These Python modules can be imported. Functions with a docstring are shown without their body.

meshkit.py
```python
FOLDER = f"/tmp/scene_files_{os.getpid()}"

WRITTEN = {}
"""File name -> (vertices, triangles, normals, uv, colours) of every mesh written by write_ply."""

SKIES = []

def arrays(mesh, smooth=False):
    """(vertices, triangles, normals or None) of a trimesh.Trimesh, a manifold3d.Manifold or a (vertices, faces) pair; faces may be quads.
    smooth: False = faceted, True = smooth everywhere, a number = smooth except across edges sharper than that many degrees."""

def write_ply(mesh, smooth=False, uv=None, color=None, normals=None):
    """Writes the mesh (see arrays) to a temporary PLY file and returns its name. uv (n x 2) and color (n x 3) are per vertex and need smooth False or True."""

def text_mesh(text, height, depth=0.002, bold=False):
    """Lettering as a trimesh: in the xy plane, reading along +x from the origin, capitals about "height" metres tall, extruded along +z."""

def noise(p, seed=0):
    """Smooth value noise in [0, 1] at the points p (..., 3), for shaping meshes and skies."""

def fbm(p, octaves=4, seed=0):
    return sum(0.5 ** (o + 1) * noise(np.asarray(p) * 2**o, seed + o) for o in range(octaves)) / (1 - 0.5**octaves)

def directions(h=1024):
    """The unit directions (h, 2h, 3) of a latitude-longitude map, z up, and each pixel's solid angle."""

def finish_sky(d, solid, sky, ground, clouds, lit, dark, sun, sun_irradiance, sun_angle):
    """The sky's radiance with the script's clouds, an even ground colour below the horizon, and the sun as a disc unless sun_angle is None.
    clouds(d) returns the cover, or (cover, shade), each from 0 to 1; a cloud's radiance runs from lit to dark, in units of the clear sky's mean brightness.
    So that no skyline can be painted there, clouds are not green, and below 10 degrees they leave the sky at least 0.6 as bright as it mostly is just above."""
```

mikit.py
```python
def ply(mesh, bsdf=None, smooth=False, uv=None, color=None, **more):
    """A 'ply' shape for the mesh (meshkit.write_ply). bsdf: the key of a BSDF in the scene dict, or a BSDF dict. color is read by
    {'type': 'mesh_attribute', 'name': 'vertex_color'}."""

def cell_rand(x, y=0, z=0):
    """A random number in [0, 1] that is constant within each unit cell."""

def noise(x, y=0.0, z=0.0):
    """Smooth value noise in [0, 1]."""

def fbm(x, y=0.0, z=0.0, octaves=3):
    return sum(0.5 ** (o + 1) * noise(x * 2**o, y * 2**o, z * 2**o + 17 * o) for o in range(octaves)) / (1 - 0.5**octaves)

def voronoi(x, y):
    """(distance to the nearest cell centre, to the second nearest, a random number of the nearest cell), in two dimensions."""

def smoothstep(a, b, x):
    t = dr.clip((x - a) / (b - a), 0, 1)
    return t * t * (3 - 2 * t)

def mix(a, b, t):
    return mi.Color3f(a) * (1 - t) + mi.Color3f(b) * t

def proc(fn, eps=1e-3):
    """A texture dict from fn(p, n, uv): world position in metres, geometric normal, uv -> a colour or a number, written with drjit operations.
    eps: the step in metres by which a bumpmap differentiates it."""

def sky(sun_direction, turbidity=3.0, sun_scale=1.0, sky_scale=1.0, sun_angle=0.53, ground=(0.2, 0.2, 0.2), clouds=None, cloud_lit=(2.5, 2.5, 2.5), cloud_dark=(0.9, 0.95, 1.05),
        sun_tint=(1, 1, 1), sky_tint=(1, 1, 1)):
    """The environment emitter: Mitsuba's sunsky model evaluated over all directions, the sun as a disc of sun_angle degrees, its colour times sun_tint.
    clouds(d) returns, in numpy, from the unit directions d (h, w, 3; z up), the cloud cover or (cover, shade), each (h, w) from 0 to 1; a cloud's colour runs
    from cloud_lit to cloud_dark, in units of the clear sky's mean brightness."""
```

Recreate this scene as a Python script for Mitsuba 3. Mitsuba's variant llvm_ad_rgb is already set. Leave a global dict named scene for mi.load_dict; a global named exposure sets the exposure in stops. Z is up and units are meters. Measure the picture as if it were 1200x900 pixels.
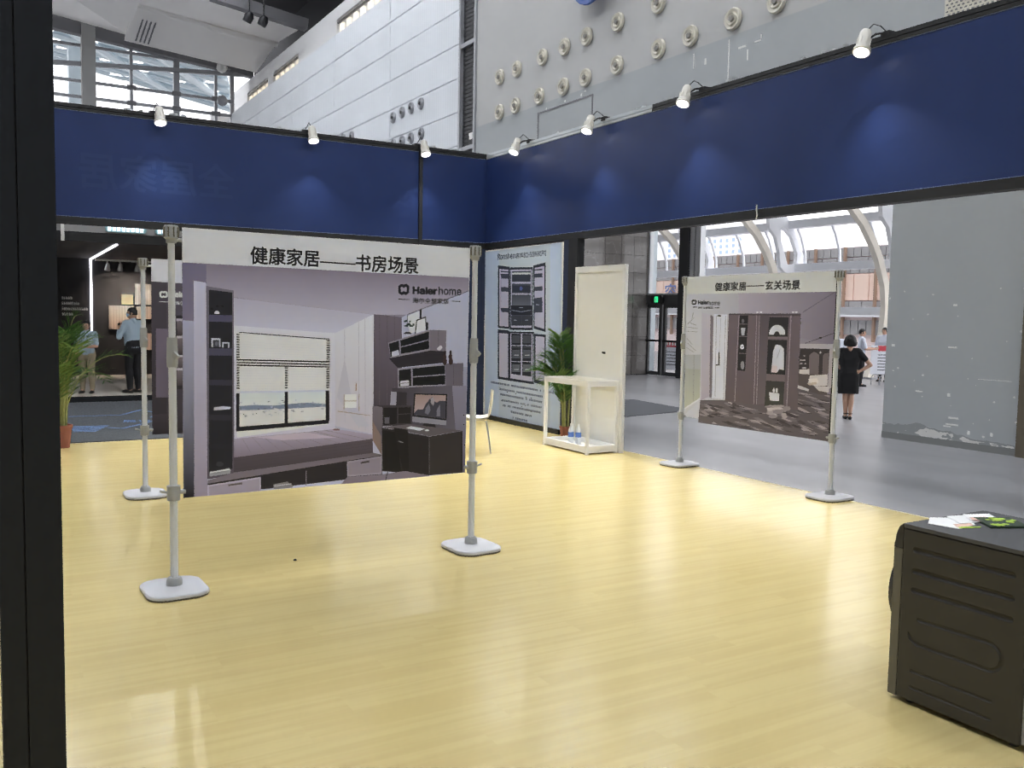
import math, random
import numpy as np, trimesh, drjit as dr, mitsuba as mi, mikit, meshkit
import manifold3d as m3
from shapely.geometry import Polygon, box as sbox
from shapely.ops import unary_union

T = mi.ScalarTransform4f
PI = math.pi
rnd = random.Random(11)
scene, labels = {}, {}
V = lambda *a: np.array(a, float)

# ---------------------------------------------------------------- camera, sky, lamps seen and unseen, exposure
EYE, FWD, UP = [0, 0, 1.82], [0.509213, 0.857429, -0.07426], [0.0222, 0.0733, 0.99706]
scene['camera'] = {'type': 'perspective', 'fov': 59.19, 'fov_axis': 'x', 'near_clip': 0.05, 'far_clip': 400.0,
                   'to_world': T().look_at(origin=EYE, target=[e + f for e, f in zip(EYE, FWD)], up=UP)}
exposure = -0.07
scene['sky'] = mikit.sky((0.35, 0.25, 0.9), turbidity=4.0, sun_scale=0.0, sky_scale=18.0, ground=(0.45, 0.45, 0.45),
                         clouds=lambda d: (np.ones(d.shape[:2]), 0.25 * meshkit.fbm(d * 2.2, 3, 4)), cloud_lit=(1.0, 1.0, 1.03), cloud_dark=(0.85, 0.87, 0.92))
UNSEEN_LAMP = 10.5      # radiance of the unseen long luminaires that light the hall
SPOT_W, LENS = 24.0, 17.0

# ---------------------------------------------------------------- materials
def lin(c):
    c = np.asarray(c, float) / 255
    return np.where(c < 0.04045, c / 12.92, ((c + 0.055) / 1.055) ** 2.4)
def rgb(v): return {'type': 'rgb', 'value': [float(x) for x in v]}
def mat(name, col, rough=0.5, metal=0.0, spec=0.5, **kw):
    base = col if isinstance(col, dict) else rgb(col)
    scene[name] = {'type': 'twosided', 'b': {'type': 'principled', 'base_color': base, 'roughness': float(rough), 'metallic': float(metal), 'specular': float(spec), **kw}}
    return name
def glow(col, power, weight=1.0):
    return {'type': 'area', 'radiance': rgb([c * power for c in col]), 'sampling_weight': float(weight)}

def f_wood(p, n, uv):
    row = dr.floor(p.y / 0.2)
    plank = dr.floor((p.x + mikit.cell_rand(row, 3) * 1.2) / 1.22)
    tone = mikit.cell_rand(row, plank, 5)
    g = mikit.fbm(p.x * 0.9 + tone * 40, p.y * 26, 0, 3)
    fine = mikit.fbm(p.x * 5, p.y * 120, 2, 2)
    streak = mikit.smoothstep(0.56, 0.78, mikit.fbm(p.x * 1.5, p.y * 42, 7, 3))
    c = mikit.mix((0.6, 0.493, 0.222), (0.568, 0.455, 0.195), mikit.smoothstep(0.3, 0.75, g))
    c = mikit.mix(c, (0.58, 0.44, 0.2), 0.2 * streak + 0.06 * fine)
    return c * (0.985 + 0.02 * tone)
def f_concrete(p, n, uv):
    a = mikit.fbm(p.x * 0.5, p.y * 0.5, 0, 4); b = mikit.fbm(p.x * 3, p.y * 0.7, 1, 3)
    return mikit.mix((0.205, 0.205, 0.215), (0.255, 0.256, 0.265), 0.6 * a + 0.4 * b)
def f_greywall(p, n, uv):
    a = mikit.fbm(p.y * 0.6, p.z * 0.6, p.x, 4)
    low = mikit.mix((0.345, 0.365, 0.375), (0.395, 0.415, 0.42), a)
    high = mikit.mix((0.42, 0.42, 0.415), (0.475, 0.475, 0.465), a)
    c = mikit.mix(low, high, mikit.smoothstep(7.27, 7.3, p.z))
    near = mikit.smoothstep(5.5, 4.5, p.z)
    # chips, scratches and the peeled foot of the wall
    d1, d2, r = mikit.voronoi(p.y * 2.6, p.z * 3.1)
    jag = mikit.noise(p.y * 40, p.z * 40)
    chip = dr.select((d1 + 0.03 * jag < 0.055 * r + 0.012) & (p.z < 2.4) & (r > 0.45), 1.0, 0.0)
    e1, e2, s = mikit.voronoi(p.y * 1.5 + 9, p.z * 5.0)
    scr = dr.select((dr.abs((p.z * 5.0) - dr.floor(p.z * 5.0) - 0.5 + 0.06 * (jag - .5)) < 0.035) & (e1 < 0.16 * s) & (p.z < 1.1) & (s > 0.6), 1.0, 0.0)
    foot = 0.12 + 0.26 * mikit.fbm(p.y * 3.2, p.z * 1.2, 5, 4) * mikit.smoothstep(6.9, 8.9, p.y)
    peel = dr.select(p.z < foot, 1.0, 0.0)
    lime = dr.select((mikit.fbm(p.y * 7, p.z * 12, 3, 3) > 0.58) & (p.z < foot - 0.02), 1.0, 0.0)
    c = mikit.mix(c, (0.2, 0.21, 0.205), 0.6 * peel * near)
    return mikit.mix(c, (0.7, 0.69, 0.66), 0.85 * dr.maximum(dr.maximum(chip, scr), lime) * near)
def f_whitewall(p, n, uv):
    rib = 0.5 + 0.5 * dr.cos(p.y * 2 * PI / 0.16)
    return mi.Color3f(0.7, 0.735, 0.77) * (0.95 + 0.05 * rib) * (0.94 + 0.1 * mikit.fbm(p.y * .7, p.z * .7, 0, 3))
def f_stone(p, n, uv):
    a = mikit.fbm(p.x * 1.1 + 3, p.z * 2.3, p.y, 4)
    t = mikit.cell_rand(dr.floor(p.x / 0.9), dr.floor(p.z / 0.62))
    v = mikit.smoothstep(0.47, 0.5, mikit.fbm(p.x * 2.1, p.z * 3.4, 9, 4)) * mikit.smoothstep(0.53, 0.5, mikit.fbm(p.x * 2.1, p.z * 3.4, 9, 4))
    return mikit.mix((0.16, 0.15, 0.145), (0.27, 0.255, 0.24), 0.65 * a + 0.35 * t) + mi.Color3f(0.06) * v
def f_carpet(p, n, uv):
    return mi.Color3f(0.075, 0.08, 0.085) * (0.8 + 0.4 * mikit.noise(p.x * 60, p.y * 60))
def f_fascia(p, n, uv):
    return mi.Color3f(0.0165, 0.034, 0.128) * (0.85 + 0.3 * mikit.fbm(p.x * 1.6 + p.y * 1.6, p.z * 0.9, 1, 4)) * (0.94 + 0.12 * mikit.noise((p.x + p.y) * 190, p.z * 190))
def f_sample(p, n, uv):
    rib = mikit.smoothstep(0.35, 0.6, dr.abs(p.x / 0.07 - dr.floor(p.x / 0.07) - 0.5) * 2)
    return mi.Color3f(0.66, 0.48, 0.38) * (0.82 + 0.2 * rib) * (0.92 + 0.16 * mikit.fbm(p.x * 3, p.z * 1.5, 0, 3))
def f_platform(p, n, uv):
    return mikit.mix((0.55, 0.51, 0.44), (0.64, 0.6, 0.52), mikit.fbm(p.x * 1.2, p.y * 12, 0, 3))
def f_bark(p, n, uv):
    return mikit.mix((0.22, 0.26, 0.08), (0.36, 0.36, 0.15), mikit.noise(p.z * 30, p.x * 40, p.y * 40))

mat('m_floor', mikit.proc(f_wood), 0.2, spec=0.45)
mat('m_floor_edge', lin((236, 228, 196)), 0.5)
mat('m_concrete', mikit.proc(f_concrete), 0.34, spec=.55)
mat('m_greywall', mikit.proc(f_greywall), 0.75)
mat('m_skirting', (0.2, 0.205, 0.2), 0.7)
mat('m_paintmark', (0.72, 0.72, 0.7), 0.8)
mat('m_panel', mikit.proc(f_whitewall), 0.55)
mat('m_band', (0.72, 0.72, 0.72), 0.7)
mat('m_stone', mikit.proc(f_stone), 0.08, spec=0.6)
mat('m_joint', (0.05, 0.05, 0.05), 0.8)
mat('m_soffit', (0.92, 0.905, 0.88), 0.7)
mat('m_darkroof', (0.028, 0.028, 0.032), 0.8)
mat('m_roofgrey', (0.2, 0.2, 0.21), 0.7)
mat('m_steel', (0.33, 0.34, 0.36), 0.4, 0.3)
mat('m_steelblue', (0.62, 0.7, 0.74), 0.5)
mat('m_alu', (0.66, 0.68, 0.7), 0.35, 0.35)
mat('m_pillar', (0.4, 0.4, 0.39), 0.7)
mat('m_black', (0.013, 0.014, 0.016), 0.45)
mat('m_blackmatt', (0.012, 0.012, 0.013), 0.8)
mat('m_doorframe', (0.062, 0.065, 0.068), 0.35)
mat('m_fascia', mikit.proc(f_fascia), 0.42, spec=0.35)
mat('m_ghost', (0.023, 0.044, 0.143), 0.42, spec=0.35)
mat('m_trim', (0.2, 0.25, 0.38), 0.4)
mat('m_silver', (0.46, 0.5, 0.53), 0.35, 0.4)
mat('m_column', (0.007, 0.0095, 0.014), 0.45, spec=0.3)
mat('m_columngroove', (0.006, 0.006, 0.008), 0.6)
mat('m_tube', (.66, .68, .7), 0.35)
mat('m_joiner', lin((158, 160, 160)), 0.45)
mat('m_base', lin((186, 187, 190)), 0.5)
mat('m_basedark', lin((92, 88, 76)), 0.6)
mat('m_print', {'type': 'mesh_attribute', 'name': 'vertex_color'}, 0.5, spec=0.3)
mat('m_bannerback', (0.02, 0.02, 0.025), 0.7)
mat('m_navy', (0.012, 0.02, 0.055), 0.5)
mat('m_cream', (0.84, 0.84, 0.82), 0.4)
mat('m_creampanel', (0.82, 0.815, 0.77), 0.45)
mat('m_chrome', (0.7, 0.7, 0.7), 0.2, 1.0)
mat('m_white', (0.82, 0.82, 0.8), 0.4)
mat('m_whitechair', (0.82, 0.8, 0.7), 0.35)
mat('m_lampbody', (0.66, 0.64, 0.58), 0.4)
mat('m_pot', (0.3, 0.11, 0.075), 0.7)
mat('m_soil', (0.05, 0.035, 0.022), 0.95)
mat('m_stem', mikit.proc(f_bark), 0.7)
mat('m_washer', (0.031, 0.029, 0.025), 0.5)
mat('m_washertop', (0.06, 0.062, 0.066), 0.42)
mat('m_washergrey', (0.13, 0.125, 0.105), 0.45, 0.3)
mat('m_rubber', (0.012, 0.012, 0.012), 0.6)
mat('m_carpet', mikit.proc(f_carpet), 0.95, spec=0.1)
mat('m_mat', (0.07, 0.073, 0.08), 0.9)
mat('m_decal', (0.12, 0.2, 0.36), 0.7)
mat('m_exwall', (0.014, 0.014, 0.016), 0.7)
mat('m_exceil', (0.045, 0.045, 0.048), 0.7)
mat('m_exgrey', (0.3, 0.3, 0.31), 0.6)
mat('m_platform', mikit.proc(f_platform), 0.35)
mat('m_sample', mikit.proc(f_sample), 0.55)
mat('m_sampleorange', (0.66, 0.36, 0.17), 0.55)
mat('m_nozzle', (0.62, 0.59, 0.5), 0.45)
mat('m_nozzlecore', (0.24, 0.23, 0.21), 0.6)
mat('m_nozzlesteel', (0.3, 0.31, 0.33), 0.35, 0.4)
mat('m_bluesign', (0.03, 0.08, 0.3), 0.4)
mat('m_rib', (0.84, 0.79, 0.69), 0.5)
mat('m_whitesteel', (0.84, 0.86, 0.9), 0.4)
mat('m_farwhite', (0.82, 0.83, 0.86), 0.8)
mat('m_farwindow', (0.34, 0.45, 0.66), 0.3)
mat('m_farpanel', (0.36, 0.355, 0.36), 0.5)
mat('m_farbrown', (0.34, 0.23, 0.17), 0.6)
mat('m_salmon', (0.85, 0.65, 0.55), 0.7)
mat('m_pink', (0.85, 0.72, 0.7), 0.7)
mat('m_bluechar', (0.12, 0.17, 0.42), 0.6)
mat('m_red', (0.55, 0.05, 0.07), 0.5)
mat('m_board', (0.74, 0.76, 0.82), 0.5)
mat('m_text', (0.2, 0.21, 0.24), 0.6)
mat('m_greytext', (0.5, 0.5, 0.5), 0.7)
mat('m_skin', (0.5, 0.3, 0.21), 0.5)
mat('m_hair', (0.008, 0.007, 0.007), 0.5)
mat('m_shirtblue', (0.4, 0.5, 0.58), 0.8)
mat('m_shirtwhite', (0.66, 0.7, 0.8), 0.8)
mat('m_trousers', (0.011, 0.011, 0.013), 0.85)
mat('m_dress', (0.009, 0.009, 0.01), 0.85)
mat('m_khaki', (0.3, 0.25, 0.17), 0.85)
mat('m_shoe', (0.01, 0.01, 0.01), 0.4)
mat('m_eye', (0.02, 0.015, 0.012), 0.3)
mat('m_lip', (0.4, 0.16, 0.14), 0.5)
mat('m_mask', (0.42, 0.58, 0.72), 0.7)
mat('m_paper', (0.78, 0.78, 0.77), 0.6)
mat('m_paperpink', (0.62, 0.42, 0.34), 0.6)
mat('m_papergreen', (0.36, 0.5, 0.06), 0.6)
mat('m_paperdark', (0.02, 0.04, 0.02), 0.5)
mat('m_film', (0.62, 0.65, 0.66), 0.35)
scene['m_leaf'] = {'type': 'principledthin', 'base_color': rgb((0.05, 0.115, 0.03)), 'roughness': 0.45, 'diff_trans': 0.55}
scene['m_leafpale'] = {'type': 'principledthin', 'base_color': rgb((0.12, 0.19, 0.055)), 'roughness': 0.45, 'diff_trans': 0.55}
scene['m_pane'] = {'type': 'thindielectric', 'int_ior': 1.5}
scene['m_bottle'] = {'type': 'thindielectric', 'int_ior': 1.45}
mat('m_bottlelabel', (0.1, 0.2, 0.55), 0.4)

# ---------------------------------------------------------------- mesh helpers
def cat(ms): return trimesh.util.concatenate([m for m in ms if m is not None])
def bx(x0, x1, y0, y1, z0, z1):
    m = trimesh.creation.box((abs(x1 - x0), abs(y1 - y0), abs(z1 - z0))); m.apply_translation(((x0 + x1) / 2, (y0 + y1) / 2, (z0 + z1) / 2)); return m
def frame_from(d):
    d = np.asarray(d, float); d = d / np.linalg.norm(d)
    a = V(0, 0, 1) if abs(d[2]) < 0.95 else V(1, 0, 0)
    u = np.cross(a, d); u /= np.linalg.norm(u)
    return u, np.cross(d, u), d
def lathe(profile, p=(0, 0, 0), d=(0, 0, 1), n=24):
    m = trimesh.creation.revolve(np.array(profile, float), sections=n)
    u, v, w = frame_from(d); M = np.eye(4); M[:3, 0], M[:3, 1], M[:3, 2], M[:3, 3] = u, v, w, p
    m.apply_transform(M); return m
def tube(pts, r, n=8):
    pts = np.asarray(pts, float); rs = np.broadcast_to(np.asarray(r, float), (len(pts),))
    vs, fs = [], []
    tang = np.gradient(pts, axis=0)
    u, v, _ = frame_from(tang[0])
    for i, (q, t) in enumerate(zip(pts, tang)):
        t = t / np.linalg.norm(t); u = u - t * (u @ t); u /= np.linalg.norm(u); v = np.cross(t, u)
        a = np.arange(n) * 2 * PI / n
        vs.append(q + rs[i] * (np.cos(a)[:, None] * u + np.sin(a)[:, None] * v))
        if i:
            for k in range(n):
                k2 = (k + 1) % n; A, B = (i - 1) * n, i * n
                fs += [[A + k, A + k2, B + k2], [A + k, B + k2, B + k]]
    vs = np.vstack(vs + [pts[:1], pts[-1:]]); N = len(pts) * n
    for k in range(n):
        k2 = (k + 1) % n; fs += [[N, k2, k], [N + 1, (len(pts) - 1) * n + k, (len(pts) - 1) * n + k2]]
    return trimesh.Trimesh(vs, fs, process=False)
def flip_out(m, d):
    if (m.face_normals @ np.asarray(d)).mean() < 0: m.invert()
    return m
def cyl(a, b, r, n=16): return tube([a, np.asarray(a, float) * .5 + np.asarray(b, float) * .5, b], r, n)
def beam(a, b, w, h):
    """a straight bar of rectangular section from a to b, w across, h upward"""
    a, b = np.asarray(a, float), np.asarray(b, float); L = np.linalg.norm(b - a)
    m = trimesh.creation.box((w, h, L)); u, v, d = frame_from(b - a); M = np.eye(4)
    M[:3, 0], M[:3, 1], M[:3, 2], M[:3, 3] = u, v, d, (a + b) / 2; m.apply_transform(M); return m
def prism(poly, h):
    """polygon (shapely or points, in the xy plane) pulled up by h"""
    poly = poly if hasattr(poly, 'exterior') else Polygon(poly)
    return trimesh.creation.extrude_polygon(poly, h, engine='earcut')
def placed(m, o, x, y, z):
    M = np.eye(4); M[:3, 0], M[:3, 1], M[:3, 2], M[:3, 3] = x, y, z, o
    m = m.copy(); m.apply_transform(M); return m
def moved(m, loc=(0, 0, 0), rz=0.0):
    m = m.copy(); m.apply_transform(trimesh.transformations.rotation_matrix(rz, (0, 0, 1))); m.apply_translation(loc); return m
def rrect(w, h, r, n=5): return sbox(-w / 2 + r, -h / 2 + r, w / 2 - r, h / 2 - r).buffer(r, quad_segs=n)

def numbered(key):
    if key not in scene and key not in labels and not any(k.startswith(key + '__') for k in scene): return key
    i = 1
    while f'{key}_{i:03d}' in scene or f'{key}_{i:03d}' in labels or any(k.startswith(f'{key}_{i:03d}__') for k in scene): i += 1
    return f'{key}_{i:03d}'
counts = {}
def nth(n): return str(n) + ('th' if 10 < n % 100 < 14 else {1: 'st', 2: 'nd', 3: 'rd'}.get(n % 10, 'th'))
def obj(name, mesh, m, parent=None, smooth=False, label=None, **kw):
    key = (parent + '__' + name) if parent else name
    c = counts.get(key, 0); counts[key] = c + 1
    if c: key = f'{key}_{c:03d}'
    scene[key] = mesh if isinstance(mesh, dict) and 'type' in mesh else mikit.ply(mesh, m, smooth=smooth, **kw)
    if label: labels[key] = {'label': label}
    return key
tcount = {}
def thing(name, label, category, group=None, kind=None):
    c = tcount.get(name, 0); tcount[name] = c + 1
    key = f'{name}_{c:03d}' if c else name
    labels[key] = {'label': label, 'category': category}
    if group: labels[key]['group'] = group
    if kind: labels[key]['kind'] = kind
    return key
def one(name, mesh, m, label, category, group=None, kind=None, smooth=False, **kw):
    """a thing that is one mesh"""
    key = thing(name, label, category, group, kind)
    scene[key] = mikit.ply(mesh, m, smooth=smooth, **kw); return key
def struct(name, mesh, m, label, category, smooth=False):
    return one(name, mesh, m, label, category, kind='structure', smooth=smooth)

# ---------------------------------------------------------------- flat print: polygons laid side by side on one sheet
GAIN = 1.36
TINT = np.array([0.98, 1.02, 1.17])
def albedo(c): return np.minimum(lin(c) * GAIN * TINT, 0.93)
def sheet_print(polys, tint=(1, 1, 1)):
    cover, out = None, []
    for i, (c, c2, ax, flat) in reversed(list(enumerate(polys))):
        tn = np.array(tint) if i else np.ones(3)
        q = Polygon(np.array(flat, float).reshape(-1, 2))
        if not q.is_valid: q = q.buffer(0)
        if q.is_empty: continue
        vis = q if cover is None else q.difference(cover)
        cover = q if cover is None else cover.union(q)
        b = q.bounds
        for g in getattr(vis, 'geoms', [vis]):
            if g.geom_type != 'Polygon' or g.area < 2: continue
            v, f = trimesh.creation.triangulate_polygon(g.buffer(.35, join_style=2), engine='earcut')
            a0 = albedo(c) * tn
            if ax:
                t = (v[:, :1] - b[0]) / (b[2] - b[0]) if ax == 'h' else (b[3] - v[:, 1:]) / (b[3] - b[1])
                t = np.clip(t, 0, 1); col = a0 * (1 - t) + albedo(c2) * tn * t
            else: col = np.repeat(a0[None], len(v), 0)
            out.append((v, f, col))
    n, vs, fs, cs = 0, [], [], []
    for v, f, c in out: vs.append(v); fs.append(f + n); cs.append(c); n += len(v)
    return np.vstack(vs) / 1000, np.vstack(fs), np.vstack(cs)
def letter_print(items):
    n, vs, fs, cs = 0, [], [], []
    for c, groups in items:
        for rings in groups:
            r = [np.array(q, float).reshape(-1, 2) for q in rings]
            g = Polygon(r[0], [h for h in r[1:] if len(h) > 2])
            if not g.is_valid: g = g.buffer(0)
            for s in getattr(g, 'geoms', [g]):
                if s.is_empty: continue
                v, f = trimesh.creation.triangulate_polygon(s, engine='earcut')
                vs.append(v); fs.append(f + n); cs.append(np.repeat(albedo(c)[None], len(v), 0)); n += len(v)
    return np.vstack(vs) / 1000, np.vstack(fs), np.vstack(cs)
def lay(flat, o, d, out):
    """(v, f, colour) of a sheet -> world mesh on the vertical plane through o along d, pushed 'out' towards its front"""
    v, f, c = flat; nrm = np.cross(d, V(0, 0, 1))
    w = o + v[:, :1] * d + v[:, 1:] * V(0, 0, 1) + nrm * out
    return trimesh.Trimesh(w, f, process=False), c

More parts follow.
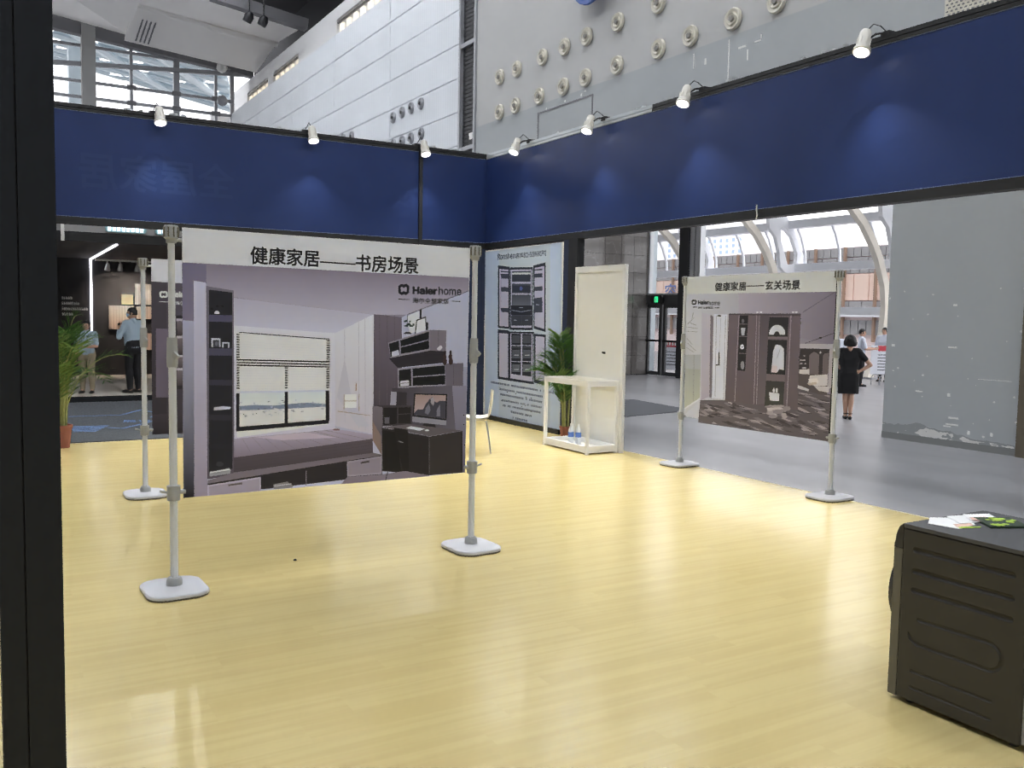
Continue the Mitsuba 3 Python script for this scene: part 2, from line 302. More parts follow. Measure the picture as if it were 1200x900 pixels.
# flat print of the banners and the board, in millimetres on their own planes: [colour, second colour, gradient axis, outline]; lettering: [colour, outlines]
STUDY = [[[204,204,209],0,0,[67,2349,2184,2336,2165,609,62,609]],[[112,103,116],[190,188,194],"v",[66,2128,2176,2112,2165,609,62,609]],[[126,116,124],[168,162,168],"v",[66,2128,1015,2120,2176,2112,2177,2011,1654,1821,1402,1817,537,1899,66,1952]],[[168,162,168],[192,190,196],"v",[390,1912,1402,1817,1091,1680,389,1727]],[[108,102,118],[120,112,126],"v",[67,2126,216,2122,213,1753,66,1762]],[[165,163,174],[30,28,33],"v",[66,1759,138,1755,129,609,62,609]],[[190,188,196],[152,140,148],"v",[136,2015,213,2005,213,609,131,609]],[[108,102,108],[84,76,82],"v",[215,1982,391,1959,388,737,213,717]],[[34,34,38],0,0,[231,1960,381,1946,377,775,225,756]],[[78,75,92],0,0,[230,1798,381,1797,380,1752,230,1753]],[[72,69,82],0,0,[228,1581,380,1578,379,1530,229,1534]],[[52,50,60],0,0,[227,1375,378,1369,378,1332,227,1339]],[[44,42,48],0,0,[225,1145,377,1136,377,1099,226,1109]],[[36,35,40],0,0,[224,954,376,942,376,910,224,923]],[[205,204,204],0,0,[299,1805,299,1810,297,1815,295,1819,292,1822,288,1824,284,1825,280,1825,276,1824,272,1821,269,1818,266,1814,265,1810,264,1805]],[[22,22,26],0,0,[258,1837,257,1840,254,1842,250,1843,246,1843,243,1841,241,1838,241,1835,243,1832,246,1830,250,1830,254,1831,257,1834,258,1837]],[[22,22,26],0,0,[294,1854,293,1857,290,1860,286,1861,282,1860,278,1858,276,1855,276,1852,278,1849,282,1848,286,1847,290,1849,293,1851,294,1854]],[[22,22,26],0,0,[327,1855,326,1858,323,1860,319,1861,315,1861,311,1859,309,1856,309,1853,311,1850,315,1848,319,1848,323,1849,326,1852,327,1855]],[[205,205,208],0,0,[244,1645,303,1645,303,1587,244,1587]],[[60,60,66],0,0,[254,1634,294,1634,294,1587,254,1587]],[[110,110,116],0,0,[288,1609,287,1616,283,1621,279,1623,274,1623,270,1619,268,1613,268,1606,270,1599,274,1595,279,1595,283,1597,286,1602,288,1609]],[[205,205,208],0,0,[315,1620,361,1620,361,1584,314,1584]],[[50,50,56],0,0,[323,1610,353,1610,353,1584,323,1584]],[[200,198,198],0,0,[259,1192,319,1198,370,1190,364,1176,258,1172]],[[150,148,146],0,0,[228,767,356,783,367,767,362,745,228,736]],[[215,213,212],0,0,[229,757,363,770,361,778,228,765]],[[52,52,54],0,0,[320,811,317,819,309,826,298,830,286,830,276,826,271,819,271,811,276,803,286,798,298,796,309,798,317,803,320,811]],[[206,204,209],[196,190,194],"v",[391,1730,1094,1682,1101,1004,392,975]],[[216,217,221],0,0,[409,1688,1060,1642,1053,1042,408,983]],[[203,204,209],0,0,[428,1676,1035,1634,1035,1636,428,1678]],[[203,204,209],0,0,[428,1658,1035,1618,1035,1620,428,1660]],[[203,204,209],0,0,[428,1641,1035,1602,1035,1604,428,1643]],[[203,204,209],0,0,[428,1623,1035,1586,1035,1588,428,1625]],[[203,204,209],0,0,[428,1606,1035,1569,1035,1572,428,1608]],[[203,204,209],0,0,[428,1588,1035,1553,1035,1555,428,1590]],[[203,204,209],0,0,[428,1571,1035,1537,1035,1539,428,1572]],[[203,204,209],0,0,[428,1553,1035,1521,1035,1523,428,1555]],[[203,204,209],0,0,[428,1535,1035,1505,1035,1507,428,1537]],[[203,204,209],0,0,[427,1518,1035,1489,1035,1491,428,1520]],[[203,204,209],0,0,[427,1500,1035,1473,1035,1475,427,1502]],[[203,204,209],0,0,[427,1483,1035,1456,1035,1459,427,1485]],[[203,204,209],0,0,[427,1465,1035,1440,1035,1442,427,1467]],[[203,204,209],0,0,[427,1447,1035,1424,1035,1426,427,1449]],[[203,204,209],0,0,[427,1430,1035,1408,1035,1410,427,1432]],[[203,204,209],0,0,[427,1412,1035,1392,1035,1394,427,1414]],[[203,204,209],0,0,[427,1395,1035,1375,1035,1378,427,1397]],[[203,204,209],0,0,[427,1377,1035,1359,1036,1361,427,1379]],[[203,204,209],0,0,[427,1359,1036,1343,1036,1345,427,1361]],[[203,204,209],0,0,[427,1342,1036,1327,1036,1329,427,1344]],[[203,204,209],0,0,[427,1324,1036,1311,1036,1313,427,1326]],[[203,204,209],0,0,[427,1306,1036,1294,1036,1296,427,1308]],[[70,72,80],0,0,[425,1682,1056,1637,1057,1644,426,1688]],[[28,28,32],0,0,[408,1675,428,1674,428,1665,408,1667]],[[28,28,32],0,0,[408,1659,428,1657,428,1649,408,1650]],[[28,28,32],0,0,[408,1642,428,1641,428,1632,408,1634]],[[28,28,32],0,0,[408,1626,428,1624,428,1615,408,1617]],[[28,28,32],0,0,[408,1609,428,1607,428,1599,408,1600]],[[28,28,32],0,0,[408,1592,428,1590,428,1582,408,1584]],[[28,28,32],0,0,[408,1576,428,1574,428,1565,407,1567]],[[28,28,32],0,0,[407,1559,428,1557,428,1549,407,1550]],[[28,28,32],0,0,[407,1542,428,1540,428,1532,407,1534]],[[28,28,32],0,0,[407,1526,428,1524,428,1515,407,1517]],[[28,28,32],0,0,[407,1509,427,1507,427,1498,407,1500]],[[28,28,32],0,0,[1033,1635,1060,1633,1060,1625,1034,1627]],[[28,28,32],0,0,[1034,1619,1060,1617,1060,1609,1034,1611]],[[28,28,32],0,0,[1034,1603,1060,1601,1060,1593,1034,1594]],[[28,28,32],0,0,[1034,1587,1060,1585,1060,1576,1034,1578]],[[28,28,32],0,0,[1034,1571,1060,1569,1060,1560,1034,1562]],[[28,28,32],0,0,[1034,1554,1060,1552,1060,1544,1034,1546]],[[28,28,32],0,0,[1034,1538,1060,1536,1060,1528,1034,1530]],[[28,28,32],0,0,[1034,1522,1060,1520,1060,1512,1034,1514]],[[28,28,32],0,0,[1034,1506,1060,1504,1060,1496,1034,1498]],[[28,28,32],0,0,[1034,1490,1060,1488,1060,1479,1034,1481]],[[28,28,32],0,0,[408,1499,1058,1477,1059,1486,408,1508]],[[28,28,32],0,0,[408,1481,1058,1458,1059,1467,408,1489]],[[28,28,32],0,0,[407,1463,1058,1441,1059,1450,408,1472]],[[28,28,32],0,0,[408,1454,427,1454,427,1445,408,1445]],[[28,28,32],0,0,[1033,1435,1058,1434,1058,1425,1033,1426]],[[28,28,32],0,0,[736,1448,757,1448,757,1439,736,1439]],[[28,28,32],0,0,[408,1437,427,1437,427,1428,408,1428]],[[28,28,32],0,0,[1033,1419,1058,1418,1058,1409,1033,1410]],[[28,28,32],0,0,[736,1431,757,1431,757,1422,736,1422]],[[28,28,32],0,0,[408,1420,427,1420,427,1411,408,1411]],[[28,28,32],0,0,[1033,1403,1058,1402,1058,1393,1033,1394]],[[28,28,32],0,0,[736,1414,757,1414,757,1405,736,1405]],[[28,28,32],0,0,[408,1403,427,1403,427,1394,408,1394]],[[28,28,32],0,0,[1033,1387,1058,1387,1058,1378,1033,1378]],[[28,28,32],0,0,[736,1397,757,1397,757,1388,736,1388]],[[28,28,32],0,0,[408,1386,427,1386,427,1377,408,1377]],[[28,28,32],0,0,[1033,1371,1058,1371,1058,1362,1033,1362]],[[28,28,32],0,0,[736,1380,757,1380,757,1371,736,1371]],[[28,28,32],0,0,[408,1369,427,1369,427,1360,408,1360]],[[28,28,32],0,0,[1033,1355,1058,1355,1058,1346,1033,1346]],[[28,28,32],0,0,[736,1364,757,1363,757,1354,736,1354]],[[28,28,32],0,0,[408,1352,427,1352,427,1343,408,1343]],[[28,28,32],0,0,[1033,1339,1058,1339,1058,1330,1033,1330]],[[28,28,32],0,0,[736,1347,757,1346,756,1337,736,1337]],[[28,28,32],0,0,[408,1335,427,1335,427,1326,407,1326]],[[28,28,32],0,0,[1033,1323,1058,1323,1058,1314,1033,1314]],[[28,28,32],0,0,[736,1330,756,1329,756,1320,736,1320]],[[28,28,32],0,0,[407,1318,427,1318,427,1308,407,1309]],[[28,28,32],0,0,[1033,1307,1058,1307,1058,1298,1033,1298]],[[28,28,32],0,0,[736,1313,756,1312,756,1303,736,1303]],[[196,198,203],0,0,[410,1294,1055,1284,1055,1269,410,1280]],[[205,210,218],[212,216,222],"v",[426,1279,1029,1273,1030,1182,426,1188]],[[120,130,144],0,0,[426,1194,535,1198,652,1188,801,1197,893,1200,1030,1185,1030,1167,771,1163,535,1164,426,1165]],[[150,156,166],0,0,[802,1148,796,1152,783,1152,777,1149,783,1145,796,1145,802,1148]],[[175,180,188],0,0,[576,1219,574,1222,570,1222,568,1219,570,1216,574,1216,576,1219]],[[175,180,188],0,0,[574,1168,572,1170,569,1170,567,1168,569,1166,572,1166,574,1168]],[[222,224,228],0,0,[594,1129,592,1132,587,1133,584,1129,587,1126,592,1125,594,1129]],[[175,180,188],0,0,[514,1159,511,1163,507,1164,505,1160,507,1156,511,1156,514,1159]],[[175,180,188],0,0,[447,1142,441,1145,428,1145,422,1143,428,1141,441,1140,447,1142]],[[175,180,188],0,0,[999,1172,996,1176,991,1176,988,1172,991,1168,996,1168,999,1172]],[[222,224,228],0,0,[548,1123,545,1126,539,1126,536,1124,539,1121,545,1121,548,1123]],[[150,156,166],0,0,[531,1208,528,1212,522,1212,518,1209,522,1205,528,1205,531,1208]],[[108,112,120],0,0,[771,1164,769,1166,766,1167,764,1164,766,1162,769,1161,771,1164]],[[175,180,188],0,0,[613,1152,609,1155,600,1156,596,1152,600,1149,609,1149,613,1152]],[[150,156,166],0,0,[476,1122,470,1124,457,1125,450,1123,457,1120,470,1120,476,1122]],[[222,224,228],0,0,[668,1168,665,1171,658,1171,654,1168,658,1165,665,1165,668,1168]],[[175,180,188],0,0,[446,1217,442,1221,432,1222,427,1218,432,1214,442,1214,446,1217]],[[222,224,228],0,0,[505,1198,502,1200,495,1200,492,1198,495,1196,502,1195,505,1198]],[[150,156,166],0,0,[741,1144,736,1148,726,1148,722,1145,726,1141,736,1141,741,1144]],[[222,224,228],0,0,[653,1194,647,1196,633,1196,626,1195,633,1193,647,1192,653,1194]],[[175,180,188],0,0,[631,1161,628,1165,621,1165,618,1161,621,1158,628,1157,631,1161]],[[108,112,120],0,0,[750,1194,747,1197,740,1197,737,1194,740,1190,747,1190,750,1194]],[[108,112,120],0,0,[806,1150,799,1153,784,1153,777,1151,784,1149,799,1149,806,1150]],[[222,224,228],0,0,[462,1121,460,1124,457,1124,455,1121,457,1118,460,1118,462,1121]],[[222,224,228],0,0,[631,1199,629,1203,624,1203,622,1199,624,1195,629,1195,631,1199]],[[108,112,120],0,0,[811,1142,805,1144,792,1145,786,1143,792,1141,805,1140,811,1142]],[[222,224,228],0,0,[858,1127,856,1129,852,1130,850,1127,852,1124,856,1124,858,1127]],[[108,112,120],0,0,[520,1136,517,1140,513,1140,511,1136,513,1132,517,1132,520,1136]],[[222,224,228],0,0,[802,1209,795,1213,781,1213,774,1210,781,1206,795,1206,802,1209]],[[222,224,228],0,0,[619,1196,615,1198,608,1198,604,1197,608,1195,615,1194,619,1196]],[[175,180,188],0,0,[655,1121,650,1124,640,1125,635,1122,640,1119,650,1119,655,1121]],[[108,112,120],0,0,[632,1216,628,1219,619,1219,615,1216,619,1213,628,1213,632,1216]],[[108,112,120],0,0,[729,1219,724,1223,713,1223,708,1220,713,1217,724,1216,729,1219]],[[108,112,120],0,0,[884,1189,877,1192,864,1192,858,1190,864,1188,877,1187,884,1189]],[[108,112,120],0,0,[1016,1153,1011,1156,1000,1156,995,1154,1000,1150,1011,1150,1016,1153]],[[108,112,120],0,0,[444,1166,441,1168,435,1168,432,1166,435,1164,441,1164,444,1166]],[[108,112,120],0,0,[601,1172,598,1175,591,1176,588,1173,591,1170,598,1169,601,1172]],[[108,112,120],0,0,[872,1139,865,1142,851,1142,844,1141,851,1138,865,1138,872,1139]],[[108,112,120],0,0,[950,1181,943,1184,929,1184,921,1182,929,1179,943,1178,950,1181]],[[108,112,120],0,0,[748,1209,741,1212,727,1212,720,1210,727,1207,741,1206,748,1209]],[[222,224,228],0,0,[835,1151,833,1155,827,1155,825,1152,827,1148,833,1148,835,1151]],[[222,224,228],0,0,[771,1156,768,1159,761,1160,758,1157,761,1154,768,1154,771,1156]],[[150,156,166],0,0,[941,1200,938,1203,933,1204,930,1201,933,1197,938,1197,941,1200]],[[175,180,188],0,0,[800,1208,795,1210,785,1210,780,1209,785,1207,795,1206,800,1208]],[[150,156,166],0,0,[713,1202,707,1204,694,1204,687,1203,694,1201,707,1200,713,1202]],[[150,156,166],0,0,[1005,1178,1001,1181,993,1181,989,1179,993,1176,1001,1176,1005,1178]],[[175,180,188],0,0,[819,1220,816,1224,810,1224,807,1220,810,1216,816,1216,819,1220]],[[108,112,120],0,0,[444,1180,438,1184,426,1185,420,1181,426,1177,438,1177,444,1180]],[[150,156,166],0,0,[838,1169,833,1172,824,1172,819,1170,824,1168,833,1167,838,1169]],[[108,112,120],0,0,[612,1171,605,1175,592,1175,585,1172,592,1168,605,1167,612,1171]],[[108,112,120],0,0,[678,1140,674,1142,666,1142,661,1141,666,1139,674,1138,678,1140]],[[175,180,188],0,0,[662,1175,656,1178,642,1179,635,1176,642,1173,656,1172,662,1175]],[[150,156,166],0,0,[638,1131,634,1134,627,1134,623,1132,627,1129,634,1129,638,1131]],[[108,112,120],0,0,[976,1171,971,1175,961,1176,955,1172,961,1168,971,1168,976,1171]],[[175,180,188],0,0,[653,1180,649,1183,640,1183,636,1181,640,1178,649,1177,653,1180]],[[175,180,188],0,0,[850,1187,845,1189,835,1190,830,1188,835,1185,845,1185,850,1187]],[[222,224,228],0,0,[1009,1177,1007,1181,1004,1181,1002,1177,1004,1173,1007,1173,1009,1177]],[[175,180,188],0,0,[613,1127,609,1129,601,1130,597,1128,601,1126,609,1126,613,1127]],[[108,112,120],0,0,[792,1180,790,1182,787,1182,785,1181,787,1179,790,1178,792,1180]],[[108,112,120],0,0,[660,1175,657,1178,651,1178,649,1175,651,1173,657,1172,660,1175]],[[175,180,188],0,0,[463,1172,457,1174,447,1175,441,1173,447,1170,457,1170,463,1172]],[[150,156,166],0,0,[715,1121,714,1123,711,1124,709,1122,711,1120,714,1120,715,1121]],[[108,112,120],0,0,[602,1150,596,1152,585,1153,580,1151,585,1149,596,1149,602,1150]],[[175,180,188],0,0,[633,1154,631,1156,628,1156,626,1154,628,1152,631,1152,633,1154]],[[175,180,188],0,0,[694,1129,692,1133,689,1133,688,1130,689,1126,692,1126,694,1129]],[[222,224,228],0,0,[687,1165,681,1169,668,1169,662,1166,668,1162,681,1161,687,1165]],[[175,180,188],0,0,[716,1154,709,1157,696,1157,690,1155,696,1152,709,1151,716,1154]],[[150,156,166],0,0,[881,1196,876,1199,864,1199,859,1197,864,1194,876,1193,881,1196]],[[108,112,120],0,0,[598,1143,595,1146,591,1146,589,1143,591,1141,595,1140,598,1143]],[[108,112,120],0,0,[755,1174,750,1177,741,1177,737,1175,741,1172,750,1171,755,1174]],[[175,180,188],0,0,[747,1221,744,1223,738,1224,735,1222,738,1220,744,1220,747,1221]],[[108,112,120],0,0,[477,1125,472,1129,461,1130,456,1126,461,1122,472,1121,477,1125]],[[150,156,166],0,0,[1021,1155,1018,1157,1014,1157,1012,1155,1014,1153,1018,1153,1021,1155]],[[28,28,32],0,0,[404,1280,426,1279,425,1055,1053,1074,1053,1046,403,1024]],[[28,28,32],0,0,[734,1280,757,1280,757,1057,734,1058]],[[28,28,32],0,0,[1028,1280,1056,1279,1057,1066,1029,1068]],[[206,205,208],[190,182,182],"v",[1091,1680,1392,1821,1397,950,1102,1025]],[[180,176,178],0,0,[1165,1710,1171,1049,1175,1049,1170,1711]],[[180,176,178],0,0,[1272,1760,1279,994,1283,994,1276,1760]],[[180,176,178],0,0,[1321,1785,1329,979,1333,979,1325,1785]],[[186,182,183],0,0,[1112,1234,1169,1505,1228,1199,1368,1008,1275,1013]],[[216,215,217],0,0,[1170,1250,1261,1247,1261,1149,1170,1153]],[[150,120,100],0,0,[1254,1330,1254,1272,1262,1272,1261,1330]],[[160,140,125],0,0,[1118,1128,1367,1087,1368,1091,1119,1133]],[[160,140,125],0,0,[1170,1199,1261,1196,1261,1201,1170,1204]],[[160,140,125],0,0,[1164,1250,1164,1141,1170,1141,1169,1250]],[[160,140,125],0,0,[1278,1247,1278,1124,1284,1124,1283,1247]],[[104,94,100],[72,64,68],"v",[1392,1821,1613,1803,1619,1141,1394,1156]],[[88,79,84],0,0,[1434,1811,1439,1154,1443,1154,1438,1811]],[[88,79,84],0,0,[1494,1812,1500,1152,1504,1152,1499,1812]],[[88,79,84],0,0,[1552,1813,1558,1150,1562,1150,1556,1813]],[[176,176,184],[160,160,170],"v",[1613,1801,1654,1821,2177,2013,2172,1265,1618,1280]],[[150,149,158],[104,100,110],"v",[1958,1433,2175,1430,2165,609,1970,629]],[[62,56,60],[96,90,96],"h",[1542,1282,1983,1290,2158,1285,2122,943,1545,974]],[[128,123,132],[92,88,96],"v",[2042,1288,2169,1285,2165,609,2112,613]],[[88,84,90],0,0,[1655,1818,2178,2010,2176,2015,1653,1823]],[[42,38,42],0,0,[1513,1502,1848,1569,1986,1552,1987,1465,1582,1432]],[[130,124,128],0,0,[1505,1616,1845,1712,1851,1557,1525,1504]],[[24,25,27],0,0,[1512,1608,1591,1630,1599,1527,1526,1514]],[[20,22,24],0,0,[1603,1633,1839,1699,1840,1642,1607,1587]],[[18,20,22],0,0,[1607,1579,1840,1634,1841,1571,1609,1534]],[[112,104,108],0,0,[1845,1712,1987,1708,1985,1550,1851,1557]],[[95,88,92],0,0,[1916,1707,1918,1556,1923,1556,1921,1707]],[[190,188,188],0,0,[1535,1548,1590,1564,1595,1526,1536,1514]],[[205,204,196],0,0,[1661,1813,1755,1851,1754,1702,1676,1683]],[[28,28,32],0,0,[1760,1863,1776,1864,1774,1797,1760,1797]],[[28,28,32],0,0,[1720,1680,1731,1784,1811,1812,1820,1715,1812,1713,1805,1801,1739,1778,1728,1682]],[[210,209,208],0,0,[1739,1778,1805,1801,1810,1709,1733,1686]],[[28,28,32],0,0,[1811,1767,1831,1768,1832,1712,1812,1709]],[[30,48,46],0,0,[1692,1741,1688,1749,1680,1749,1676,1741,1680,1733,1688,1733,1692,1741]],[[30,48,46],0,0,[1721,1747,1716,1751,1705,1751,1700,1746,1705,1742,1716,1742,1721,1747]],[[30,48,46],0,0,[1661,1742,1658,1746,1650,1746,1646,1742,1650,1737,1658,1737,1661,1742]],[[30,48,46],0,0,[1693,1748,1686,1753,1673,1753,1666,1748,1673,1743,1686,1744,1693,1748]],[[30,48,46],0,0,[1691,1772,1686,1778,1675,1778,1670,1772,1675,1766,1686,1766,1691,1772]],[[30,48,46],0,0,[1654,1773,1648,1778,1635,1778,1629,1773,1635,1767,1648,1767,1654,1773]],[[30,48,46],0,0,[1680,1748,1673,1752,1658,1752,1651,1748,1658,1744,1673,1744,1680,1748]],[[30,48,46],0,0,[1674,1752,1668,1757,1655,1757,1649,1752,1655,1747,1668,1747,1674,1752]],[[30,48,46],0,0,[1716,1753,1711,1757,1702,1757,1698,1753,1702,1750,1711,1750,1716,1753]],[[30,48,46],0,0,[1667,1740,1662,1748,1653,1748,1648,1740,1653,1732,1662,1732,1667,1740]],[[30,48,46],0,0,[1708,1739,1703,1745,1692,1745,1687,1739,1692,1734,1703,1734,1708,1739]],[[30,48,46],0,0,[1660,1776,1655,1782,1645,1782,1640,1776,1645,1770,1655,1770,1660,1776]],[[30,48,46],0,0,[1655,1739,1649,1744,1638,1744,1632,1739,1638,1733,1649,1733,1655,1739]],[[30,48,46],0,0,[1683,1757,1676,1761,1660,1760,1653,1757,1661,1753,1676,1753,1683,1757]],[[60,60,64],0,0,[1656,1821,1656,1764,1661,1764,1661,1821]],[[48,46,52],0,0,[1698,1680,1696,1683,1693,1686,1689,1689,1682,1691,1675,1693,1667,1693,1658,1693,1650,1693,1643,1691,1636,1689,1632,1686,1629,1683,1628,1680]],[[190,188,190],0,0,[1649,1677,1649,1674,1651,1672,1654,1670,1658,1668,1662,1667,1667,1667,1672,1667,1677,1667,1682,1668,1685,1670,1688,1672,1690,1674,1691,1677]],[[52,50,54],0,0,[1683,1692,1681,1694,1674,1696,1665,1697,1655,1696,1647,1695,1642,1693,1642,1690,1647,1688,1655,1687,1665,1687,1674,1688,1681,1689,1683,1692]],[[206,202,196],0,0,[1945,1571,1943,1578,1937,1584,1929,1586,1921,1586,1914,1581,1910,1575,1910,1567,1914,1561,1921,1557,1930,1556,1937,1558,1943,1564,1945,1571]],[[134,129,133],0,0,[1582,1426,1980,1458,1990,1289,1587,1284]],[[22,22,24],0,0,[1593,1414,1693,1423,1696,1297,1596,1294]],[[20,21,23],0,0,[1704,1424,1977,1445,1980,1379,1707,1366]],[[18,19,21],0,0,[1707,1358,1980,1370,1982,1300,1708,1297]],[[98,91,96],0,0,[1980,1458,2138,1460,2138,1284,1989,1289]],[[82,76,80],0,0,[2052,1457,2054,1288,2059,1288,2056,1457]],[[196,193,192],0,0,[1604,1335,1677,1338,1678,1298,1604,1296]],[[120,116,116],0,0,[1604,1314,1677,1317,1677,1321,1603,1318]],[[52,38,36],0,0,[1991,1510,1989,1519,1984,1527,1977,1530,1970,1529,1964,1524,1961,1515,1961,1505,1964,1497,1971,1491,1978,1490,1985,1493,1989,1501,1991,1510]],[[52,38,36],0,0,[2040,1510,2038,1520,2033,1528,2025,1531,2017,1530,2011,1524,2007,1515,2008,1505,2011,1495,2018,1489,2026,1488,2033,1492,2038,1499,2040,1510]],[[52,38,36],0,0,[1995,1471,1993,1483,1987,1492,1978,1496,1969,1495,1962,1488,1958,1478,1958,1466,1962,1455,1970,1448,1979,1447,1987,1451,1993,1460,1995,1471]],[[52,38,36],0,0,[2048,1474,2046,1486,2039,1496,2030,1500,2020,1499,2013,1492,2008,1481,2008,1468,2013,1457,2021,1449,2031,1448,2040,1452,2046,1461,2048,1474]],[[40,30,30],0,0,[1986,1539,1984,1546,1981,1552,1976,1555,1971,1554,1967,1550,1965,1543,1965,1536,1968,1529,1972,1525,1977,1524,1981,1526,1985,1532,1986,1539]],[[40,30,30],0,0,[2035,1542,2034,1549,2031,1555,2026,1558,2022,1557,2018,1553,2016,1546,2016,1539,2018,1532,2022,1528,2027,1527,2031,1529,2034,1535,2035,1542]],[[205,200,196],0,0,[1953,1581,1951,1588,1946,1593,1940,1595,1933,1595,1927,1591,1924,1585,1924,1578,1927,1572,1933,1568,1940,1567,1947,1570,1951,1575,1953,1581]],[[150,146,150],0,0,[1531,1258,1579,1254,1573,1156,1525,1160]],[[52,47,50],0,0,[1581,1256,1660,1247,1658,1152,1576,1155]],[[112,103,104],[84,76,76],"v",[1386,1157,1465,1153,1464,796,1387,951]],[[128,108,96],0,0,[1388,1044,1456,935,1459,796,1389,907]],[[58,52,54],0,0,[1387,1163,1703,1148,1702,1007,1466,1006,1465,1147]],[[30,27,28],0,0,[1471,1141,1582,1139,1582,1019,1473,1012]],[[34,31,31],0,0,[1592,1139,1694,1136,1694,1017,1593,1019]],[[60,55,56],0,0,[1592,1086,1694,1086,1694,1091,1592,1091]],[[92,88,90],0,0,[1482,1071,1520,1070,1520,1022,1483,1024]],[[26,26,28],0,0,[1721,1239,2000,1225,1997,1024,1708,1070]],[[152,128,118],[172,156,150],"v",[1731,1230,1989,1217,1988,1037,1721,1078]],[[62,60,66],0,0,[1722,1092,1753,1120,1796,1115,1817,1153,1845,1186,1874,1209,1889,1176,1911,1162,1940,1177,1989,1172,1988,1037,1722,1078]],[[150,144,142],0,0,[1860,1196,1878,1207,1893,1176,1882,1137,1860,1164]],[[106,104,110],0,0,[1817,1127,1846,1158,1861,1112,1840,1074,1811,1089]],[[116,112,116],0,0,[1912,1110,1940,1148,1942,1057,1912,1058]],[[134,131,134],0,0,[1708,1067,1997,1022,1994,986,1706,1027]],[[40,37,38],0,0,[1804,1012,1899,998,1906,971,1790,986]],[[98,90,90],[84,77,77],"h",[1462,1001,1698,1010,1833,987,2137,938,1849,910]],[[206,206,208],0,0,[1656,982,1698,994,1819,969,1769,957]],[[210,210,212],0,0,[1849,955,1847,959,1841,962,1832,964,1824,964,1816,962,1812,959,1812,955,1816,952,1824,949,1833,948,1841,949,1847,951,1849,955]],[[38,34,34],0,0,[1462,997,1849,908,1855,612,1468,675]],[[26,24,24],0,0,[1465,978,1586,953,1617,664,1472,681]],[[30,27,27],0,0,[1558,992,1670,970,1687,639,1645,639,1580,870]],[[110,106,104],0,0,[1593,885,1635,872,1637,879,1595,892]],[[50,45,43],0,0,[1849,908,2139,935,2145,610,1855,612]],[[80,76,74],0,0,[1847,908,1852,613,1859,612,1854,908]],[[30,27,27],0,0,[2126,929,2131,617,2138,616,2133,929]],[[168,156,166],[126,114,120],"v",[391,976,1102,1005,1389,948,1389,918,387,850]],[[130,118,124],0,0,[441,977,509,858,512,859,443,978]],[[130,118,124],0,0,[510,979,609,864,611,866,512,981]],[[130,118,124],0,0,[580,982,710,871,712,873,582,984]],[[130,118,124],0,0,[650,985,812,878,814,880,652,987]],[[130,118,124],0,0,[722,988,917,885,918,887,723,991]],[[130,118,124],0,0,[794,991,1024,892,1025,894,796,994]],[[130,118,124],0,0,[868,994,1132,899,1133,902,869,997]],[[130,118,124],0,0,[942,997,1242,906,1243,909,943,1000]],[[130,118,124],0,0,[1017,1000,1355,914,1356,917,1018,1003]],[[186,172,176],0,0,[534,978,893,993,1113,942,711,948]],[[120,84,84],0,0,[1087,995,1132,993,1132,1006,1087,1007]],[[86,76,78],[70,62,64],"v",[387,850,1389,918,1392,813,387,749]],[[76,67,69],0,0,[391,827,1389,893,1389,896,390,830]],[[76,67,69],0,0,[390,804,1389,871,1389,874,390,807]],[[76,67,69],0,0,[390,781,1389,848,1389,851,390,784]],[[76,67,69],0,0,[390,758,1390,825,1389,829,390,761]],[[120,110,112],[106,96,98],"h",[214,711,387,749,1392,816,1464,796,1464,774,568,705,214,675]],[[42,38,39],0,0,[215,689,1464,792,1468,644,215,609]],[[176,166,172],0,0,[214,679,568,706,569,610,216,608]],[[158,147,153],0,0,[224,668,559,694,560,610,225,608]],[[96,86,82],0,0,[351,661,442,667,440,678,349,672]],[[120,112,112],0,0,[884,727,885,619,891,618,890,727]],[[126,122,120],0,0,[657,647,752,658,795,624,789,612,657,611]],[[205,200,196],0,0,[657,632,783,637,782,642,656,636]],[[150,140,144],0,0,[1191,765,1460,787,1464,653,1194,656]],[[138,127,131],0,0,[1200,754,1451,776,1454,666,1204,666]],[[70,62,60],0,0,[1298,741,1364,747,1362,761,1295,754]],[[126,114,118],0,0,[1147,606,1194,654,1464,650,1652,661,1855,612,1855,605]],[[60,54,56],0,0,[1496,603,1516,673,1510,675,1490,605]]]
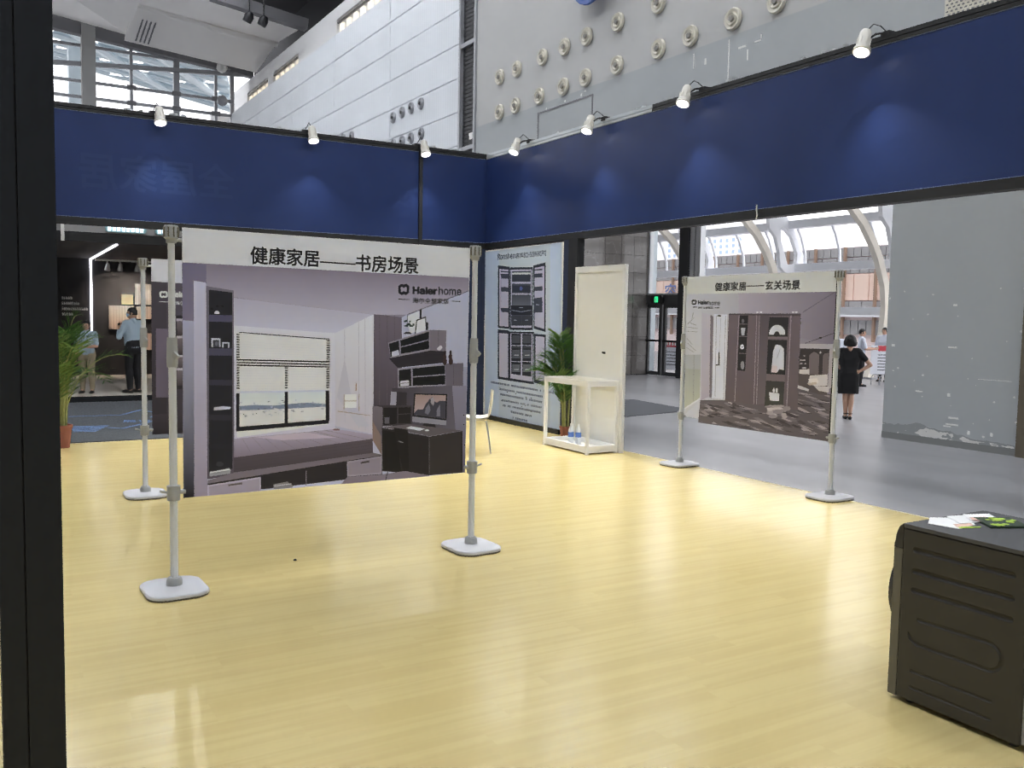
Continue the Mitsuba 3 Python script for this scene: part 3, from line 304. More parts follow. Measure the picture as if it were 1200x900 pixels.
STUDY_T = [[[24,24,28],[[[867,2145,876,2166,878,2181,881,2248,973,2248,974,2247,974,2215,941,2214,943,2206,982,2204,980,2192,941,2192,943,2183,972,2181,972,2139,961,2139,958,2142,912,2142,911,2139,899,2140,899,2183,928,2183,928,2192,894,2192,890,2167,881,2142,878,2139,876,2139],[894,2228,961,2228,961,2236,894,2236],[912,2156,958,2156,958,2169,912,2170],[894,2206,928,2206,928,2214,894,2214]],[[748,2153,749,2157,776,2166,793,2175,803,2183,802,2186,800,2186,775,2173,759,2167,755,2168,750,2175,752,2178,777,2186,795,2197,792,2201,774,2192,757,2187,750,2196,752,2198,771,2204,787,2211,767,2212,766,2214,767,2224,840,2225,842,2223,842,2213,840,2212,849,2204,849,2202,831,2187,842,2169,851,2161,862,2155,862,2152,856,2144,847,2147,833,2158,825,2170,820,2181,817,2180,819,2161,817,2151,814,2146,805,2140,786,2139,782,2149,782,2152,800,2153,804,2158,805,2168,778,2153,758,2145,754,2145],[804,2207,814,2192,838,2212,810,2212]],[[750,2218,750,2242,752,2245,794,2245,793,2253,805,2257,812,2245,857,2243,857,2217,856,2214,844,2215,843,2231,765,2231,765,2217,763,2214,753,2214]],[[623,2145,628,2158,632,2175,634,2243,635,2245,680,2245,676,2251,676,2253,688,2257,697,2245,738,2245,740,2234,738,2231,697,2231,697,2228,727,2226,729,2226,729,2212,741,2211,741,2200,729,2198,729,2184,733,2179,733,2177,716,2166,724,2161,741,2156,741,2152,735,2145,715,2151,697,2164,696,2146,695,2144,688,2140,668,2139,663,2149,663,2151,682,2151,682,2161,650,2146,646,2147,641,2156,634,2139],[698,2184,705,2173,719,2183],[715,2212,715,2215,697,2215,697,2212],[697,2195,715,2195,715,2200,697,2200],[647,2231,647,2212,682,2212,682,2215,652,2215,651,2218,652,2226,682,2228,682,2231],[663,2183,676,2174,676,2172,682,2174,682,2184],[642,2158,664,2167,648,2179,652,2183,650,2185,651,2195,682,2195,682,2200,647,2200,646,2178],[642,2157,642,2157,642,2157]],[[501,2206,515,2229,525,2256,535,2253,536,2252,536,2247,557,2248,562,2245,564,2246,578,2246,578,2253,579,2256,589,2256,591,2246,609,2246,611,2245,611,2230,619,2229,619,2219,611,2218,611,2202,609,2201,591,2201,591,2196,612,2196,613,2185,611,2184,591,2184,591,2179,615,2179,617,2178,617,2168,614,2167,591,2167,590,2153,618,2153,619,2149,617,2141,615,2140,574,2141,562,2145,549,2153,534,2139,528,2142,525,2139,516,2139,515,2200,510,2194,507,2194],[598,2229,598,2234,591,2234,591,2230],[591,2212,598,2212,598,2218,591,2218],[562,2196,578,2196,578,2200,564,2201,562,2202],[558,2230,578,2229,578,2234,563,2234,562,2237],[558,2179,578,2179,578,2184,562,2184,560,2187],[555,2166,566,2157,578,2155,578,2167,558,2167,557,2174],[550,2212,562,2209,563,2212,578,2212,578,2217,558,2218,556,2225],[528,2151,532,2153,539,2163,532,2180,529,2189,539,2192,545,2179,547,2187,549,2198,539,2198,534,2196,529,2203,529,2207,534,2211,539,2219,546,2234,532,2235,528,2226]]]],[[24,24,28],[[[1628,2184,1628,2193,1629,2195,1676,2195,1675,2198,1642,2199,1643,2238,1729,2238,1730,2199,1691,2198,1694,2195,1743,2195,1744,2194,1744,2184,1743,2182,1629,2182],[1656,2210,1715,2209,1715,2213,1656,2213],[1656,2224,1715,2224,1715,2227,1656,2227]],[[1625,2132,1628,2136,1642,2141,1656,2148,1646,2150,1644,2152,1644,2179,1646,2180,1727,2180,1728,2179,1728,2151,1727,2150,1713,2148,1741,2136,1744,2133,1744,2131,1734,2123,1724,2129,1700,2141,1700,2143,1705,2150,1694,2150,1692,2128,1690,2124,1685,2122,1666,2122,1662,2129,1663,2134,1679,2134,1679,2150,1666,2150,1671,2146,1668,2141,1637,2123,1634,2124],[1660,2161,1713,2161,1713,2169,1660,2169]],[[1501,2139,1499,2152,1515,2158,1515,2198,1501,2199,1500,2212,1515,2212,1515,2239,1517,2242,1529,2241,1529,2213,1542,2212,1544,2200,1558,2208,1577,2223,1543,2223,1542,2224,1542,2237,1598,2238,1606,2232,1604,2227,1574,2203,1617,2203,1618,2200,1613,2143,1610,2132,1605,2126,1598,2123,1582,2123,1577,2133,1580,2137,1595,2136,1596,2139,1600,2160,1603,2189,1599,2188,1591,2169,1577,2146,1566,2132,1553,2122,1542,2128,1542,2131,1557,2142,1567,2153,1579,2171,1584,2189,1579,2188,1568,2169,1551,2150,1548,2150,1543,2153,1505,2138],[1529,2164,1542,2167,1544,2162,1557,2174,1563,2188,1547,2186,1542,2198,1529,2198]],[[1371,2128,1379,2146,1382,2164,1386,2231,1425,2231,1424,2239,1437,2243,1443,2231,1484,2229,1485,2198,1482,2196,1447,2195,1452,2184,1487,2184,1487,2171,1437,2171,1436,2167,1436,2164,1480,2164,1479,2138,1472,2126,1462,2123,1443,2123,1439,2134,1441,2136,1462,2136,1465,2151,1433,2152,1427,2139,1418,2131,1404,2123,1399,2122,1393,2129,1393,2132,1403,2137,1414,2146,1419,2157,1422,2171,1399,2172,1393,2143,1385,2123,1381,2122],[1399,2209,1470,2209,1470,2217,1399,2218],[1399,2195,1399,2184,1437,2184,1431,2196]],[[1248,2185,1250,2186,1294,2188,1294,2207,1258,2207,1257,2209,1257,2219,1258,2220,1294,2220,1295,2243,1308,2242,1308,2220,1342,2220,1332,2229,1332,2233,1336,2237,1341,2239,1366,2220,1365,2218,1358,2210,1356,2210,1347,2217,1347,2188,1363,2186,1365,2185,1361,2148,1358,2139,1350,2134,1324,2134,1320,2147,1322,2148,1346,2148,1348,2158,1350,2172,1309,2172,1308,2123,1295,2122,1294,2123,1294,2172,1250,2172,1248,2175],[1333,2207,1308,2207,1308,2188,1333,2186]]]],[[24,24,28],[[[984,2180,1247,2175,1247,2166,984,2170]]]],[[30,30,34],[[[1583,2028,1607,2047,1628,2040,1628,2018,1609,2025,1602,2019,1603,1990,1611,1984,1629,1997,1629,1972,1610,1963,1584,1979]]]],[[30,30,34],[[[1671,1983,1646,1964,1625,1972,1625,1994,1644,1987,1651,1993,1651,2022,1642,2028,1625,2014,1625,2040,1644,2049,1670,2033]]]],[[30,30,34],[[[1803,2022,1803,2026,1805,2029,1809,2031,1816,2031,1822,2029,1823,2023,1819,2018,1822,2015,1822,2000,1824,2006,1828,2012,1834,2016,1840,2018,1850,2019,1860,2016,1868,2010,1872,2002,1872,2015,1874,2018,1885,2018,1888,2017,1894,2019,1903,2018,1904,2016,1904,2006,1901,2004,1893,2004,1890,2002,1890,1977,1888,1975,1886,1974,1876,1974,1872,1975,1872,1992,1868,1990,1871,1988,1871,1985,1869,1981,1863,1976,1858,1974,1845,1973,1836,1975,1827,1980,1823,1986,1822,1991,1821,1975,1818,1974,1808,1974,1806,1974,1805,1977,1805,2015,1806,2018],[1841,1990,1843,1987,1849,1986,1852,1987,1854,1990],[1844,2005,1842,2003,1852,2004,1848,2005]],[[1756,1986,1756,1992,1758,1995,1761,1999,1765,2000,1760,2002,1757,2005,1758,2010,1765,2015,1773,2018,1783,2019,1790,2018,1798,2013,1800,2010,1802,2004,1802,1977,1800,1974,1789,1974,1786,1974,1779,1973,1769,1973,1765,1975,1760,1979],[1774,1987,1776,1986,1781,1987,1784,1990,1775,1989,1774,1988],[1774,2003,1784,2004,1784,2004,1782,2005,1778,2005]],[[1698,2028,1702,2030,1714,2030,1716,2028,1716,2010,1737,2010,1738,2029,1741,2030,1751,2030,1755,2029,1755,1976,1753,1974,1741,1974,1738,1975,1737,1996,1716,1996,1715,1975,1713,1974,1702,1974,1699,1975]]]],[[30,30,34],[[[2071,1995,2072,2003,2074,2012,2079,2017,2085,2021,2094,2022,2100,2020,2107,2015,2110,2010,2111,2001,2111,1995,2082,1994,2084,1988,2086,1986,2091,1985,2098,1986,2102,1991,2110,1989,2111,1986,2108,1981,2101,1976,2095,1975,2089,1975,2081,1978,2074,1985],[2082,2004,2101,2003,2101,2005,2097,2011,2090,2012,2086,2010,2083,2007]],[[2006,1977,2007,2021,2015,2021,2017,2018,2021,2021,2029,2022,2033,2019,2037,2016,2043,2021,2053,2022,2058,2019,2062,2016,2065,2008,2064,1976,2056,1976,2054,1978,2054,2007,2052,2011,2049,2012,2043,2011,2040,2006,2040,1976,2031,1976,2030,1977,2030,2007,2027,2011,2025,2012,2020,2011,2017,2007,2016,1976,2008,1976]],[[1958,1995,1959,2003,1961,2012,1966,2018,1973,2021,1982,2022,1990,2019,1995,2014,1999,2006,2000,1996,1998,1988,1995,1982,1991,1979,1985,1976,1976,1975,1966,1978,1961,1985],[1969,1995,1971,1989,1974,1985,1980,1985,1985,1986,1988,1991,1989,1996,1989,2003,1986,2009,1980,2012,1973,2010,1969,2004]],[[1914,2034,1916,2035,1924,2035,1925,2018,1932,2021,1938,2022,1945,2019,1949,2015,1952,2007,1951,1976,1943,1976,1941,1978,1941,2006,1938,2011,1935,2012,1929,2010,1926,2006,1924,1976,1915,1976]]]],[[30,30,34],[[[1954,1909,1957,1914,1960,1922,1961,1945,2000,1945,2000,1934,1987,1933,1987,1930,2002,1930,2003,1930,2003,1926,2002,1926,1987,1925,1987,1923,1998,1923,1999,1922,1999,1907,1994,1907,1993,1909,1974,1909,1973,1907,1969,1907,1968,1908,1968,1922,1969,1923,1980,1923,1980,1926,1966,1926,1964,1916,1961,1908,1960,1907,1959,1907],[1966,1939,1994,1938,1994,1941,1967,1941],[1974,1914,1993,1913,1993,1918,1974,1918],[1966,1931,1980,1930,1981,1933,1966,1933]],[[1905,1912,1905,1914,1917,1917,1928,1922,1927,1924,1915,1918,1909,1917,1908,1917,1905,1920,1906,1921,1916,1924,1925,1928,1923,1928,1910,1924,1909,1924,1908,1924,1906,1927,1906,1928,1915,1930,1920,1932,1913,1933,1912,1934,1911,1933,1907,1933,1906,1934,1906,1943,1906,1944,1924,1944,1923,1947,1929,1948,1932,1944,1950,1944,1951,1944,1951,1934,1950,1933,1946,1933,1945,1934,1945,1939,1912,1939,1912,1936,1913,1937,1944,1937,1944,1933,1947,1930,1947,1929,1940,1924,1945,1917,1949,1915,1953,1913,1953,1912,1950,1909,1949,1909,1943,1912,1939,1916,1935,1922,1935,1915,1934,1912,1931,1909,1928,1907,1920,1907,1919,1912,1919,1912,1926,1912,1927,1912,1928,1914,1929,1917,1920,1913,1908,1909,1907,1909],[1929,1931,1932,1926,1942,1932,1931,1933]],[[1852,1909,1855,1915,1857,1922,1858,1946,1898,1946,1898,1935,1897,1934,1864,1934,1864,1933,1899,1933,1900,1930,1899,1929,1892,1928,1899,1923,1899,1922,1896,1920,1897,1919,1897,1916,1884,1915,1883,1913,1901,1913,1901,1912,1901,1909,1861,1908,1860,1909,1860,1911,1858,1907,1856,1907],[1892,1922,1884,1922,1884,1920,1894,1920],[1864,1939,1892,1939,1892,1941,1864,1941],[1876,1927,1878,1926,1885,1927,1883,1929,1878,1929],[1861,1913,1877,1913,1877,1915,1865,1915,1864,1916,1864,1920,1865,1920,1877,1920,1877,1922,1866,1921,1865,1921,1864,1925,1868,1927,1870,1929,1864,1928,1863,1920]],[[1801,1930,1801,1932,1808,1934,1816,1939,1821,1944,1825,1948,1826,1948,1830,1947,1830,1944,1835,1941,1841,1936,1851,1932,1852,1930,1848,1927,1843,1929,1842,1928,1829,1928,1829,1923,1842,1923,1843,1922,1843,1919,1842,1918,1829,1918,1829,1913,1849,1913,1849,1912,1849,1909,1804,1908,1803,1909,1804,1913,1823,1913,1823,1918,1810,1918,1810,1919,1810,1922,1811,1923,1823,1923,1823,1928,1810,1928,1809,1929,1804,1928],[1826,1941,1815,1932,1838,1933]],[[1750,1930,1750,1931,1755,1934,1759,1939,1764,1948,1768,1947,1770,1947,1767,1941,1797,1940,1799,1939,1799,1938,1796,1933,1792,1928,1789,1928,1796,1920,1799,1916,1799,1915,1795,1913,1793,1914,1789,1919,1783,1927,1783,1928,1787,1930,1790,1936,1779,1936,1778,1910,1775,1908,1765,1907,1763,1911,1764,1912,1772,1912,1772,1935,1763,1936,1759,1930,1755,1927]],[[1751,1916,1751,1917,1755,1920,1758,1924,1762,1930,1768,1929,1768,1927,1765,1922,1756,1913,1755,1914]],[[1701,1911,1708,1925,1710,1925,1712,1924,1712,1927,1717,1928,1718,1933,1715,1931,1712,1933,1711,1934,1716,1940,1720,1948,1726,1947,1725,1943,1747,1943,1747,1939,1746,1938,1722,1938,1721,1937,1744,1936,1745,1936,1745,1928,1747,1928,1749,1927,1748,1923,1748,1922,1744,1922,1744,1922,1744,1918,1747,1917,1747,1914,1743,1913,1742,1911,1740,1909,1737,1907,1729,1908,1728,1911,1728,1912,1736,1912,1737,1913,1715,1913,1715,1914,1716,1922,1713,1922,1710,1915,1706,1908,1704,1908],[1733,1931,1735,1929,1736,1928,1739,1928,1739,1931],[1731,1922,1734,1920,1735,1918,1738,1918,1738,1922],[1724,1931,1723,1928,1729,1928,1726,1930,1725,1931],[1722,1922,1722,1918,1729,1918,1724,1922]],[[1702,1944,1705,1947,1706,1947,1714,1944,1716,1942,1713,1939,1712,1939,1702,1943]],[[1699,1931,1699,1933,1701,1935,1703,1935,1711,1932,1712,1930,1710,1927,1709,1927]]]],[[30,30,34],[[[1584,1937,1674,1935,1674,1930,1584,1931]]]],[[30,30,34],[[[2025,1934,2106,1932,2106,1926,2025,1928]]]]]
REAR = [[[200,200,204],0,0,[76,2319,1905,2290,1910,614,70,605]],[[82,75,82],[52,47,52],"v",[75,2099,1905,2044,1910,595,70,602]],[[70,64,68],[44,40,44],"v",[76,2099,220,2092,205,604,70,602]],[[104,94,102],[92,84,92],"v",[113,1644,295,1637,289,961,106,966]],[[60,54,58],[40,37,40],"v",[72,799,352,805,351,603,70,602]],[[40,38,40],0,0,[301,1772,573,1776,568,1039,294,1046]],[[176,168,166],0,0,[303,1742,573,1746,573,1721,302,1717]],[[176,168,166],0,0,[301,1572,572,1573,572,1547,301,1546]],[[176,168,166],0,0,[299,1384,570,1383,570,1357,299,1359]],[[176,168,166],0,0,[298,1253,569,1250,569,1224,298,1228]],[[112,102,102],[60,54,55],"v",[308,1713,573,1716,572,1580,311,1578]],[[112,102,102],[60,54,55],"v",[306,1545,572,1546,570,1391,309,1393]],[[112,102,102],[60,54,55],"v",[305,1355,570,1353,570,1254,308,1257]],[[112,102,102],[60,54,55],"v",[304,1224,569,1220,568,1073,306,1079]]]
REAR_T = [[[210,210,212],[[[148,1995,170,2011,189,2004,189,1986,172,1992,165,1987,165,1963,173,1958,189,1969,188,1948,171,1940,148,1954]]]],[[210,210,212],[[[227,1957,204,1941,185,1948,186,1966,203,1960,209,1965,209,1989,202,1994,186,1983,186,2004,203,2012,227,1998]]]],[[210,210,212],[[[330,2001,330,2005,331,2008,335,2011,340,2011,345,2008,346,2002,343,1996,345,1993,345,1978,347,1984,350,1991,355,1995,359,1997,367,1998,375,1994,381,1989,385,1980,385,1993,387,1996,395,1997,398,1996,402,1998,409,1997,411,1994,411,1984,408,1982,402,1982,399,1980,399,1954,398,1952,396,1950,388,1950,385,1952,385,1970,382,1968,384,1965,384,1962,383,1958,378,1953,373,1951,363,1950,356,1952,349,1957,346,1963,345,1968,344,1952,341,1950,334,1950,332,1951,331,1954,331,1993,332,1996],[360,1967,362,1964,366,1964,369,1964,371,1967],[362,1983,361,1981,369,1982,366,1983]],[[292,1964,292,1969,294,1973,296,1977,300,1978,295,1980,293,1983,294,1988,299,1993,306,1997,314,1998,319,1996,326,1991,328,1988,329,1982,329,1954,328,1951,319,1950,316,1951,311,1950,303,1950,299,1952,295,1956],[307,1964,308,1964,312,1964,315,1968,308,1966,306,1966],[307,1981,315,1982,315,1982,313,1983,310,1983]],[[246,2007,249,2009,259,2009,260,2007,260,1988,277,1988,277,2008,280,2009,289,2009,291,2008,291,1953,290,1951,280,1950,277,1952,277,1973,260,1973,260,1952,258,1950,249,1950,247,1952]]]],[[210,210,212],[[[542,1970,543,1978,545,1987,548,1992,553,1996,560,1997,565,1996,571,1990,573,1985,574,1976,574,1970,551,1969,553,1962,554,1960,558,1959,564,1960,567,1966,573,1963,574,1960,572,1955,566,1950,562,1948,557,1948,550,1951,545,1959],[551,1979,566,1978,566,1980,563,1986,557,1987,554,1985,552,1982]],[[491,1951,492,1996,498,1996,500,1993,503,1996,509,1997,513,1995,515,1991,521,1996,528,1997,532,1995,535,1992,538,1983,537,1950,530,1950,529,1951,529,1982,527,1986,525,1987,521,1986,518,1981,518,1950,511,1950,510,1951,510,1982,508,1986,506,1987,502,1986,500,1982,499,1950,492,1950]],[[453,1970,454,1978,456,1987,460,1993,465,1996,472,1997,478,1994,483,1989,486,1981,486,1970,484,1962,483,1956,480,1953,475,1950,468,1948,460,1952,456,1959],[462,1970,463,1963,466,1959,471,1959,474,1960,477,1965,478,1970,478,1977,475,1984,471,1987,465,1985,462,1979]],[[419,2010,420,2011,427,2011,427,1993,433,1996,437,1997,443,1995,446,1990,448,1982,448,1950,441,1950,440,1951,440,1981,437,1986,435,1987,430,1985,428,1981,427,1950,419,1950]]]],[[210,210,212],[[[147,1909,298,1906,298,1899,147,1902]]]],[[205,205,208],[[[503,1880,505,1885,507,1892,508,1914,539,1914,539,1904,527,1903,528,1900,541,1900,541,1896,528,1896,528,1892,538,1892,538,1878,534,1878,534,1880,518,1880,517,1878,514,1878,514,1892,524,1892,523,1896,511,1896,510,1887,508,1880,506,1878],[511,1907,534,1907,535,1910,511,1911],[534,1889,518,1889,518,1883,534,1883],[511,1900,524,1900,524,1903,511,1903]],[[463,1883,463,1884,467,1885,474,1888,481,1893,481,1894,480,1894,472,1890,466,1888,465,1888,464,1890,464,1891,472,1893,479,1897,477,1899,471,1896,466,1894,464,1897,464,1897,471,1899,477,1902,469,1903,469,1906,494,1906,494,1903,483,1903,481,1901,485,1895,493,1902,496,1900,496,1899,490,1895,494,1888,497,1885,501,1883,499,1880,495,1881,491,1885,487,1893,486,1892,486,1885,486,1883,484,1880,482,1879,475,1878,474,1882,479,1882,481,1883,482,1885,482,1888,474,1884,466,1880,465,1880]],[[464,1903,464,1913,479,1913,478,1916,481,1917,482,1917,484,1913,499,1913,499,1904,495,1904,495,1909,468,1909,468,1904]],[[420,1880,423,1886,425,1893,425,1914,456,1914,456,1904,429,1904,429,1903,458,1902,458,1899,451,1899,458,1893,457,1892,454,1891,452,1893,445,1893,445,1890,455,1890,456,1887,445,1887,445,1883,459,1883,459,1880,427,1880,427,1883,441,1883,441,1887,430,1887,430,1890,441,1890,441,1893,431,1891,430,1895,432,1896,435,1899,429,1899,428,1889,426,1881,424,1878],[429,1908,452,1908,453,1911,429,1911],[441,1899,437,1896,448,1896,446,1898,446,1899]],[[379,1900,379,1901,385,1904,391,1908,396,1913,399,1917,402,1916,402,1914,406,1909,411,1905,419,1901,419,1900,417,1897,412,1900,412,1898,401,1898,401,1893,412,1893,412,1889,401,1889,401,1883,417,1883,417,1880,381,1879,381,1883,397,1883,397,1889,387,1889,386,1892,397,1893,397,1898,386,1898,386,1900,381,1898],[394,1906,389,1901,410,1901,403,1907,399,1911]],[[338,1900,345,1907,349,1916,353,1915,351,1909,374,1909,377,1909,374,1902,372,1898,368,1899,371,1905,360,1905,360,1882,360,1880,358,1878,350,1878,349,1882,349,1883,356,1883,356,1905,348,1905,342,1897]],[[365,1897,365,1898,368,1899,375,1890,377,1886,373,1884,370,1890]],[[339,1887,339,1887,344,1892,348,1899,352,1898,348,1891,343,1884]],[[299,1881,304,1895,305,1895,307,1893,308,1897,312,1897,313,1904,310,1901,307,1903,307,1904,311,1909,314,1916,318,1916,317,1912,335,1911,335,1908,315,1908,314,1905,333,1905,333,1897,336,1897,337,1894,336,1893,333,1893,332,1888,335,1888,335,1884,332,1884,331,1881,330,1880,327,1878,322,1879,321,1882,327,1882,328,1884,310,1884,311,1893,308,1893,307,1889,302,1879],[323,1901,326,1898,326,1897,329,1897,330,1901],[321,1893,325,1889,325,1888,325,1888,329,1888,329,1893],[316,1901,316,1897,323,1897,319,1901,319,1901],[315,1893,314,1888,322,1888,318,1892,318,1893]],[[300,1913,302,1916,302,1916,307,1914,309,1911,307,1909]],[[297,1901,299,1903,300,1904,306,1901,307,1899,305,1897,304,1897]]]]]
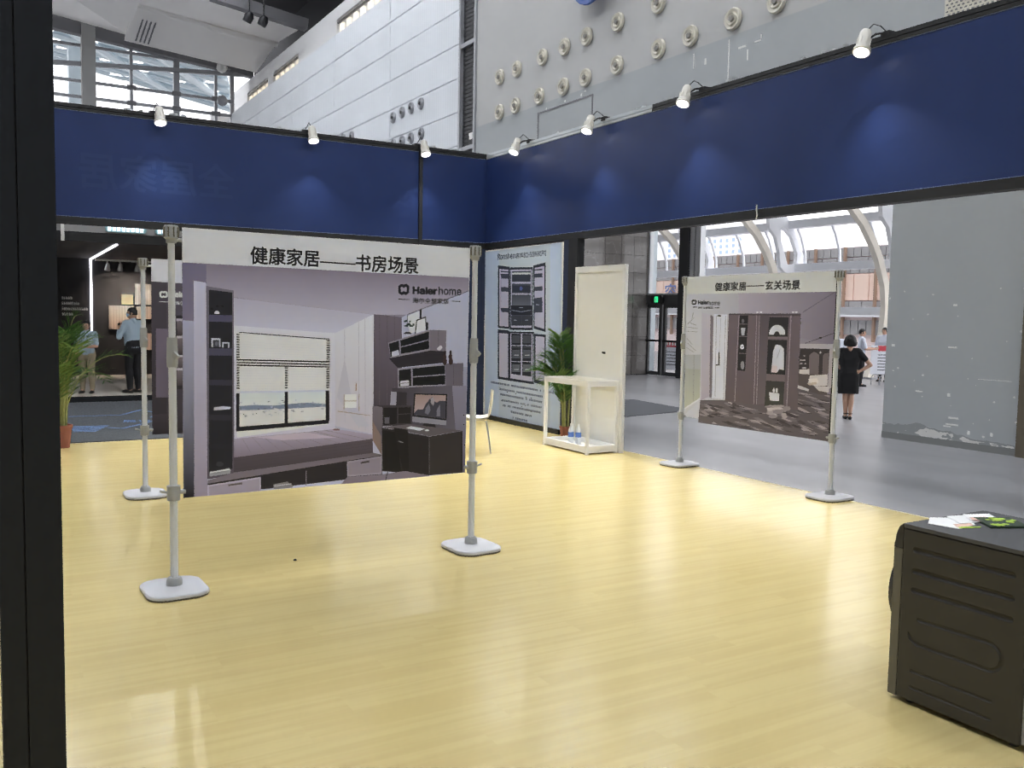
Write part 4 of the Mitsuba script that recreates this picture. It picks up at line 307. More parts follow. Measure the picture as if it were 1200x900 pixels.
HALLWAY = [[[192,192,184],0,0,[24,2352,2275,2349,2258,590,51,629]],[[186,185,182],[116,108,116],"h",[30,2139,2274,2138,2258,590,51,629]],[[160,152,156],[112,104,111],"h",[910,2139,2274,2138,2265,1593,928,1782]],[[186,184,180],[178,176,172],"v",[27,2062,299,2060,343,839,54,642]],[[140,140,136],0,0,[66,1765,184,1851,178,1855,59,1770]],[[140,140,136],0,0,[91,1786,214,1757,217,1763,94,1792]],[[140,140,136],0,0,[141,1831,167,1915,159,1916,132,1832]],[[140,140,136],0,0,[48,1733,247,1716,248,1722,49,1739]],[[140,140,136],0,0,[51,1680,250,1674,250,1680,51,1686]],[[140,140,136],0,0,[71,1533,228,1445,234,1450,77,1538]],[[140,140,136],0,0,[52,1596,163,1516,170,1520,59,1601]],[[140,140,136],0,0,[58,1480,199,1422,204,1428,63,1485]],[[156,156,152],0,0,[43,1392,317,1404,323,1223,45,1217]],[[150,150,138],[166,167,148],"v",[45,1217,323,1223,327,879,56,728]],[[196,194,186],0,0,[64,709,335,862,321,875,49,721]],[[130,130,126],0,0,[193,1393,214,827,222,828,201,1394]],[[176,171,173],[158,150,154],"v",[313,1916,461,1886,486,903,350,850]],[[112,104,108],0,0,[461,1886,514,1866,533,893,489,901]],[[194,194,194],0,0,[516,1897,742,1892,747,891,530,893]],[[160,158,160],0,0,[557,1877,582,901,592,902,567,1877]],[[150,148,150],0,0,[709,1878,724,893,735,894,720,1878]],[[170,168,170],0,0,[635,1878,626,1373,633,1373,643,1877]],[[34,32,34],0,0,[576,1885,639,1886,639,1869,577,1869]],[[60,58,58],0,0,[616,1448,637,1449,645,1292,624,1291]],[[60,58,58],0,0,[576,1299,642,1302,642,1289,577,1286]],[[100,88,90],[90,79,80],"v",[767,1905,1831,1910,1839,875,1353,873,753,886]],[[72,64,66],0,0,[767,1905,1831,1910,1831,1882,767,1889]],[[136,124,125],0,0,[922,1885,904,884,916,885,934,1885]],[[136,124,125],0,0,[1196,1887,1203,883,1214,884,1207,1887]],[[136,124,125],0,0,[1241,1887,1243,883,1256,883,1254,1887]],[[136,124,125],0,0,[1689,1891,1683,880,1697,881,1704,1891]],[[82,73,75],[96,86,87],"v",[1250,1886,1389,1886,1377,902,1255,882]],[[38,36,37],0,0,[941,1884,1073,1884,1056,1252,935,1249]],[[98,88,88],0,0,[936,1782,1063,1781,1063,1791,935,1792]],[[98,88,88],0,0,[943,1639,1070,1640,1070,1650,943,1649]],[[98,88,88],0,0,[953,1443,1080,1445,1080,1455,952,1453]],[[168,166,164],0,0,[965,1743,1036,1744,1024,1656,980,1655]],[[204,203,200],0,0,[1025,1525,1021,1539,1010,1549,996,1553,982,1551,970,1543,964,1530,965,1516,972,1504,985,1496,999,1495,1013,1501,1022,1511,1025,1525]],[[60,58,60],0,0,[1004,1524,1002,1529,999,1532,995,1534,990,1533,987,1530,985,1526,985,1521,988,1517,991,1515,996,1514,1000,1516,1003,1520,1004,1524]],[[128,126,124],0,0,[1041,1314,1036,1337,1026,1354,1013,1362,999,1358,988,1344,982,1323,984,1299,991,1279,1003,1266,1018,1264,1030,1273,1039,1291,1041,1314]],[[92,90,90],0,0,[1014,1822,1011,1833,1004,1841,994,1845,984,1844,976,1837,972,1827,972,1816,977,1806,986,1800,996,1799,1006,1803,1012,1811,1014,1822]],[[42,41,42],0,0,[1390,1870,1669,1871,1659,1660,1381,1656]],[[196,195,190],0,0,[1626,1681,1625,1700,1620,1718,1611,1736,1598,1751,1581,1765,1562,1775,1541,1782,1519,1785,1496,1785,1474,1781,1453,1773,1435,1762,1420,1748,1408,1731,1400,1713,1397,1694,1398,1675]],[[50,48,48],0,0,[1547,1677,1546,1686,1543,1695,1538,1703,1530,1709,1521,1714,1511,1716,1501,1716,1491,1713,1483,1708,1476,1701,1471,1693,1469,1684,1469,1674]],[[112,100,100],0,0,[1381,1654,1659,1658,1658,1632,1380,1628]],[[38,37,38],0,0,[1383,1618,1656,1623,1647,1245,1379,1239]],[[202,202,202],[190,188,188],"v",[1492,1561,1528,1576,1572,1564,1618,1523,1628,1295,1562,1301,1537,1266,1448,1270,1464,1489]],[[196,182,178],0,0,[1459,1337,1536,1332,1532,1259,1445,1261]],[[150,150,152],0,0,[1563,1531,1521,1417,1528,1416,1570,1530]],[[20,20,20],0,0,[1494,1580,1563,1559,1568,1568,1500,1589]],[[104,92,92],0,0,[1378,1238,1647,1241,1644,1170,1378,1163]],[[54,52,50],[60,60,54],"v",[1378,1161,1644,1168,1637,878,1370,877]],[[202,200,196],0,0,[1428,1035,1578,1036,1578,949,1445,947]],[[200,198,194],0,0,[1513,1063,1510,1075,1504,1084,1496,1088,1488,1086,1482,1078,1479,1066,1479,1054,1484,1043,1491,1036,1499,1035,1507,1040,1512,1050,1513,1063]],[[200,198,194],0,0,[1554,1066,1552,1078,1546,1087,1538,1091,1530,1089,1524,1081,1520,1070,1521,1057,1526,1046,1533,1040,1541,1039,1548,1044,1553,1054,1554,1066]],[[218,212,206],0,0,[1230,1923,1228,1926,1221,1929,1212,1930,1202,1930,1194,1927,1190,1924,1190,1921,1195,1917,1203,1915,1213,1915,1222,1916,1228,1919,1230,1923]],[[218,212,206],0,0,[1286,1923,1284,1926,1277,1929,1268,1930,1258,1930,1251,1928,1246,1924,1246,1921,1251,1918,1259,1916,1269,1915,1278,1917,1284,1919,1286,1923]],[[218,212,206],0,0,[1744,1925,1742,1928,1736,1931,1727,1932,1718,1932,1711,1930,1707,1927,1707,1923,1712,1920,1719,1918,1728,1918,1736,1919,1742,1922,1744,1925]],[[218,212,206],0,0,[1788,1925,1786,1929,1780,1931,1772,1932,1763,1932,1756,1930,1752,1927,1752,1923,1756,1920,1764,1918,1772,1918,1781,1919,1787,1922,1788,1925]],[[96,88,95],0,0,[1856,1921,2264,2132,2259,2138,1851,1927]],[[70,62,66],0,0,[1906,1593,2271,1710,2268,1715,1903,1599]],[[40,36,38],0,0,[2123,1663,2121,1667,2114,1670,2105,1671,2096,1670,2088,1667,2084,1664,2084,1659,2089,1656,2097,1653,2106,1653,2115,1655,2121,1658,2123,1663]],[[164,158,154],0,0,[1836,1589,2265,1600,2266,1551,1837,1541]],[[160,153,150],0,0,[2225,1556,2266,1553,2268,1144,2225,1140]],[[52,47,47],0,0,[1837,1541,2223,1547,2220,1273,1835,1266]],[[104,94,92],0,0,[1968,1257,1968,1474,2012,1507,2056,1508,2098,1480,2098,1265]],[[98,88,86],0,0,[2146,1268,2144,1473,2167,1501,2216,1507,2219,1264]],[[168,160,154],0,0,[1904,1335,1897,1341,1882,1340,1875,1333,1883,1326,1897,1327,1904,1335]],[[168,160,154],0,0,[1865,1415,1857,1421,1842,1421,1835,1413,1842,1406,1857,1407,1865,1415]],[[168,160,154],0,0,[1935,1336,1927,1343,1913,1342,1906,1335,1913,1328,1928,1329,1935,1336]],[[168,160,154],0,0,[1911,1417,1904,1424,1889,1423,1882,1415,1889,1409,1904,1409,1911,1417]],[[168,160,154],0,0,[1914,1462,1906,1469,1891,1468,1884,1461,1892,1454,1907,1455,1914,1462]],[[168,160,154],0,0,[1937,1336,1929,1343,1915,1342,1908,1335,1915,1328,1930,1329,1937,1336]],[[168,160,154],0,0,[1922,1417,1914,1424,1899,1423,1892,1416,1900,1409,1915,1410,1922,1417]],[[168,160,154],0,0,[1917,1335,1909,1342,1894,1341,1887,1334,1895,1327,1910,1328,1917,1335]],[[168,160,154],0,0,[1887,1416,1879,1422,1864,1422,1857,1414,1865,1407,1880,1408,1887,1416]],[[168,160,154],0,0,[1884,1379,1876,1386,1861,1385,1854,1377,1862,1371,1877,1372,1884,1379]],[[168,160,154],0,0,[1924,1336,1916,1342,1902,1342,1894,1334,1902,1327,1917,1328,1924,1336]],[[168,160,154],0,0,[1873,1378,1865,1385,1850,1384,1843,1377,1851,1370,1866,1371,1873,1378]],[[168,160,154],0,0,[1913,1335,1905,1342,1890,1341,1883,1333,1891,1327,1906,1328,1913,1335]],[[168,160,154],0,0,[1934,1382,1926,1388,1911,1388,1904,1380,1912,1373,1927,1374,1934,1382]],[[168,160,154],0,0,[1899,1416,1891,1423,1876,1422,1869,1415,1877,1408,1892,1409,1899,1416]],[[168,160,154],0,0,[1920,1335,1912,1342,1897,1341,1890,1334,1898,1327,1913,1328,1920,1335]],[[180,174,166],0,0,[2123,1508,2121,1513,2117,1518,2112,1520,2107,1519,2103,1515,2101,1510,2101,1504,2104,1499,2108,1495,2114,1495,2118,1497,2122,1502,2123,1508]],[[78,70,68],0,0,[1832,1275,2220,1273,2215,1006,1844,862]],[[192,184,172],0,0,[1839,1313,1976,1326,1979,1270,1842,1267]],[[190,182,172],0,0,[1987,1258,2215,1285,2217,1166,2053,1154,1968,1175]],[[206,196,182],0,0,[1959,1220,2082,1237,2106,1194,2007,1172]],[[176,160,142],0,0,[1950,1174,2073,1195,2085,1174,1985,1153]],[[178,170,162],0,0,[1829,1147,1983,1113,1967,1066,1829,1110]],[[180,172,165],0,0,[2042,1153,2240,1159,2239,1097,2111,1105]],[[92,84,84],[84,77,78],"h",[335,851,753,886,1353,873,1839,875,1831,1110,2113,1069,2265,1081,2258,590,312,574]],[[100,92,93],0,0,[2129,771,2172,765,2228,773,2185,783,2135,790,2085,780]],[[62,55,57],0,0,[2088,950,2140,941,2207,940,2156,954,2096,967,2036,965]],[[128,119,118],0,0,[1076,819,1170,814,1292,819,1200,828,1091,837,981,830]],[[128,119,118],0,0,[1916,706,1984,695,2072,687,2005,705,1926,724,1847,727]],[[72,65,66],0,0,[2182,932,2085,955,1988,949,2073,923,2157,907,2257,908,2257,911]],[[112,104,104],0,0,[1946,1026,2021,1016,2118,1017,2044,1033,1958,1047,1871,1043]],[[72,65,66],0,0,[453,748,564,741,710,749,600,762,470,774,339,763]],[[62,55,57],0,0,[892,750,954,743,1035,758,973,769,901,777,829,761]],[[128,119,118],0,0,[707,704,766,699,844,714,785,722,715,727,646,712]],[[146,136,134],0,0,[1925,1050,2041,1057,1953,1063,1849,1069,1840,1068,1840,1053]],[[72,65,66],0,0,[1095,676,1177,666,1283,682,1202,698,1107,710,1012,692]],[[72,65,66],0,0,[1848,959,1898,952,1962,953,1913,964,1856,975,1842,974,1842,961]],[[146,136,134],0,0,[1330,599,1243,620,1157,607,1201,592,1349,594]],[[128,119,118],0,0,[1453,655,1478,648,1510,650,1485,659,1456,668,1428,665]],[[112,104,104],0,0,[2054,992,2122,983,2210,985,2143,1000,2064,1014,1985,1008]],[[62,55,57],0,0,[840,809,886,794,946,806,900,827,846,846,794,831]],[[62,55,57],0,0,[1577,852,1610,842,1652,855,1628,865,1546,864]],[[128,119,118],0,0,[499,759,592,743,712,736,621,761,513,787,405,788]],[[146,136,134],0,0,[1296,791,1360,788,1444,793,1381,800,1306,805,1231,798]],[[128,119,118],0,0,[328,668,407,662,512,667,433,678,340,688,327,687,326,668]],[[146,136,134],0,0,[1673,750,1732,740,1809,746,1750,761,1682,774,1613,765]],[[146,136,134],0,0,[1643,790,1723,779,1827,780,1748,797,1655,815,1562,810]],[[100,92,93],0,0,[1876,982,1930,979,1889,991,1841,1003,1842,989]],[[128,119,118],0,0,[1490,651,1566,637,1665,632,1590,654,1501,677,1412,676]],[[128,119,118],0,0,[2117,998,2140,992,2170,992,2147,1001,2120,1011,2094,1009]],[[112,104,104],0,0,[2041,748,2118,735,2218,741,2142,761,2052,780,1962,770]],[[62,55,57],0,0,[1962,626,2030,618,2118,635,2051,649,1972,659,1893,640]],[[112,104,104],0,0,[778,834,826,821,888,826,840,845,784,863,729,854]],[[146,136,134],0,0,[496,741,539,730,594,742,552,756,502,768,453,755]],[[100,92,93],0,0,[1938,634,2009,627,2101,633,2031,646,1948,657,1866,648]],[[100,92,93],0,0,[1029,790,1065,783,1112,789,1076,799,1034,808,992,801]],[[128,119,118],0,0,[1879,1043,1840,1060,1841,1042]],[[100,92,93],0,0,[727,731,786,715,861,723,803,746,735,768,668,755]],[[62,55,57],0,0,[1973,853,2000,850,2036,857,2009,862,1977,866,1945,858]],[[128,119,118],0,0,[1004,820,1090,809,1201,817,1117,833,1017,849,917,838]],[[146,136,134],0,0,[1913,671,1983,653,2075,656,2005,683,1922,709,1840,700]],[[128,119,118],0,0,[2021,643,2066,636,2125,652,2080,663,2027,670,1975,653]],[[72,65,66],0,0,[1089,771,1167,765,1267,783,1191,793,1100,800,1010,781]],[[112,104,104],0,0,[2146,872,2166,860,2193,873,2172,889,2147,902,2124,887]],[[146,136,134],0,0,[1659,808,1750,801,1867,821,1778,832,1673,840,1566,819]],[[112,104,104],0,0,[1887,1063,1840,1080,1840,1062]],[[62,55,57],0,0,[2092,916,2132,906,2184,911,2144,925,2098,938,2052,931]],[[128,119,118],0,0,[436,728,483,722,545,739,498,748,442,754,387,737]],[[112,104,104],0,0,[2236,839,2179,855,2122,853,2172,836,2220,827,2258,825,2258,832]],[[128,119,118],0,0,[490,785,588,773,715,764,619,784,506,805,391,809]],[[72,65,66],0,0,[2201,785,2130,793,2059,780,2121,769,2182,763,2259,774,2259,775]],[[72,65,66],0,0,[1896,854,2003,853,1921,882,1843,906,1844,868,1839,868]],[[72,65,66],0,0,[1859,685,1886,679,1920,694,1894,702,1863,708,1833,692]],[[100,92,93],0,0,[2044,1007,2066,995,2094,1006,2072,1021,2046,1034,2022,1022]],[[62,55,57],0,0,[1283,788,1313,781,1351,787,1321,798,1287,807,1253,799]],[[112,104,104],0,0,[723,752,772,743,834,757,786,771,730,781,675,766]],[[62,55,57],0,0,[616,689,725,684,866,703,760,713,633,720,505,699]],[[72,65,66],0,0,[552,753,605,740,673,755,621,772,559,787,499,771]],[[146,136,134],0,0,[2230,1004,2163,1018,2096,1014,2154,999,2212,990,2256,990,2256,998]],[[100,92,93],0,0,[833,871,872,873,784,875]],[[72,65,66],0,0,[809,608,907,595,1035,604,938,625,823,644,708,631]],[[146,136,134],0,0,[1229,679,1324,669,1448,672,1355,689,1244,706,1132,699]],[[100,92,93],0,0,[1506,742,1558,731,1625,732,1574,749,1513,765,1454,760]],[[72,65,66],0,0,[609,790,677,783,766,796,698,807,619,815,540,801]],[[100,92,93],0,0,[1698,763,1783,745,1893,747,1809,775,1710,802,1612,794]],[[128,119,118],0,0,[1883,1055,1840,1064,1841,1048]],[[72,65,66],0,0,[887,845,913,835,945,849,920,862,890,872,862,857]],[[146,136,134],0,0,[1589,719,1624,714,1670,718,1635,726,1594,733,1554,727]],[[112,104,104],0,0,[1439,787,1532,783,1654,789,1562,798,1453,807,1343,798]],[[128,119,118],0,0,[1179,596,1267,595,1383,607,1296,613,1192,616,1088,602]],[[100,92,93],0,0,[1988,963,2061,951,2155,944,2083,964,1999,984,1915,986]],[[128,119,118],0,0,[1110,676,1192,670,1297,674,1217,686,1123,697,1028,690]],[[72,65,66],0,0,[2030,949,2071,938,2123,937,2083,954,2036,970,1989,967]],[[100,92,93],0,0,[463,804,505,790,560,803,518,822,468,839,419,823]],[[100,92,93],0,0,[1184,782,1213,772,1252,778,1222,791,1187,803,1154,796]],[[146,136,134],0,0,[2077,912,2140,901,2221,914,2159,930,2086,943,2013,927]],[[112,104,104],0,0,[1909,949,1854,967,1842,970,1843,942]],[[112,104,104],0,0,[1498,817,1591,804,1711,813,1620,832,1512,850,1404,837]],[[128,119,118],0,0,[1965,1026,2033,1016,2123,1013,2055,1027,1975,1043,1895,1043]],[[62,55,57],0,0,[1584,690,1645,684,1726,696,1665,706,1593,713,1521,699]],[[100,92,93],0,0,[1019,693,1095,678,1194,678,1118,700,1030,722,941,718]],[[72,65,66],0,0,[888,832,985,825,1110,825,1016,839,903,852,790,848]],[[62,55,57],0,0,[1172,602,1117,616,1062,614,1110,597,1137,592,1202,592]],[[100,92,93],0,0,[1202,595,1145,592,1215,592]],[[146,136,134],0,0,[996,636,1084,629,1199,626,1112,640,1010,654,906,652]],[[100,92,93],0,0,[1427,799,1459,790,1501,791,1469,804,1432,816,1395,812]],[[146,136,134],0,0,[799,866,825,855,851,845,885,857,859,870,848,873,816,874]],[[100,92,93],0,0,[2100,922,2159,919,2236,927,2177,933,2109,937,2041,928]],[[128,119,118],0,0,[1534,648,1589,643,1660,660,1606,668,1541,674,1478,656]],[[112,104,104],0,0,[1274,701,1345,684,1436,691,1366,715,1284,739,1203,728]],[[112,104,104],0,0,[382,704,452,718,398,732,335,744,333,743,330,713]],[[72,65,66],0,0,[1879,1033,1941,1039,1894,1046,1840,1051,1841,1036]],[[72,65,66],0,0,[1709,628,1749,626,1803,632,1762,637,1715,641,1668,634]],[[146,136,134],0,0,[1864,877,1931,861,2018,861,1952,885,1873,908,1843,906,1844,885]],[[62,55,57],0,0,[1793,694,1829,684,1875,692,1840,706,1798,718,1757,708]],[[100,92,93],0,0,[709,692,805,689,930,703,836,709,724,714,612,699]],[[146,136,134],0,0,[1227,605,1143,600,1182,592,1310,593]],[[62,55,57],0,0,[1920,932,2003,929,2113,934,2030,941,1933,947,1843,941,1843,939]],[[100,92,93],0,0,[2219,773,2169,756,2214,744,2258,736,2259,736,2259,765]],[[100,92,93],0,0,[1183,797,1270,791,1385,797,1298,807,1196,817,1093,809]],[[62,55,57],0,0,[485,664,531,654,591,665,545,680,491,692,439,679]],[[62,55,57],0,0,[503,798,545,788,600,793,558,806,509,819,461,812]],[[146,136,134],0,0,[995,634,1030,629,1074,643,1040,650,1000,655,960,641]],[[112,104,104],0,0,[2031,749,2057,740,2091,746,2065,758,2034,770,2004,762]],[[62,55,57],0,0,[2119,967,2146,958,2181,961,2154,973,2123,985,2092,980]],[[72,65,66],0,0,[2225,685,2175,679,2218,672,2260,669,2260,681]],[[112,104,104],0,0,[1015,629,1076,623,1155,643,1094,653,1024,660,954,639]],[[100,92,93],0,0,[2034,947,2086,934,2153,945,2102,962,2041,977,1982,964]],[[100,92,93],0,0,[1372,609,1294,601,1324,593,1447,594]],[[72,65,66],0,0,[1878,1058,1840,1063,1840,1056]],[[62,55,57],0,0,[1682,806,1765,791,1873,797,1791,820,1694,841,1597,830]],[[128,119,118],0,0,[706,724,759,717,827,733,775,742,714,749,653,732]],[[72,65,66],0,0,[1206,605,1091,620,975,602,1031,591,1270,593]],[[128,119,118],0,0,[2195,1058,2255,1047,2255,1072,2170,1065]],[[62,55,57],0,0,[2040,759,2062,754,2091,758,2069,765,2043,771,2017,766]],[[72,65,66],0,0,[1050,675,1087,668,1135,688,1098,699,1054,706,1012,685]],[[128,119,118],0,0,[401,692,446,677,505,688,460,709,407,729,355,714]],[[112,104,104],0,0,[1859,982,1911,980,1980,984,1928,989,1867,994,1842,991,1842,984]],[[146,136,134],0,0,[625,596,582,609,540,592,552,587,645,588]],[[62,55,57],0,0,[1845,937,1894,925,1957,921,1909,939,1852,957,1842,956,1843,937]],[[100,92,93],0,0,[1840,847,1877,840,1927,839,1889,849,1845,860,1802,858]],[[62,55,57],0,0,[810,623,843,614,886,623,853,635,814,645,776,635]],[[128,119,118],0,0,[2234,877,2146,896,2058,887,2135,865,2211,851,2258,854,2258,871]],[[100,92,93],0,0,[1434,857,1491,857,1472,863,1411,863]],[[100,92,93],0,0,[381,789,443,792,396,804,340,815,338,796]],[[72,65,66],0,0,[1527,730,1611,724,1720,736,1637,748,1540,757,1442,742]],[[100,92,93],0,0,[1608,698,1636,693,1673,698,1645,706,1612,712,1580,705]],[[62,55,57],0,0,[1619,710,1688,694,1777,693,1709,717,1628,740,1548,736]],[[128,119,118],0,0,[951,700,1024,692,1120,704,1047,718,961,728,876,713]],[[100,92,93],0,0,[1956,650,2018,646,2099,656,2038,663,1966,668,1893,657]],[[72,65,66],0,0,[1659,687,1715,676,1789,680,1733,697,1667,714,1601,707]],[[100,92,93],0,0,[2095,741,2162,734,2250,747,2183,759,2105,768,2026,753]],[[72,65,66],0,0,[1875,740,1916,729,1969,744,1928,759,1880,771,1834,754]],[[72,65,66],0,0,[1380,659,1461,643,1567,639,1487,664,1392,689,1297,687]],[[112,104,104],0,0,[374,593,357,585,396,586]],[[112,104,104],0,0,[2245,708,2158,719,2070,715,2147,702,2221,697,2260,697,2260,706]],[[146,136,134],0,0,[2147,721,2189,711,2244,722,2202,736,2152,748,2104,735]],[[100,92,93],0,0,[1395,637,1444,634,1507,643,1459,649,1403,653,1346,643]],[[128,119,118],0,0,[1331,692,1397,680,1484,673,1419,691,1341,711,1264,713]],[[72,65,66],0,0,[2244,1015,2169,1021,2095,1010,2160,1002,2224,997,2256,1001,2256,1014]],[[150,140,136],0,0,[1540,848,1522,861,1481,861,1449,847,1450,830,1483,822,1523,830,1540,848]],[[150,140,136],0,0,[1507,877,1487,895,1442,895,1406,878,1407,857,1444,847,1489,856,1507,877]],[[150,140,136],0,0,[1705,793,1689,809,1654,809,1627,795,1628,776,1657,767,1691,775,1705,793]],[[150,140,136],0,0,[1507,831,1487,841,1444,840,1410,828,1411,814,1446,810,1489,817,1507,831]],[[176,166,160],0,0,[1494,857,1476,877,1438,879,1409,861,1410,837,1441,825,1479,834,1494,857]],[[176,166,160],0,0,[1562,784,1546,804,1513,805,1487,788,1489,765,1516,753,1549,762,1562,784]],[[150,140,136],0,0,[1616,892,1586,905,1521,903,1468,887,1469,868,1523,862,1588,872,1616,892]],[[150,140,136],0,0,[1691,814,1677,826,1646,827,1622,815,1622,799,1648,792,1678,799,1691,814]],[[150,140,136],0,0,[1532,809,1506,821,1448,819,1402,804,1403,788,1450,782,1508,792,1532,809]],[[128,119,117],0,0,[1748,884,1725,904,1677,904,1640,886,1641,862,1680,851,1728,861,1748,884]],[[176,166,160],0,0,[1645,870,1613,883,1543,881,1487,864,1488,846,1545,841,1615,852,1645,870]],[[150,140,136],0,0,[1666,901,1634,910,1563,906,1505,893,1506,880,1564,877,1635,887,1666,901]],[[128,119,117],0,0,[1565,778,1539,792,1482,790,1437,774,1437,756,1484,749,1541,759,1565,778]],[[128,119,117],0,0,[1693,855,1670,866,1618,864,1577,851,1577,837,1620,832,1671,840,1693,855]],[[128,119,117],0,0,[1483,878,1461,887,1412,885,1373,874,1374,862,1413,858,1462,866,1483,878]],[[128,119,117],0,0,[1648,840,1617,858,1550,857,1495,837,1497,813,1552,804,1620,816,1648,840]]]
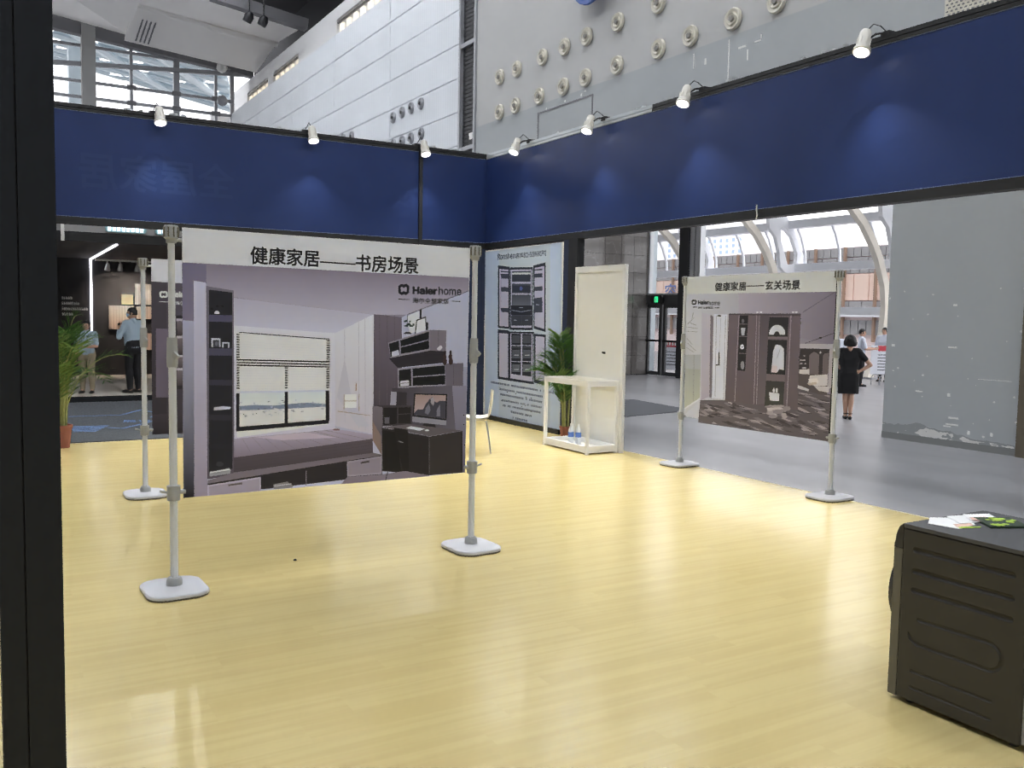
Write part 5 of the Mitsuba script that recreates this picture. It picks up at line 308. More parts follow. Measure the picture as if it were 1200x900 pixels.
HALLWAY_T = [[[34,34,36],[[[906,2172,914,2185,919,2204,922,2263,1021,2263,1021,2235,987,2233,987,2226,1027,2226,1028,2225,1028,2215,1027,2214,987,2213,987,2207,1017,2207,1019,2204,1018,2167,1007,2166,1003,2170,955,2170,954,2166,942,2166,940,2168,940,2204,942,2207,970,2207,970,2214,936,2214,931,2188,922,2169,920,2167,916,2166],[936,2246,1005,2245,1007,2252,937,2253],[955,2183,1003,2182,1004,2194,955,2194],[936,2227,970,2226,972,2233,936,2233]],[[781,2180,782,2183,812,2192,839,2206,837,2209,806,2195,793,2192,789,2192,782,2199,784,2202,809,2209,831,2218,828,2221,794,2209,791,2209,789,2210,784,2216,785,2220,806,2225,820,2230,802,2231,799,2236,797,2233,786,2233,784,2235,784,2258,785,2260,830,2260,828,2268,842,2271,849,2260,896,2260,898,2259,898,2235,896,2233,884,2233,882,2235,882,2248,799,2247,799,2240,802,2243,879,2243,879,2231,888,2225,888,2223,870,2210,883,2193,892,2186,902,2182,902,2178,896,2171,893,2171,878,2179,866,2189,857,2203,857,2186,855,2178,847,2170,840,2167,820,2167,816,2178,817,2180,834,2179,838,2180,840,2184,842,2192,820,2182,789,2171,786,2172],[842,2227,851,2215,875,2230,847,2231]],[[649,2172,655,2187,659,2203,660,2260,708,2260,705,2266,705,2268,718,2272,727,2260,772,2260,772,2251,771,2248,727,2248,727,2245,759,2245,761,2244,761,2232,772,2231,773,2230,773,2221,761,2220,761,2207,767,2203,767,2200,749,2191,758,2186,775,2182,775,2179,768,2172,764,2171,749,2176,727,2188,726,2172,718,2167,696,2166,690,2174,691,2178,674,2173,669,2180,660,2166,658,2166],[728,2206,736,2198,749,2206],[727,2220,727,2216,746,2217,745,2220],[727,2231,745,2231,746,2233,727,2235],[670,2185,692,2192,676,2201,678,2206,677,2216,710,2216,712,2220,674,2220,674,2206],[694,2206,706,2196,712,2198,710,2206],[692,2179,710,2178,712,2185,709,2185],[676,2248,676,2231,712,2231,710,2235,679,2235,678,2237,678,2243,679,2245,710,2245,710,2248]],[[520,2226,534,2246,544,2270,557,2268,557,2262,579,2263,584,2260,600,2261,601,2270,612,2270,615,2268,615,2261,636,2261,636,2247,645,2246,645,2237,636,2236,636,2222,615,2221,615,2217,637,2217,638,2216,638,2208,636,2207,615,2207,615,2203,641,2202,642,2201,642,2193,640,2192,615,2191,615,2180,645,2180,645,2176,642,2168,610,2168,597,2169,580,2173,570,2180,562,2172,555,2166,552,2167,549,2169,546,2166,535,2167,534,2168,534,2220,529,2215,526,2215],[615,2247,621,2247,621,2251,615,2251],[615,2232,621,2231,621,2236,615,2236],[584,2221,584,2217,601,2217,600,2221],[582,2248,600,2247,601,2251,585,2251,584,2252],[582,2208,582,2202,600,2202,601,2206,584,2207],[576,2191,588,2183,601,2181,600,2191,582,2192,579,2193,579,2195],[571,2231,584,2229,585,2231,600,2231,601,2236,580,2236,578,2241],[548,2212,557,2214,561,2214,566,2204,570,2218,560,2220,555,2216,549,2224],[548,2227,552,2228,557,2233,566,2251,552,2251,548,2244],[548,2179,555,2182,560,2188,549,2209]]]],[[34,34,36],[[[1688,2221,1688,2228,1691,2230,1736,2231,1736,2232,1705,2232,1703,2233,1703,2267,1705,2268,1790,2268,1792,2267,1792,2233,1790,2232,1754,2231,1755,2230,1804,2230,1805,2229,1805,2221,1804,2219,1691,2219],[1718,2243,1776,2243,1776,2244,1718,2245],[1718,2256,1776,2255,1776,2257,1718,2257]],[[1687,2177,1690,2180,1705,2185,1716,2191,1707,2191,1706,2194,1706,2216,1707,2218,1788,2218,1790,2216,1790,2193,1788,2191,1776,2191,1804,2179,1805,2176,1795,2169,1780,2177,1761,2183,1760,2186,1764,2191,1755,2191,1755,2173,1751,2169,1746,2168,1727,2167,1724,2174,1725,2179,1740,2179,1739,2191,1730,2191,1732,2188,1731,2185,1716,2177,1698,2169,1696,2169],[1721,2202,1774,2201,1774,2207,1721,2208]],[[1560,2192,1561,2195,1577,2199,1577,2232,1564,2232,1562,2244,1564,2245,1577,2245,1579,2270,1590,2270,1593,2269,1593,2245,1605,2244,1606,2236,1623,2243,1638,2254,1605,2254,1603,2255,1603,2264,1604,2267,1659,2267,1668,2261,1668,2259,1664,2255,1637,2237,1678,2237,1679,2234,1676,2189,1672,2177,1668,2171,1659,2168,1644,2168,1639,2178,1642,2181,1655,2181,1658,2183,1662,2200,1663,2224,1661,2224,1654,2209,1640,2188,1627,2174,1615,2167,1613,2167,1605,2172,1604,2176,1616,2183,1629,2196,1642,2213,1645,2224,1640,2224,1630,2207,1613,2192,1610,2192,1605,2195,1565,2182],[1593,2204,1604,2208,1608,2203,1618,2212,1625,2224,1609,2223,1603,2232,1593,2232]],[[1435,2177,1438,2180,1451,2184,1470,2193,1478,2199,1484,2208,1440,2208,1439,2210,1438,2218,1440,2221,1488,2222,1488,2236,1446,2237,1446,2246,1448,2248,1469,2248,1458,2263,1458,2266,1469,2271,1480,2258,1485,2248,1506,2248,1521,2271,1535,2268,1535,2263,1524,2248,1546,2247,1546,2237,1545,2236,1504,2236,1504,2222,1552,2221,1553,2219,1553,2210,1551,2208,1509,2208,1514,2201,1527,2191,1540,2185,1556,2180,1556,2177,1550,2169,1546,2168,1537,2170,1521,2179,1507,2188,1498,2198,1484,2184,1458,2171,1444,2167]],[[1312,2244,1312,2254,1313,2255,1362,2256,1354,2267,1364,2272,1368,2271,1381,2255,1426,2255,1427,2254,1427,2243,1371,2242,1351,2222,1377,2223,1393,2238,1397,2237,1406,2232,1407,2230,1406,2228,1382,2208,1354,2189,1399,2192,1390,2201,1388,2204,1401,2210,1420,2189,1427,2178,1427,2174,1416,2169,1409,2180,1402,2180,1324,2173,1319,2183,1320,2185,1342,2196,1359,2210,1328,2207,1323,2217,1324,2219,1336,2227,1351,2242,1313,2242]]]],[[34,34,36],[[[1031,2225,1296,2225,1297,2213,1031,2213]]]],[[36,36,38],[[[126,2059,149,2074,170,2067,170,2049,151,2055,145,2050,146,2027,155,2022,171,2032,172,2012,154,2005,128,2019]]]],[[36,36,38],[[[212,2020,189,2005,169,2012,168,2030,187,2023,193,2028,192,2052,184,2056,167,2046,166,2067,184,2074,211,2060]]]],[[36,36,38],[[[331,2054,331,2057,333,2060,337,2062,343,2062,348,2060,349,2055,346,2050,348,2047,348,2034,350,2039,354,2045,359,2048,364,2050,372,2051,382,2048,388,2043,392,2035,392,2047,394,2050,403,2050,406,2049,411,2051,419,2050,420,2048,420,2039,417,2038,410,2038,407,2035,407,2013,406,2011,404,2010,395,2010,392,2011,392,2027,389,2025,391,2022,391,2020,389,2016,384,2012,379,2010,368,2009,360,2011,353,2016,349,2021,348,2025,347,2011,344,2010,336,2010,334,2010,333,2013,333,2047,334,2050],[364,2024,366,2022,371,2021,374,2022,377,2024],[367,2038,366,2036,374,2037,371,2038]],[[290,2021,291,2026,292,2029,295,2033,298,2034,293,2036,291,2038,292,2042,298,2047,305,2050,314,2051,320,2050,327,2045,329,2042,331,2038,331,2013,329,2010,319,2010,316,2010,311,2009,302,2009,298,2011,293,2014],[306,2022,308,2021,312,2022,315,2025,307,2024,306,2023],[306,2036,315,2037,315,2038,313,2038,310,2038]],[[240,2059,243,2061,253,2061,255,2059,255,2042,273,2042,274,2060,277,2061,286,2061,289,2060,289,2012,288,2010,277,2010,274,2011,273,2030,255,2030,255,2011,253,2010,243,2010,240,2011]]]],[[36,36,38],[[[577,2020,578,2027,580,2035,584,2040,590,2043,599,2044,605,2042,611,2038,614,2034,616,2025,615,2020,587,2019,589,2014,591,2012,596,2011,603,2012,607,2017,614,2015,615,2012,613,2008,606,2003,600,2002,594,2002,586,2005,580,2011],[587,2028,605,2027,605,2029,602,2034,595,2035,591,2034,589,2031]],[[514,2004,515,2043,523,2043,525,2040,529,2043,536,2044,541,2042,544,2038,550,2043,559,2044,564,2042,568,2039,571,2032,570,2003,562,2003,561,2005,561,2031,558,2034,555,2035,550,2034,547,2030,547,2003,539,2003,538,2004,538,2031,535,2034,533,2035,528,2034,525,2031,524,2003,516,2003]],[[468,2020,469,2027,471,2035,476,2040,483,2043,491,2044,499,2041,504,2037,508,2030,508,2021,506,2013,504,2009,500,2006,495,2003,486,2002,476,2005,471,2011],[478,2020,481,2015,483,2011,489,2011,494,2012,497,2016,498,2021,498,2027,495,2032,489,2035,483,2034,479,2028]],[[426,2054,428,2055,436,2055,436,2040,443,2043,449,2044,456,2042,460,2038,462,2031,461,2003,453,2003,452,2005,452,2030,449,2034,446,2035,440,2034,437,2030,436,2003,427,2003]]]],[[36,36,38],[[[460,1959,462,1963,464,1969,465,1986,498,1986,498,1978,487,1977,487,1975,501,1975,501,1975,501,1972,501,1972,487,1971,487,1969,497,1969,498,1969,498,1958,494,1957,492,1959,476,1959,476,1957,472,1957,471,1958,471,1969,472,1969,481,1969,481,1972,470,1972,468,1964,465,1958,465,1958,463,1957],[470,1981,493,1981,494,1983,470,1983],[476,1962,492,1962,493,1966,476,1966],[470,1975,481,1975,482,1977,470,1977]],[[417,1961,418,1962,428,1965,437,1969,436,1970,426,1966,421,1965,420,1965,418,1967,418,1968,427,1970,434,1973,433,1973,422,1970,421,1970,420,1970,418,1972,419,1973,426,1975,431,1976,424,1977,424,1978,423,1977,419,1977,418,1978,418,1985,419,1985,434,1985,433,1987,438,1988,441,1985,456,1985,457,1985,457,1978,456,1977,452,1977,451,1978,451,1982,424,1981,424,1979,424,1980,451,1980,451,1977,454,1975,454,1974,448,1970,452,1965,455,1963,458,1962,458,1961,456,1959,455,1959,450,1961,446,1964,443,1968,443,1963,442,1961,440,1959,438,1958,431,1958,429,1961,430,1961,435,1961,437,1961,438,1963,438,1965,431,1962,420,1959,419,1959],[438,1975,441,1972,449,1976,440,1977]],[[373,1959,375,1964,377,1969,378,1986,411,1986,412,1979,411,1978,383,1978,383,1977,413,1977,413,1974,413,1974,407,1973,413,1969,413,1969,410,1967,411,1966,411,1964,400,1964,399,1962,414,1962,414,1961,414,1959,380,1958,380,1959,379,1960,377,1958,376,1957],[406,1969,400,1969,400,1967,408,1967],[383,1981,406,1981,407,1983,383,1983],[393,1972,395,1972,401,1972,399,1974,395,1974],[380,1962,394,1962,394,1964,384,1964,383,1964,383,1967,384,1967,394,1967,394,1968,385,1968,384,1968,383,1971,386,1972,387,1974,383,1973,382,1967]],[[329,1975,329,1976,335,1978,342,1982,346,1985,350,1988,350,1988,354,1987,354,1985,358,1983,364,1979,372,1976,372,1975,369,1972,365,1974,364,1973,353,1973,353,1969,364,1969,365,1969,365,1966,364,1966,353,1966,353,1962,370,1962,370,1961,370,1959,332,1958,331,1959,331,1962,348,1962,348,1966,337,1966,337,1966,337,1969,337,1969,348,1969,348,1973,337,1973,336,1974,332,1973],[350,1983,341,1976,360,1977]],[[286,1974,286,1975,290,1978,293,1981,298,1988,301,1988,303,1987,300,1983,326,1982,327,1982,327,1981,325,1977,322,1973,319,1973,325,1967,327,1964,327,1964,324,1962,323,1962,319,1966,313,1972,313,1973,317,1974,320,1979,310,1979,310,1959,307,1958,299,1957,297,1960,297,1961,305,1961,304,1979,297,1979,293,1975,290,1972]],[[286,1964,287,1965,290,1967,293,1970,296,1974,301,1974,301,1972,298,1969,291,1962,290,1962]],[[244,1960,250,1971,251,1971,253,1970,253,1972,258,1973,258,1977,256,1975,253,1977,253,1978,257,1982,260,1988,265,1987,264,1985,283,1984,283,1981,283,1981,262,1981,261,1980,280,1979,281,1979,281,1973,283,1973,285,1972,284,1969,284,1969,281,1969,281,1968,280,1966,283,1965,283,1962,280,1962,279,1960,277,1959,274,1958,268,1958,267,1960,267,1961,274,1961,274,1962,256,1962,256,1963,257,1969,254,1969,252,1963,248,1958,246,1958],[271,1976,273,1974,274,1973,276,1973,276,1976],[269,1969,272,1967,273,1966,276,1966,276,1969],[263,1976,263,1973,268,1973,265,1975,265,1976],[262,1969,262,1966,268,1966,263,1969]],[[245,1985,247,1988,248,1988,255,1985,256,1984,254,1981,253,1981,245,1985]],[[242,1976,242,1977,244,1978,246,1979,252,1976,253,1974,251,1972,250,1972]]]],[[36,36,38],[[[144,1985,220,1985,221,1975,145,1975]]]],[[36,36,38],[[[529,1976,609,1976,609,1967,529,1967]]]]]
FRIDGE = [[[172,185,208],[176,188,208],"h",[1,2959,2448,2981,2511,62,85,74]],[[188,200,218],[182,193,211],"v",[492,2963,2115,2975,2227,64,590,69]],[[44,47,56],0,0,[471,2706,863,2667,900,1615,507,1628]],[[178,178,190],0,0,[520,2645,830,2620,864,1649,554,1658]],[[62,66,76],0,0,[563,2606,843,2590,844,2570,593,2584]],[[62,66,76],0,0,[565,2559,845,2544,847,2463,597,2476]],[[62,66,76],0,0,[572,2330,852,2319,855,2244,605,2253]],[[62,66,76],0,0,[585,1971,865,1966,867,1896,617,1901]],[[150,152,164],0,0,[570,2453,580,1983,601,1983,590,2452]],[[44,47,56],0,0,[869,2656,1614,2633,1652,1609,906,1601]],[[178,178,190],0,0,[910,2617,1584,2598,1614,1647,951,1637]],[[64,67,76],0,0,[951,2587,1553,2572,1581,1682,983,1672]],[[206,210,218],0,0,[952,2566,1544,2547,1545,2517,953,2535]],[[50,54,62],0,0,[965,2529,1545,2511,1549,2406,968,2420]],[[178,178,190],0,0,[935,2412,1581,2396,1582,2366,936,2380]],[[46,50,60],0,0,[971,2348,1551,2336,1555,2228,975,2236]],[[70,84,130],0,0,[1306,2293,1300,2310,1284,2324,1261,2331,1238,2329,1219,2319,1208,2304,1209,2286,1221,2270,1240,2260,1264,2258,1286,2263,1301,2276,1306,2293]],[[178,178,190],0,0,[941,2219,1582,2211,1583,2186,942,2193]],[[70,74,82],[92,96,104],"v",[977,2170,1568,2164,1574,2011,983,2012]],[[40,43,50],0,0,[943,2012,1600,2011,1606,1858,949,1853]],[[120,126,136],0,0,[961,1928,1269,1900,1273,1913,965,1940]],[[120,126,136],0,0,[1273,1900,1595,1930,1590,1942,1268,1913]],[[150,156,164],0,0,[1213,1983,1323,1983,1323,1969,1213,1969]],[[58,62,70],0,0,[955,1839,1268,1841,1274,1677,961,1671]],[[58,62,70],0,0,[1300,1842,1607,1844,1613,1683,1306,1678]],[[150,156,164],0,0,[1045,1774,1126,1775,1127,1757,1045,1756]],[[150,156,164],0,0,[1414,1778,1492,1779,1493,1762,1415,1761]],[[44,47,56],0,0,[1629,2660,1996,2691,2039,1590,1677,1637]],[[178,178,190],0,0,[1667,2617,1963,2639,2002,1635,1707,1679]],[[62,66,76],0,0,[1658,2593,1904,2598,1905,2573,1663,2576]],[[62,66,76],0,0,[1660,2521,1907,2527,1909,2459,1668,2460]],[[62,66,76],0,0,[1668,2309,1915,2318,1918,2247,1676,2245]],[[62,66,76],0,0,[1675,2129,1922,2141,1931,1901,1689,1895]],[[140,146,154],0,0,[1736,2033,1834,2032,1834,2016,1736,2016]],[[44,47,56],0,0,[502,1598,889,1586,919,734,531,737]],[[178,178,190],0,0,[546,1534,857,1533,883,775,578,779]],[[44,47,56],0,0,[884,1569,1685,1582,1716,728,913,734]],[[178,178,190],0,0,[931,1541,1649,1553,1678,767,958,775]],[[40,43,50],0,0,[965,1536,1278,1541,1303,847,989,855]],[[40,43,50],0,0,[1328,1542,1612,1546,1638,849,1353,850]],[[72,75,82],0,0,[995,1508,1252,1514,1256,1386,999,1378]],[[60,63,70],0,0,[1001,1329,1258,1338,1259,1304,1002,1294]],[[84,88,94],0,0,[1004,1262,1261,1273,1266,1130,1009,1118]],[[98,102,108],0,0,[1012,1016,1269,1030,1274,902,1017,886]],[[178,178,190],0,0,[972,1333,1285,1335,1286,1348,973,1346]],[[178,178,190],0,0,[981,1060,1295,1068,1296,1081,982,1073]],[[160,165,170],0,0,[1074,1184,1219,1191,1220,1171,1075,1164]],[[160,165,170],0,0,[1083,942,1228,951,1229,931,1083,922]],[[72,75,82],0,0,[1350,1517,1592,1524,1597,1398,1355,1390]],[[60,63,70],0,0,[1357,1342,1598,1351,1600,1317,1358,1308]],[[84,88,94],0,0,[1359,1277,1601,1286,1606,1147,1364,1135]],[[98,102,108],0,0,[1368,1036,1610,1049,1614,923,1373,908]],[[178,178,190],0,0,[1329,1346,1624,1348,1625,1361,1330,1358]],[[178,178,190],0,0,[1338,1079,1634,1086,1635,1098,1339,1092]],[[160,165,170],0,0,[1427,1200,1561,1206,1562,1187,1428,1180]],[[160,165,170],0,0,[1436,963,1570,971,1571,951,1436,943]],[[44,47,56],0,0,[1696,1554,2045,1546,2076,736,1726,760]],[[178,178,190],0,0,[1740,1514,2011,1510,2034,793,1766,813]],[[92,100,116],0,0,[296,680,336,680,337,645,297,645]],[[92,100,116],0,0,[350,679,395,679,397,645,351,644]],[[92,100,116],0,0,[409,678,449,678,450,644,410,644]],[[92,100,116],0,0,[463,677,519,679,520,644,464,643]],[[92,100,116],0,0,[533,677,589,678,590,643,534,642]],[[92,100,116],0,0,[603,676,651,676,653,642,604,641]],[[92,100,116],0,0,[665,675,699,674,700,640,666,641]],[[92,100,116],0,0,[712,674,750,674,751,640,713,640]],[[92,100,116],0,0,[763,673,815,674,816,640,764,640]],[[92,100,116],0,0,[828,672,868,672,870,639,830,639]],[[92,100,116],0,0,[881,672,931,672,932,639,883,638]],[[92,100,116],0,0,[993,670,1047,671,1048,638,995,637]],[[92,100,116],0,0,[1060,669,1104,670,1105,636,1061,636]],[[92,100,116],0,0,[1116,669,1157,669,1158,636,1118,635]],[[92,100,116],0,0,[1170,668,1209,668,1210,635,1171,635]],[[92,100,116],0,0,[1221,667,1262,667,1263,634,1222,634]],[[92,100,116],0,0,[1275,666,1315,667,1316,634,1276,633]],[[92,100,116],0,0,[1328,666,1366,666,1367,633,1329,633]],[[92,100,116],0,0,[1378,665,1429,666,1430,633,1379,632]],[[92,100,116],0,0,[1442,664,1482,664,1484,632,1443,631]],[[92,100,116],0,0,[1495,663,1532,663,1533,631,1496,631]],[[92,100,116],0,0,[1544,663,1585,663,1586,631,1546,630]],[[92,100,116],0,0,[1597,662,1634,662,1635,630,1598,630]],[[92,100,116],0,0,[1646,661,1693,662,1694,630,1647,629]],[[92,100,116],0,0,[1705,660,1742,661,1744,629,1706,628]],[[92,100,116],0,0,[1754,660,1792,660,1793,628,1755,628]],[[92,100,116],0,0,[1803,659,1837,659,1838,627,1805,627]],[[92,100,116],0,0,[1903,658,1938,658,1939,626,1904,626]],[[92,100,116],0,0,[2005,656,2042,656,2043,625,2006,625]],[[92,100,116],0,0,[2053,656,2099,657,2100,625,2054,624]],[[92,100,116],0,0,[2151,654,2186,654,2187,623,2152,623]],[[92,100,116],0,0,[2197,654,2236,654,2237,623,2198,623]],[[92,100,116],0,0,[2247,653,2280,653,2281,622,2248,622]],[[92,100,116],0,0,[2291,652,2321,652,2322,621,2292,621]],[[92,100,116],0,0,[602,582,655,583,656,549,603,548]],[[92,100,116],0,0,[668,581,709,582,710,548,669,547]],[[92,100,116],0,0,[722,581,775,582,776,548,723,547]],[[92,100,116],0,0,[788,580,838,581,839,547,789,546]],[[92,100,116],0,0,[851,579,885,579,886,545,852,545]],[[92,100,116],0,0,[898,579,952,580,953,546,899,545]],[[92,100,116],0,0,[965,578,1000,578,1001,544,966,544]],[[92,100,116],0,0,[1012,577,1060,578,1061,545,1014,544]],[[92,100,116],0,0,[1072,576,1107,576,1108,543,1074,543]],[[92,100,116],0,0,[1172,575,1209,575,1210,542,1173,542]],[[92,100,116],0,0,[1222,574,1272,576,1273,543,1223,541]],[[92,100,116],0,0,[1285,574,1333,575,1334,542,1286,541]],[[92,100,116],0,0,[1345,573,1377,573,1379,540,1346,540]],[[92,100,116],0,0,[1390,572,1431,573,1432,540,1391,540]],[[92,100,116],0,0,[1443,572,1485,572,1486,540,1444,539]],[[92,100,116],0,0,[1497,571,1544,572,1545,539,1499,538]],[[92,100,116],0,0,[1556,570,1604,571,1605,539,1557,538]],[[92,100,116],0,0,[1616,569,1665,571,1666,538,1617,537]],[[92,100,116],0,0,[1677,569,1724,570,1726,538,1678,536]],[[92,100,116],0,0,[1736,568,1776,568,1777,536,1738,536]],[[92,100,116],0,0,[1788,567,1832,568,1833,536,1789,535]],[[92,100,116],0,0,[1844,566,1893,568,1894,536,1845,535]],[[92,100,116],0,0,[1904,566,1947,567,1948,535,1905,534]],[[92,100,116],0,0,[1958,565,1994,565,1996,534,1960,533]],[[92,100,116],0,0,[623,495,670,496,671,461,624,461]],[[92,100,116],0,0,[684,494,739,495,741,461,685,460]],[[92,100,116],0,0,[753,493,796,493,797,459,754,459]],[[92,100,116],0,0,[809,492,848,492,849,458,810,458]],[[92,100,116],0,0,[861,491,900,491,901,458,862,457]],[[92,100,116],0,0,[913,490,958,491,959,458,914,457]],[[92,100,116],0,0,[971,489,1008,490,1009,456,972,456]],[[92,100,116],0,0,[1021,489,1070,490,1071,457,1022,455]],[[92,100,116],0,0,[1083,488,1116,488,1118,454,1084,454]],[[92,100,116],0,0,[1129,487,1174,488,1176,455,1130,454]],[[92,100,116],0,0,[1187,486,1226,487,1227,454,1188,453]],[[92,100,116],0,0,[1238,485,1288,487,1289,454,1240,452]],[[92,100,116],0,0,[1301,484,1344,485,1345,452,1302,452]],[[92,100,116],0,0,[1357,484,1401,485,1402,452,1358,451]],[[92,100,116],0,0,[1474,482,1521,483,1522,451,1475,449]],[[92,100,116],0,0,[1579,480,1623,481,1624,449,1580,448]],[[92,100,116],0,0,[1635,479,1683,481,1684,449,1636,447]],[[92,100,116],0,0,[1695,478,1730,479,1731,447,1696,446]],[[92,100,116],0,0,[1742,478,1783,479,1784,447,1743,446]],[[92,100,116],0,0,[1795,477,1825,477,1826,445,1796,445]],[[92,100,116],0,0,[1836,476,1874,477,1875,445,1838,444]],[[92,100,116],0,0,[1886,476,1933,477,1934,445,1887,444]],[[92,100,116],0,0,[1944,475,1974,475,1975,443,1946,443]],[[92,100,116],0,0,[668,394,703,394,704,360,669,360]],[[92,100,116],0,0,[716,394,754,395,755,361,717,360]],[[92,100,116],0,0,[767,394,815,395,816,361,768,360]],[[92,100,116],0,0,[828,394,880,396,882,362,829,360]],[[92,100,116],0,0,[893,394,937,395,938,361,895,360]],[[92,100,116],0,0,[950,393,984,394,985,360,951,360]],[[92,100,116],0,0,[997,393,1037,394,1038,361,998,360]],[[92,100,116],0,0,[1050,393,1100,395,1101,361,1051,360]],[[92,100,116],0,0,[1113,393,1147,393,1148,360,1114,360]],[[92,100,116],0,0,[1159,393,1204,394,1206,361,1161,360]],[[92,100,116],0,0,[1217,393,1248,393,1250,360,1218,360]],[[92,100,116],0,0,[1313,392,1356,393,1357,361,1314,359]],[[92,100,116],0,0,[1368,392,1409,393,1410,360,1370,359]],[[92,100,116],0,0,[1421,392,1456,392,1457,360,1423,359]],[[92,100,116],0,0,[1521,392,1571,393,1572,361,1522,359]],[[92,100,116],0,0,[1640,391,1684,393,1686,360,1641,359]],[[92,100,116],0,0,[1696,391,1726,391,1727,359,1697,359]],[[92,100,116],0,0,[1738,391,1781,392,1783,360,1739,359]],[[92,100,116],0,0,[1793,391,1825,391,1826,359,1794,359]],[[92,100,116],0,0,[1836,391,1883,392,1885,360,1838,359]],[[92,100,116],0,0,[1895,390,1925,390,1926,359,1896,359]],[[92,100,116],0,0,[1937,390,1966,390,1968,359,1938,359]],[[92,100,116],0,0,[718,310,752,310,754,276,719,276]],[[92,100,116],0,0,[766,310,810,311,811,277,767,276]],[[92,100,116],0,0,[889,309,931,310,932,276,890,275]],[[92,100,116],0,0,[944,309,984,310,985,276,945,275]],[[92,100,116],0,0,[1045,308,1079,308,1080,275,1047,275]],[[92,100,116],0,0,[1091,308,1144,310,1145,277,1092,275]],[[92,100,116],0,0,[1157,308,1189,308,1190,275,1158,275]],[[92,100,116],0,0,[1201,308,1250,309,1251,276,1202,274]],[[92,100,116],0,0,[1262,307,1312,309,1313,276,1264,274]],[[92,100,116],0,0,[1325,307,1358,307,1359,274,1326,274]],[[92,100,116],0,0,[1370,307,1400,307,1402,274,1371,274]],[[92,100,116],0,0,[1413,307,1447,307,1448,274,1414,274]],[[92,100,116],0,0,[1459,306,1504,308,1505,275,1460,274]],[[92,100,116],0,0,[1516,306,1556,307,1557,275,1517,274]],[[92,100,116],0,0,[1568,306,1607,307,1608,274,1569,273]],[[92,100,116],0,0,[1619,306,1667,307,1668,275,1620,273]],[[92,100,116],0,0,[1679,305,1725,307,1726,275,1680,273]],[[92,100,116],0,0,[1737,305,1784,307,1785,275,1738,273]],[[92,100,116],0,0,[1796,305,1825,305,1826,273,1797,273]],[[92,100,116],0,0,[1837,305,1886,307,1887,275,1838,273]],[[92,100,116],0,0,[1897,304,1935,305,1936,274,1898,272]],[[92,100,116],0,0,[994,224,1045,226,1046,193,996,191]],[[92,100,116],0,0,[1058,224,1095,224,1096,191,1059,190]],[[92,100,116],0,0,[1107,223,1139,223,1140,190,1108,190]],[[92,100,116],0,0,[1152,222,1190,223,1192,190,1153,189]],[[92,100,116],0,0,[1203,222,1236,222,1237,189,1204,189]],[[92,100,116],0,0,[1249,221,1286,222,1287,189,1250,188]],[[92,100,116],0,0,[1299,221,1350,223,1352,190,1300,188]],[[92,100,116],0,0,[1363,220,1406,221,1407,189,1364,187]],[[92,100,116],0,0,[1465,219,1513,221,1515,188,1466,186]],[[92,100,116],0,0,[1526,218,1568,219,1569,187,1527,185]],[[92,100,116],0,0,[1580,217,1610,217,1611,185,1581,185]],[[92,100,116],0,0,[1622,217,1671,219,1672,187,1623,184]],[[92,100,116],0,0,[1055,128,1086,129,1088,95,1056,95]],[[92,100,116],0,0,[1160,127,1194,128,1195,95,1161,94]],[[92,100,116],0,0,[1207,126,1257,129,1258,96,1208,93]],[[92,100,116],0,0,[1269,126,1312,127,1313,94,1271,93]],[[92,100,116],0,0,[1324,125,1360,126,1362,93,1326,92]],[[92,100,116],0,0,[1373,124,1417,126,1418,94,1374,92]],[[92,100,116],0,0,[1429,124,1474,126,1475,93,1431,91]],[[92,100,116],0,0,[1486,123,1532,125,1533,93,1487,90]]]
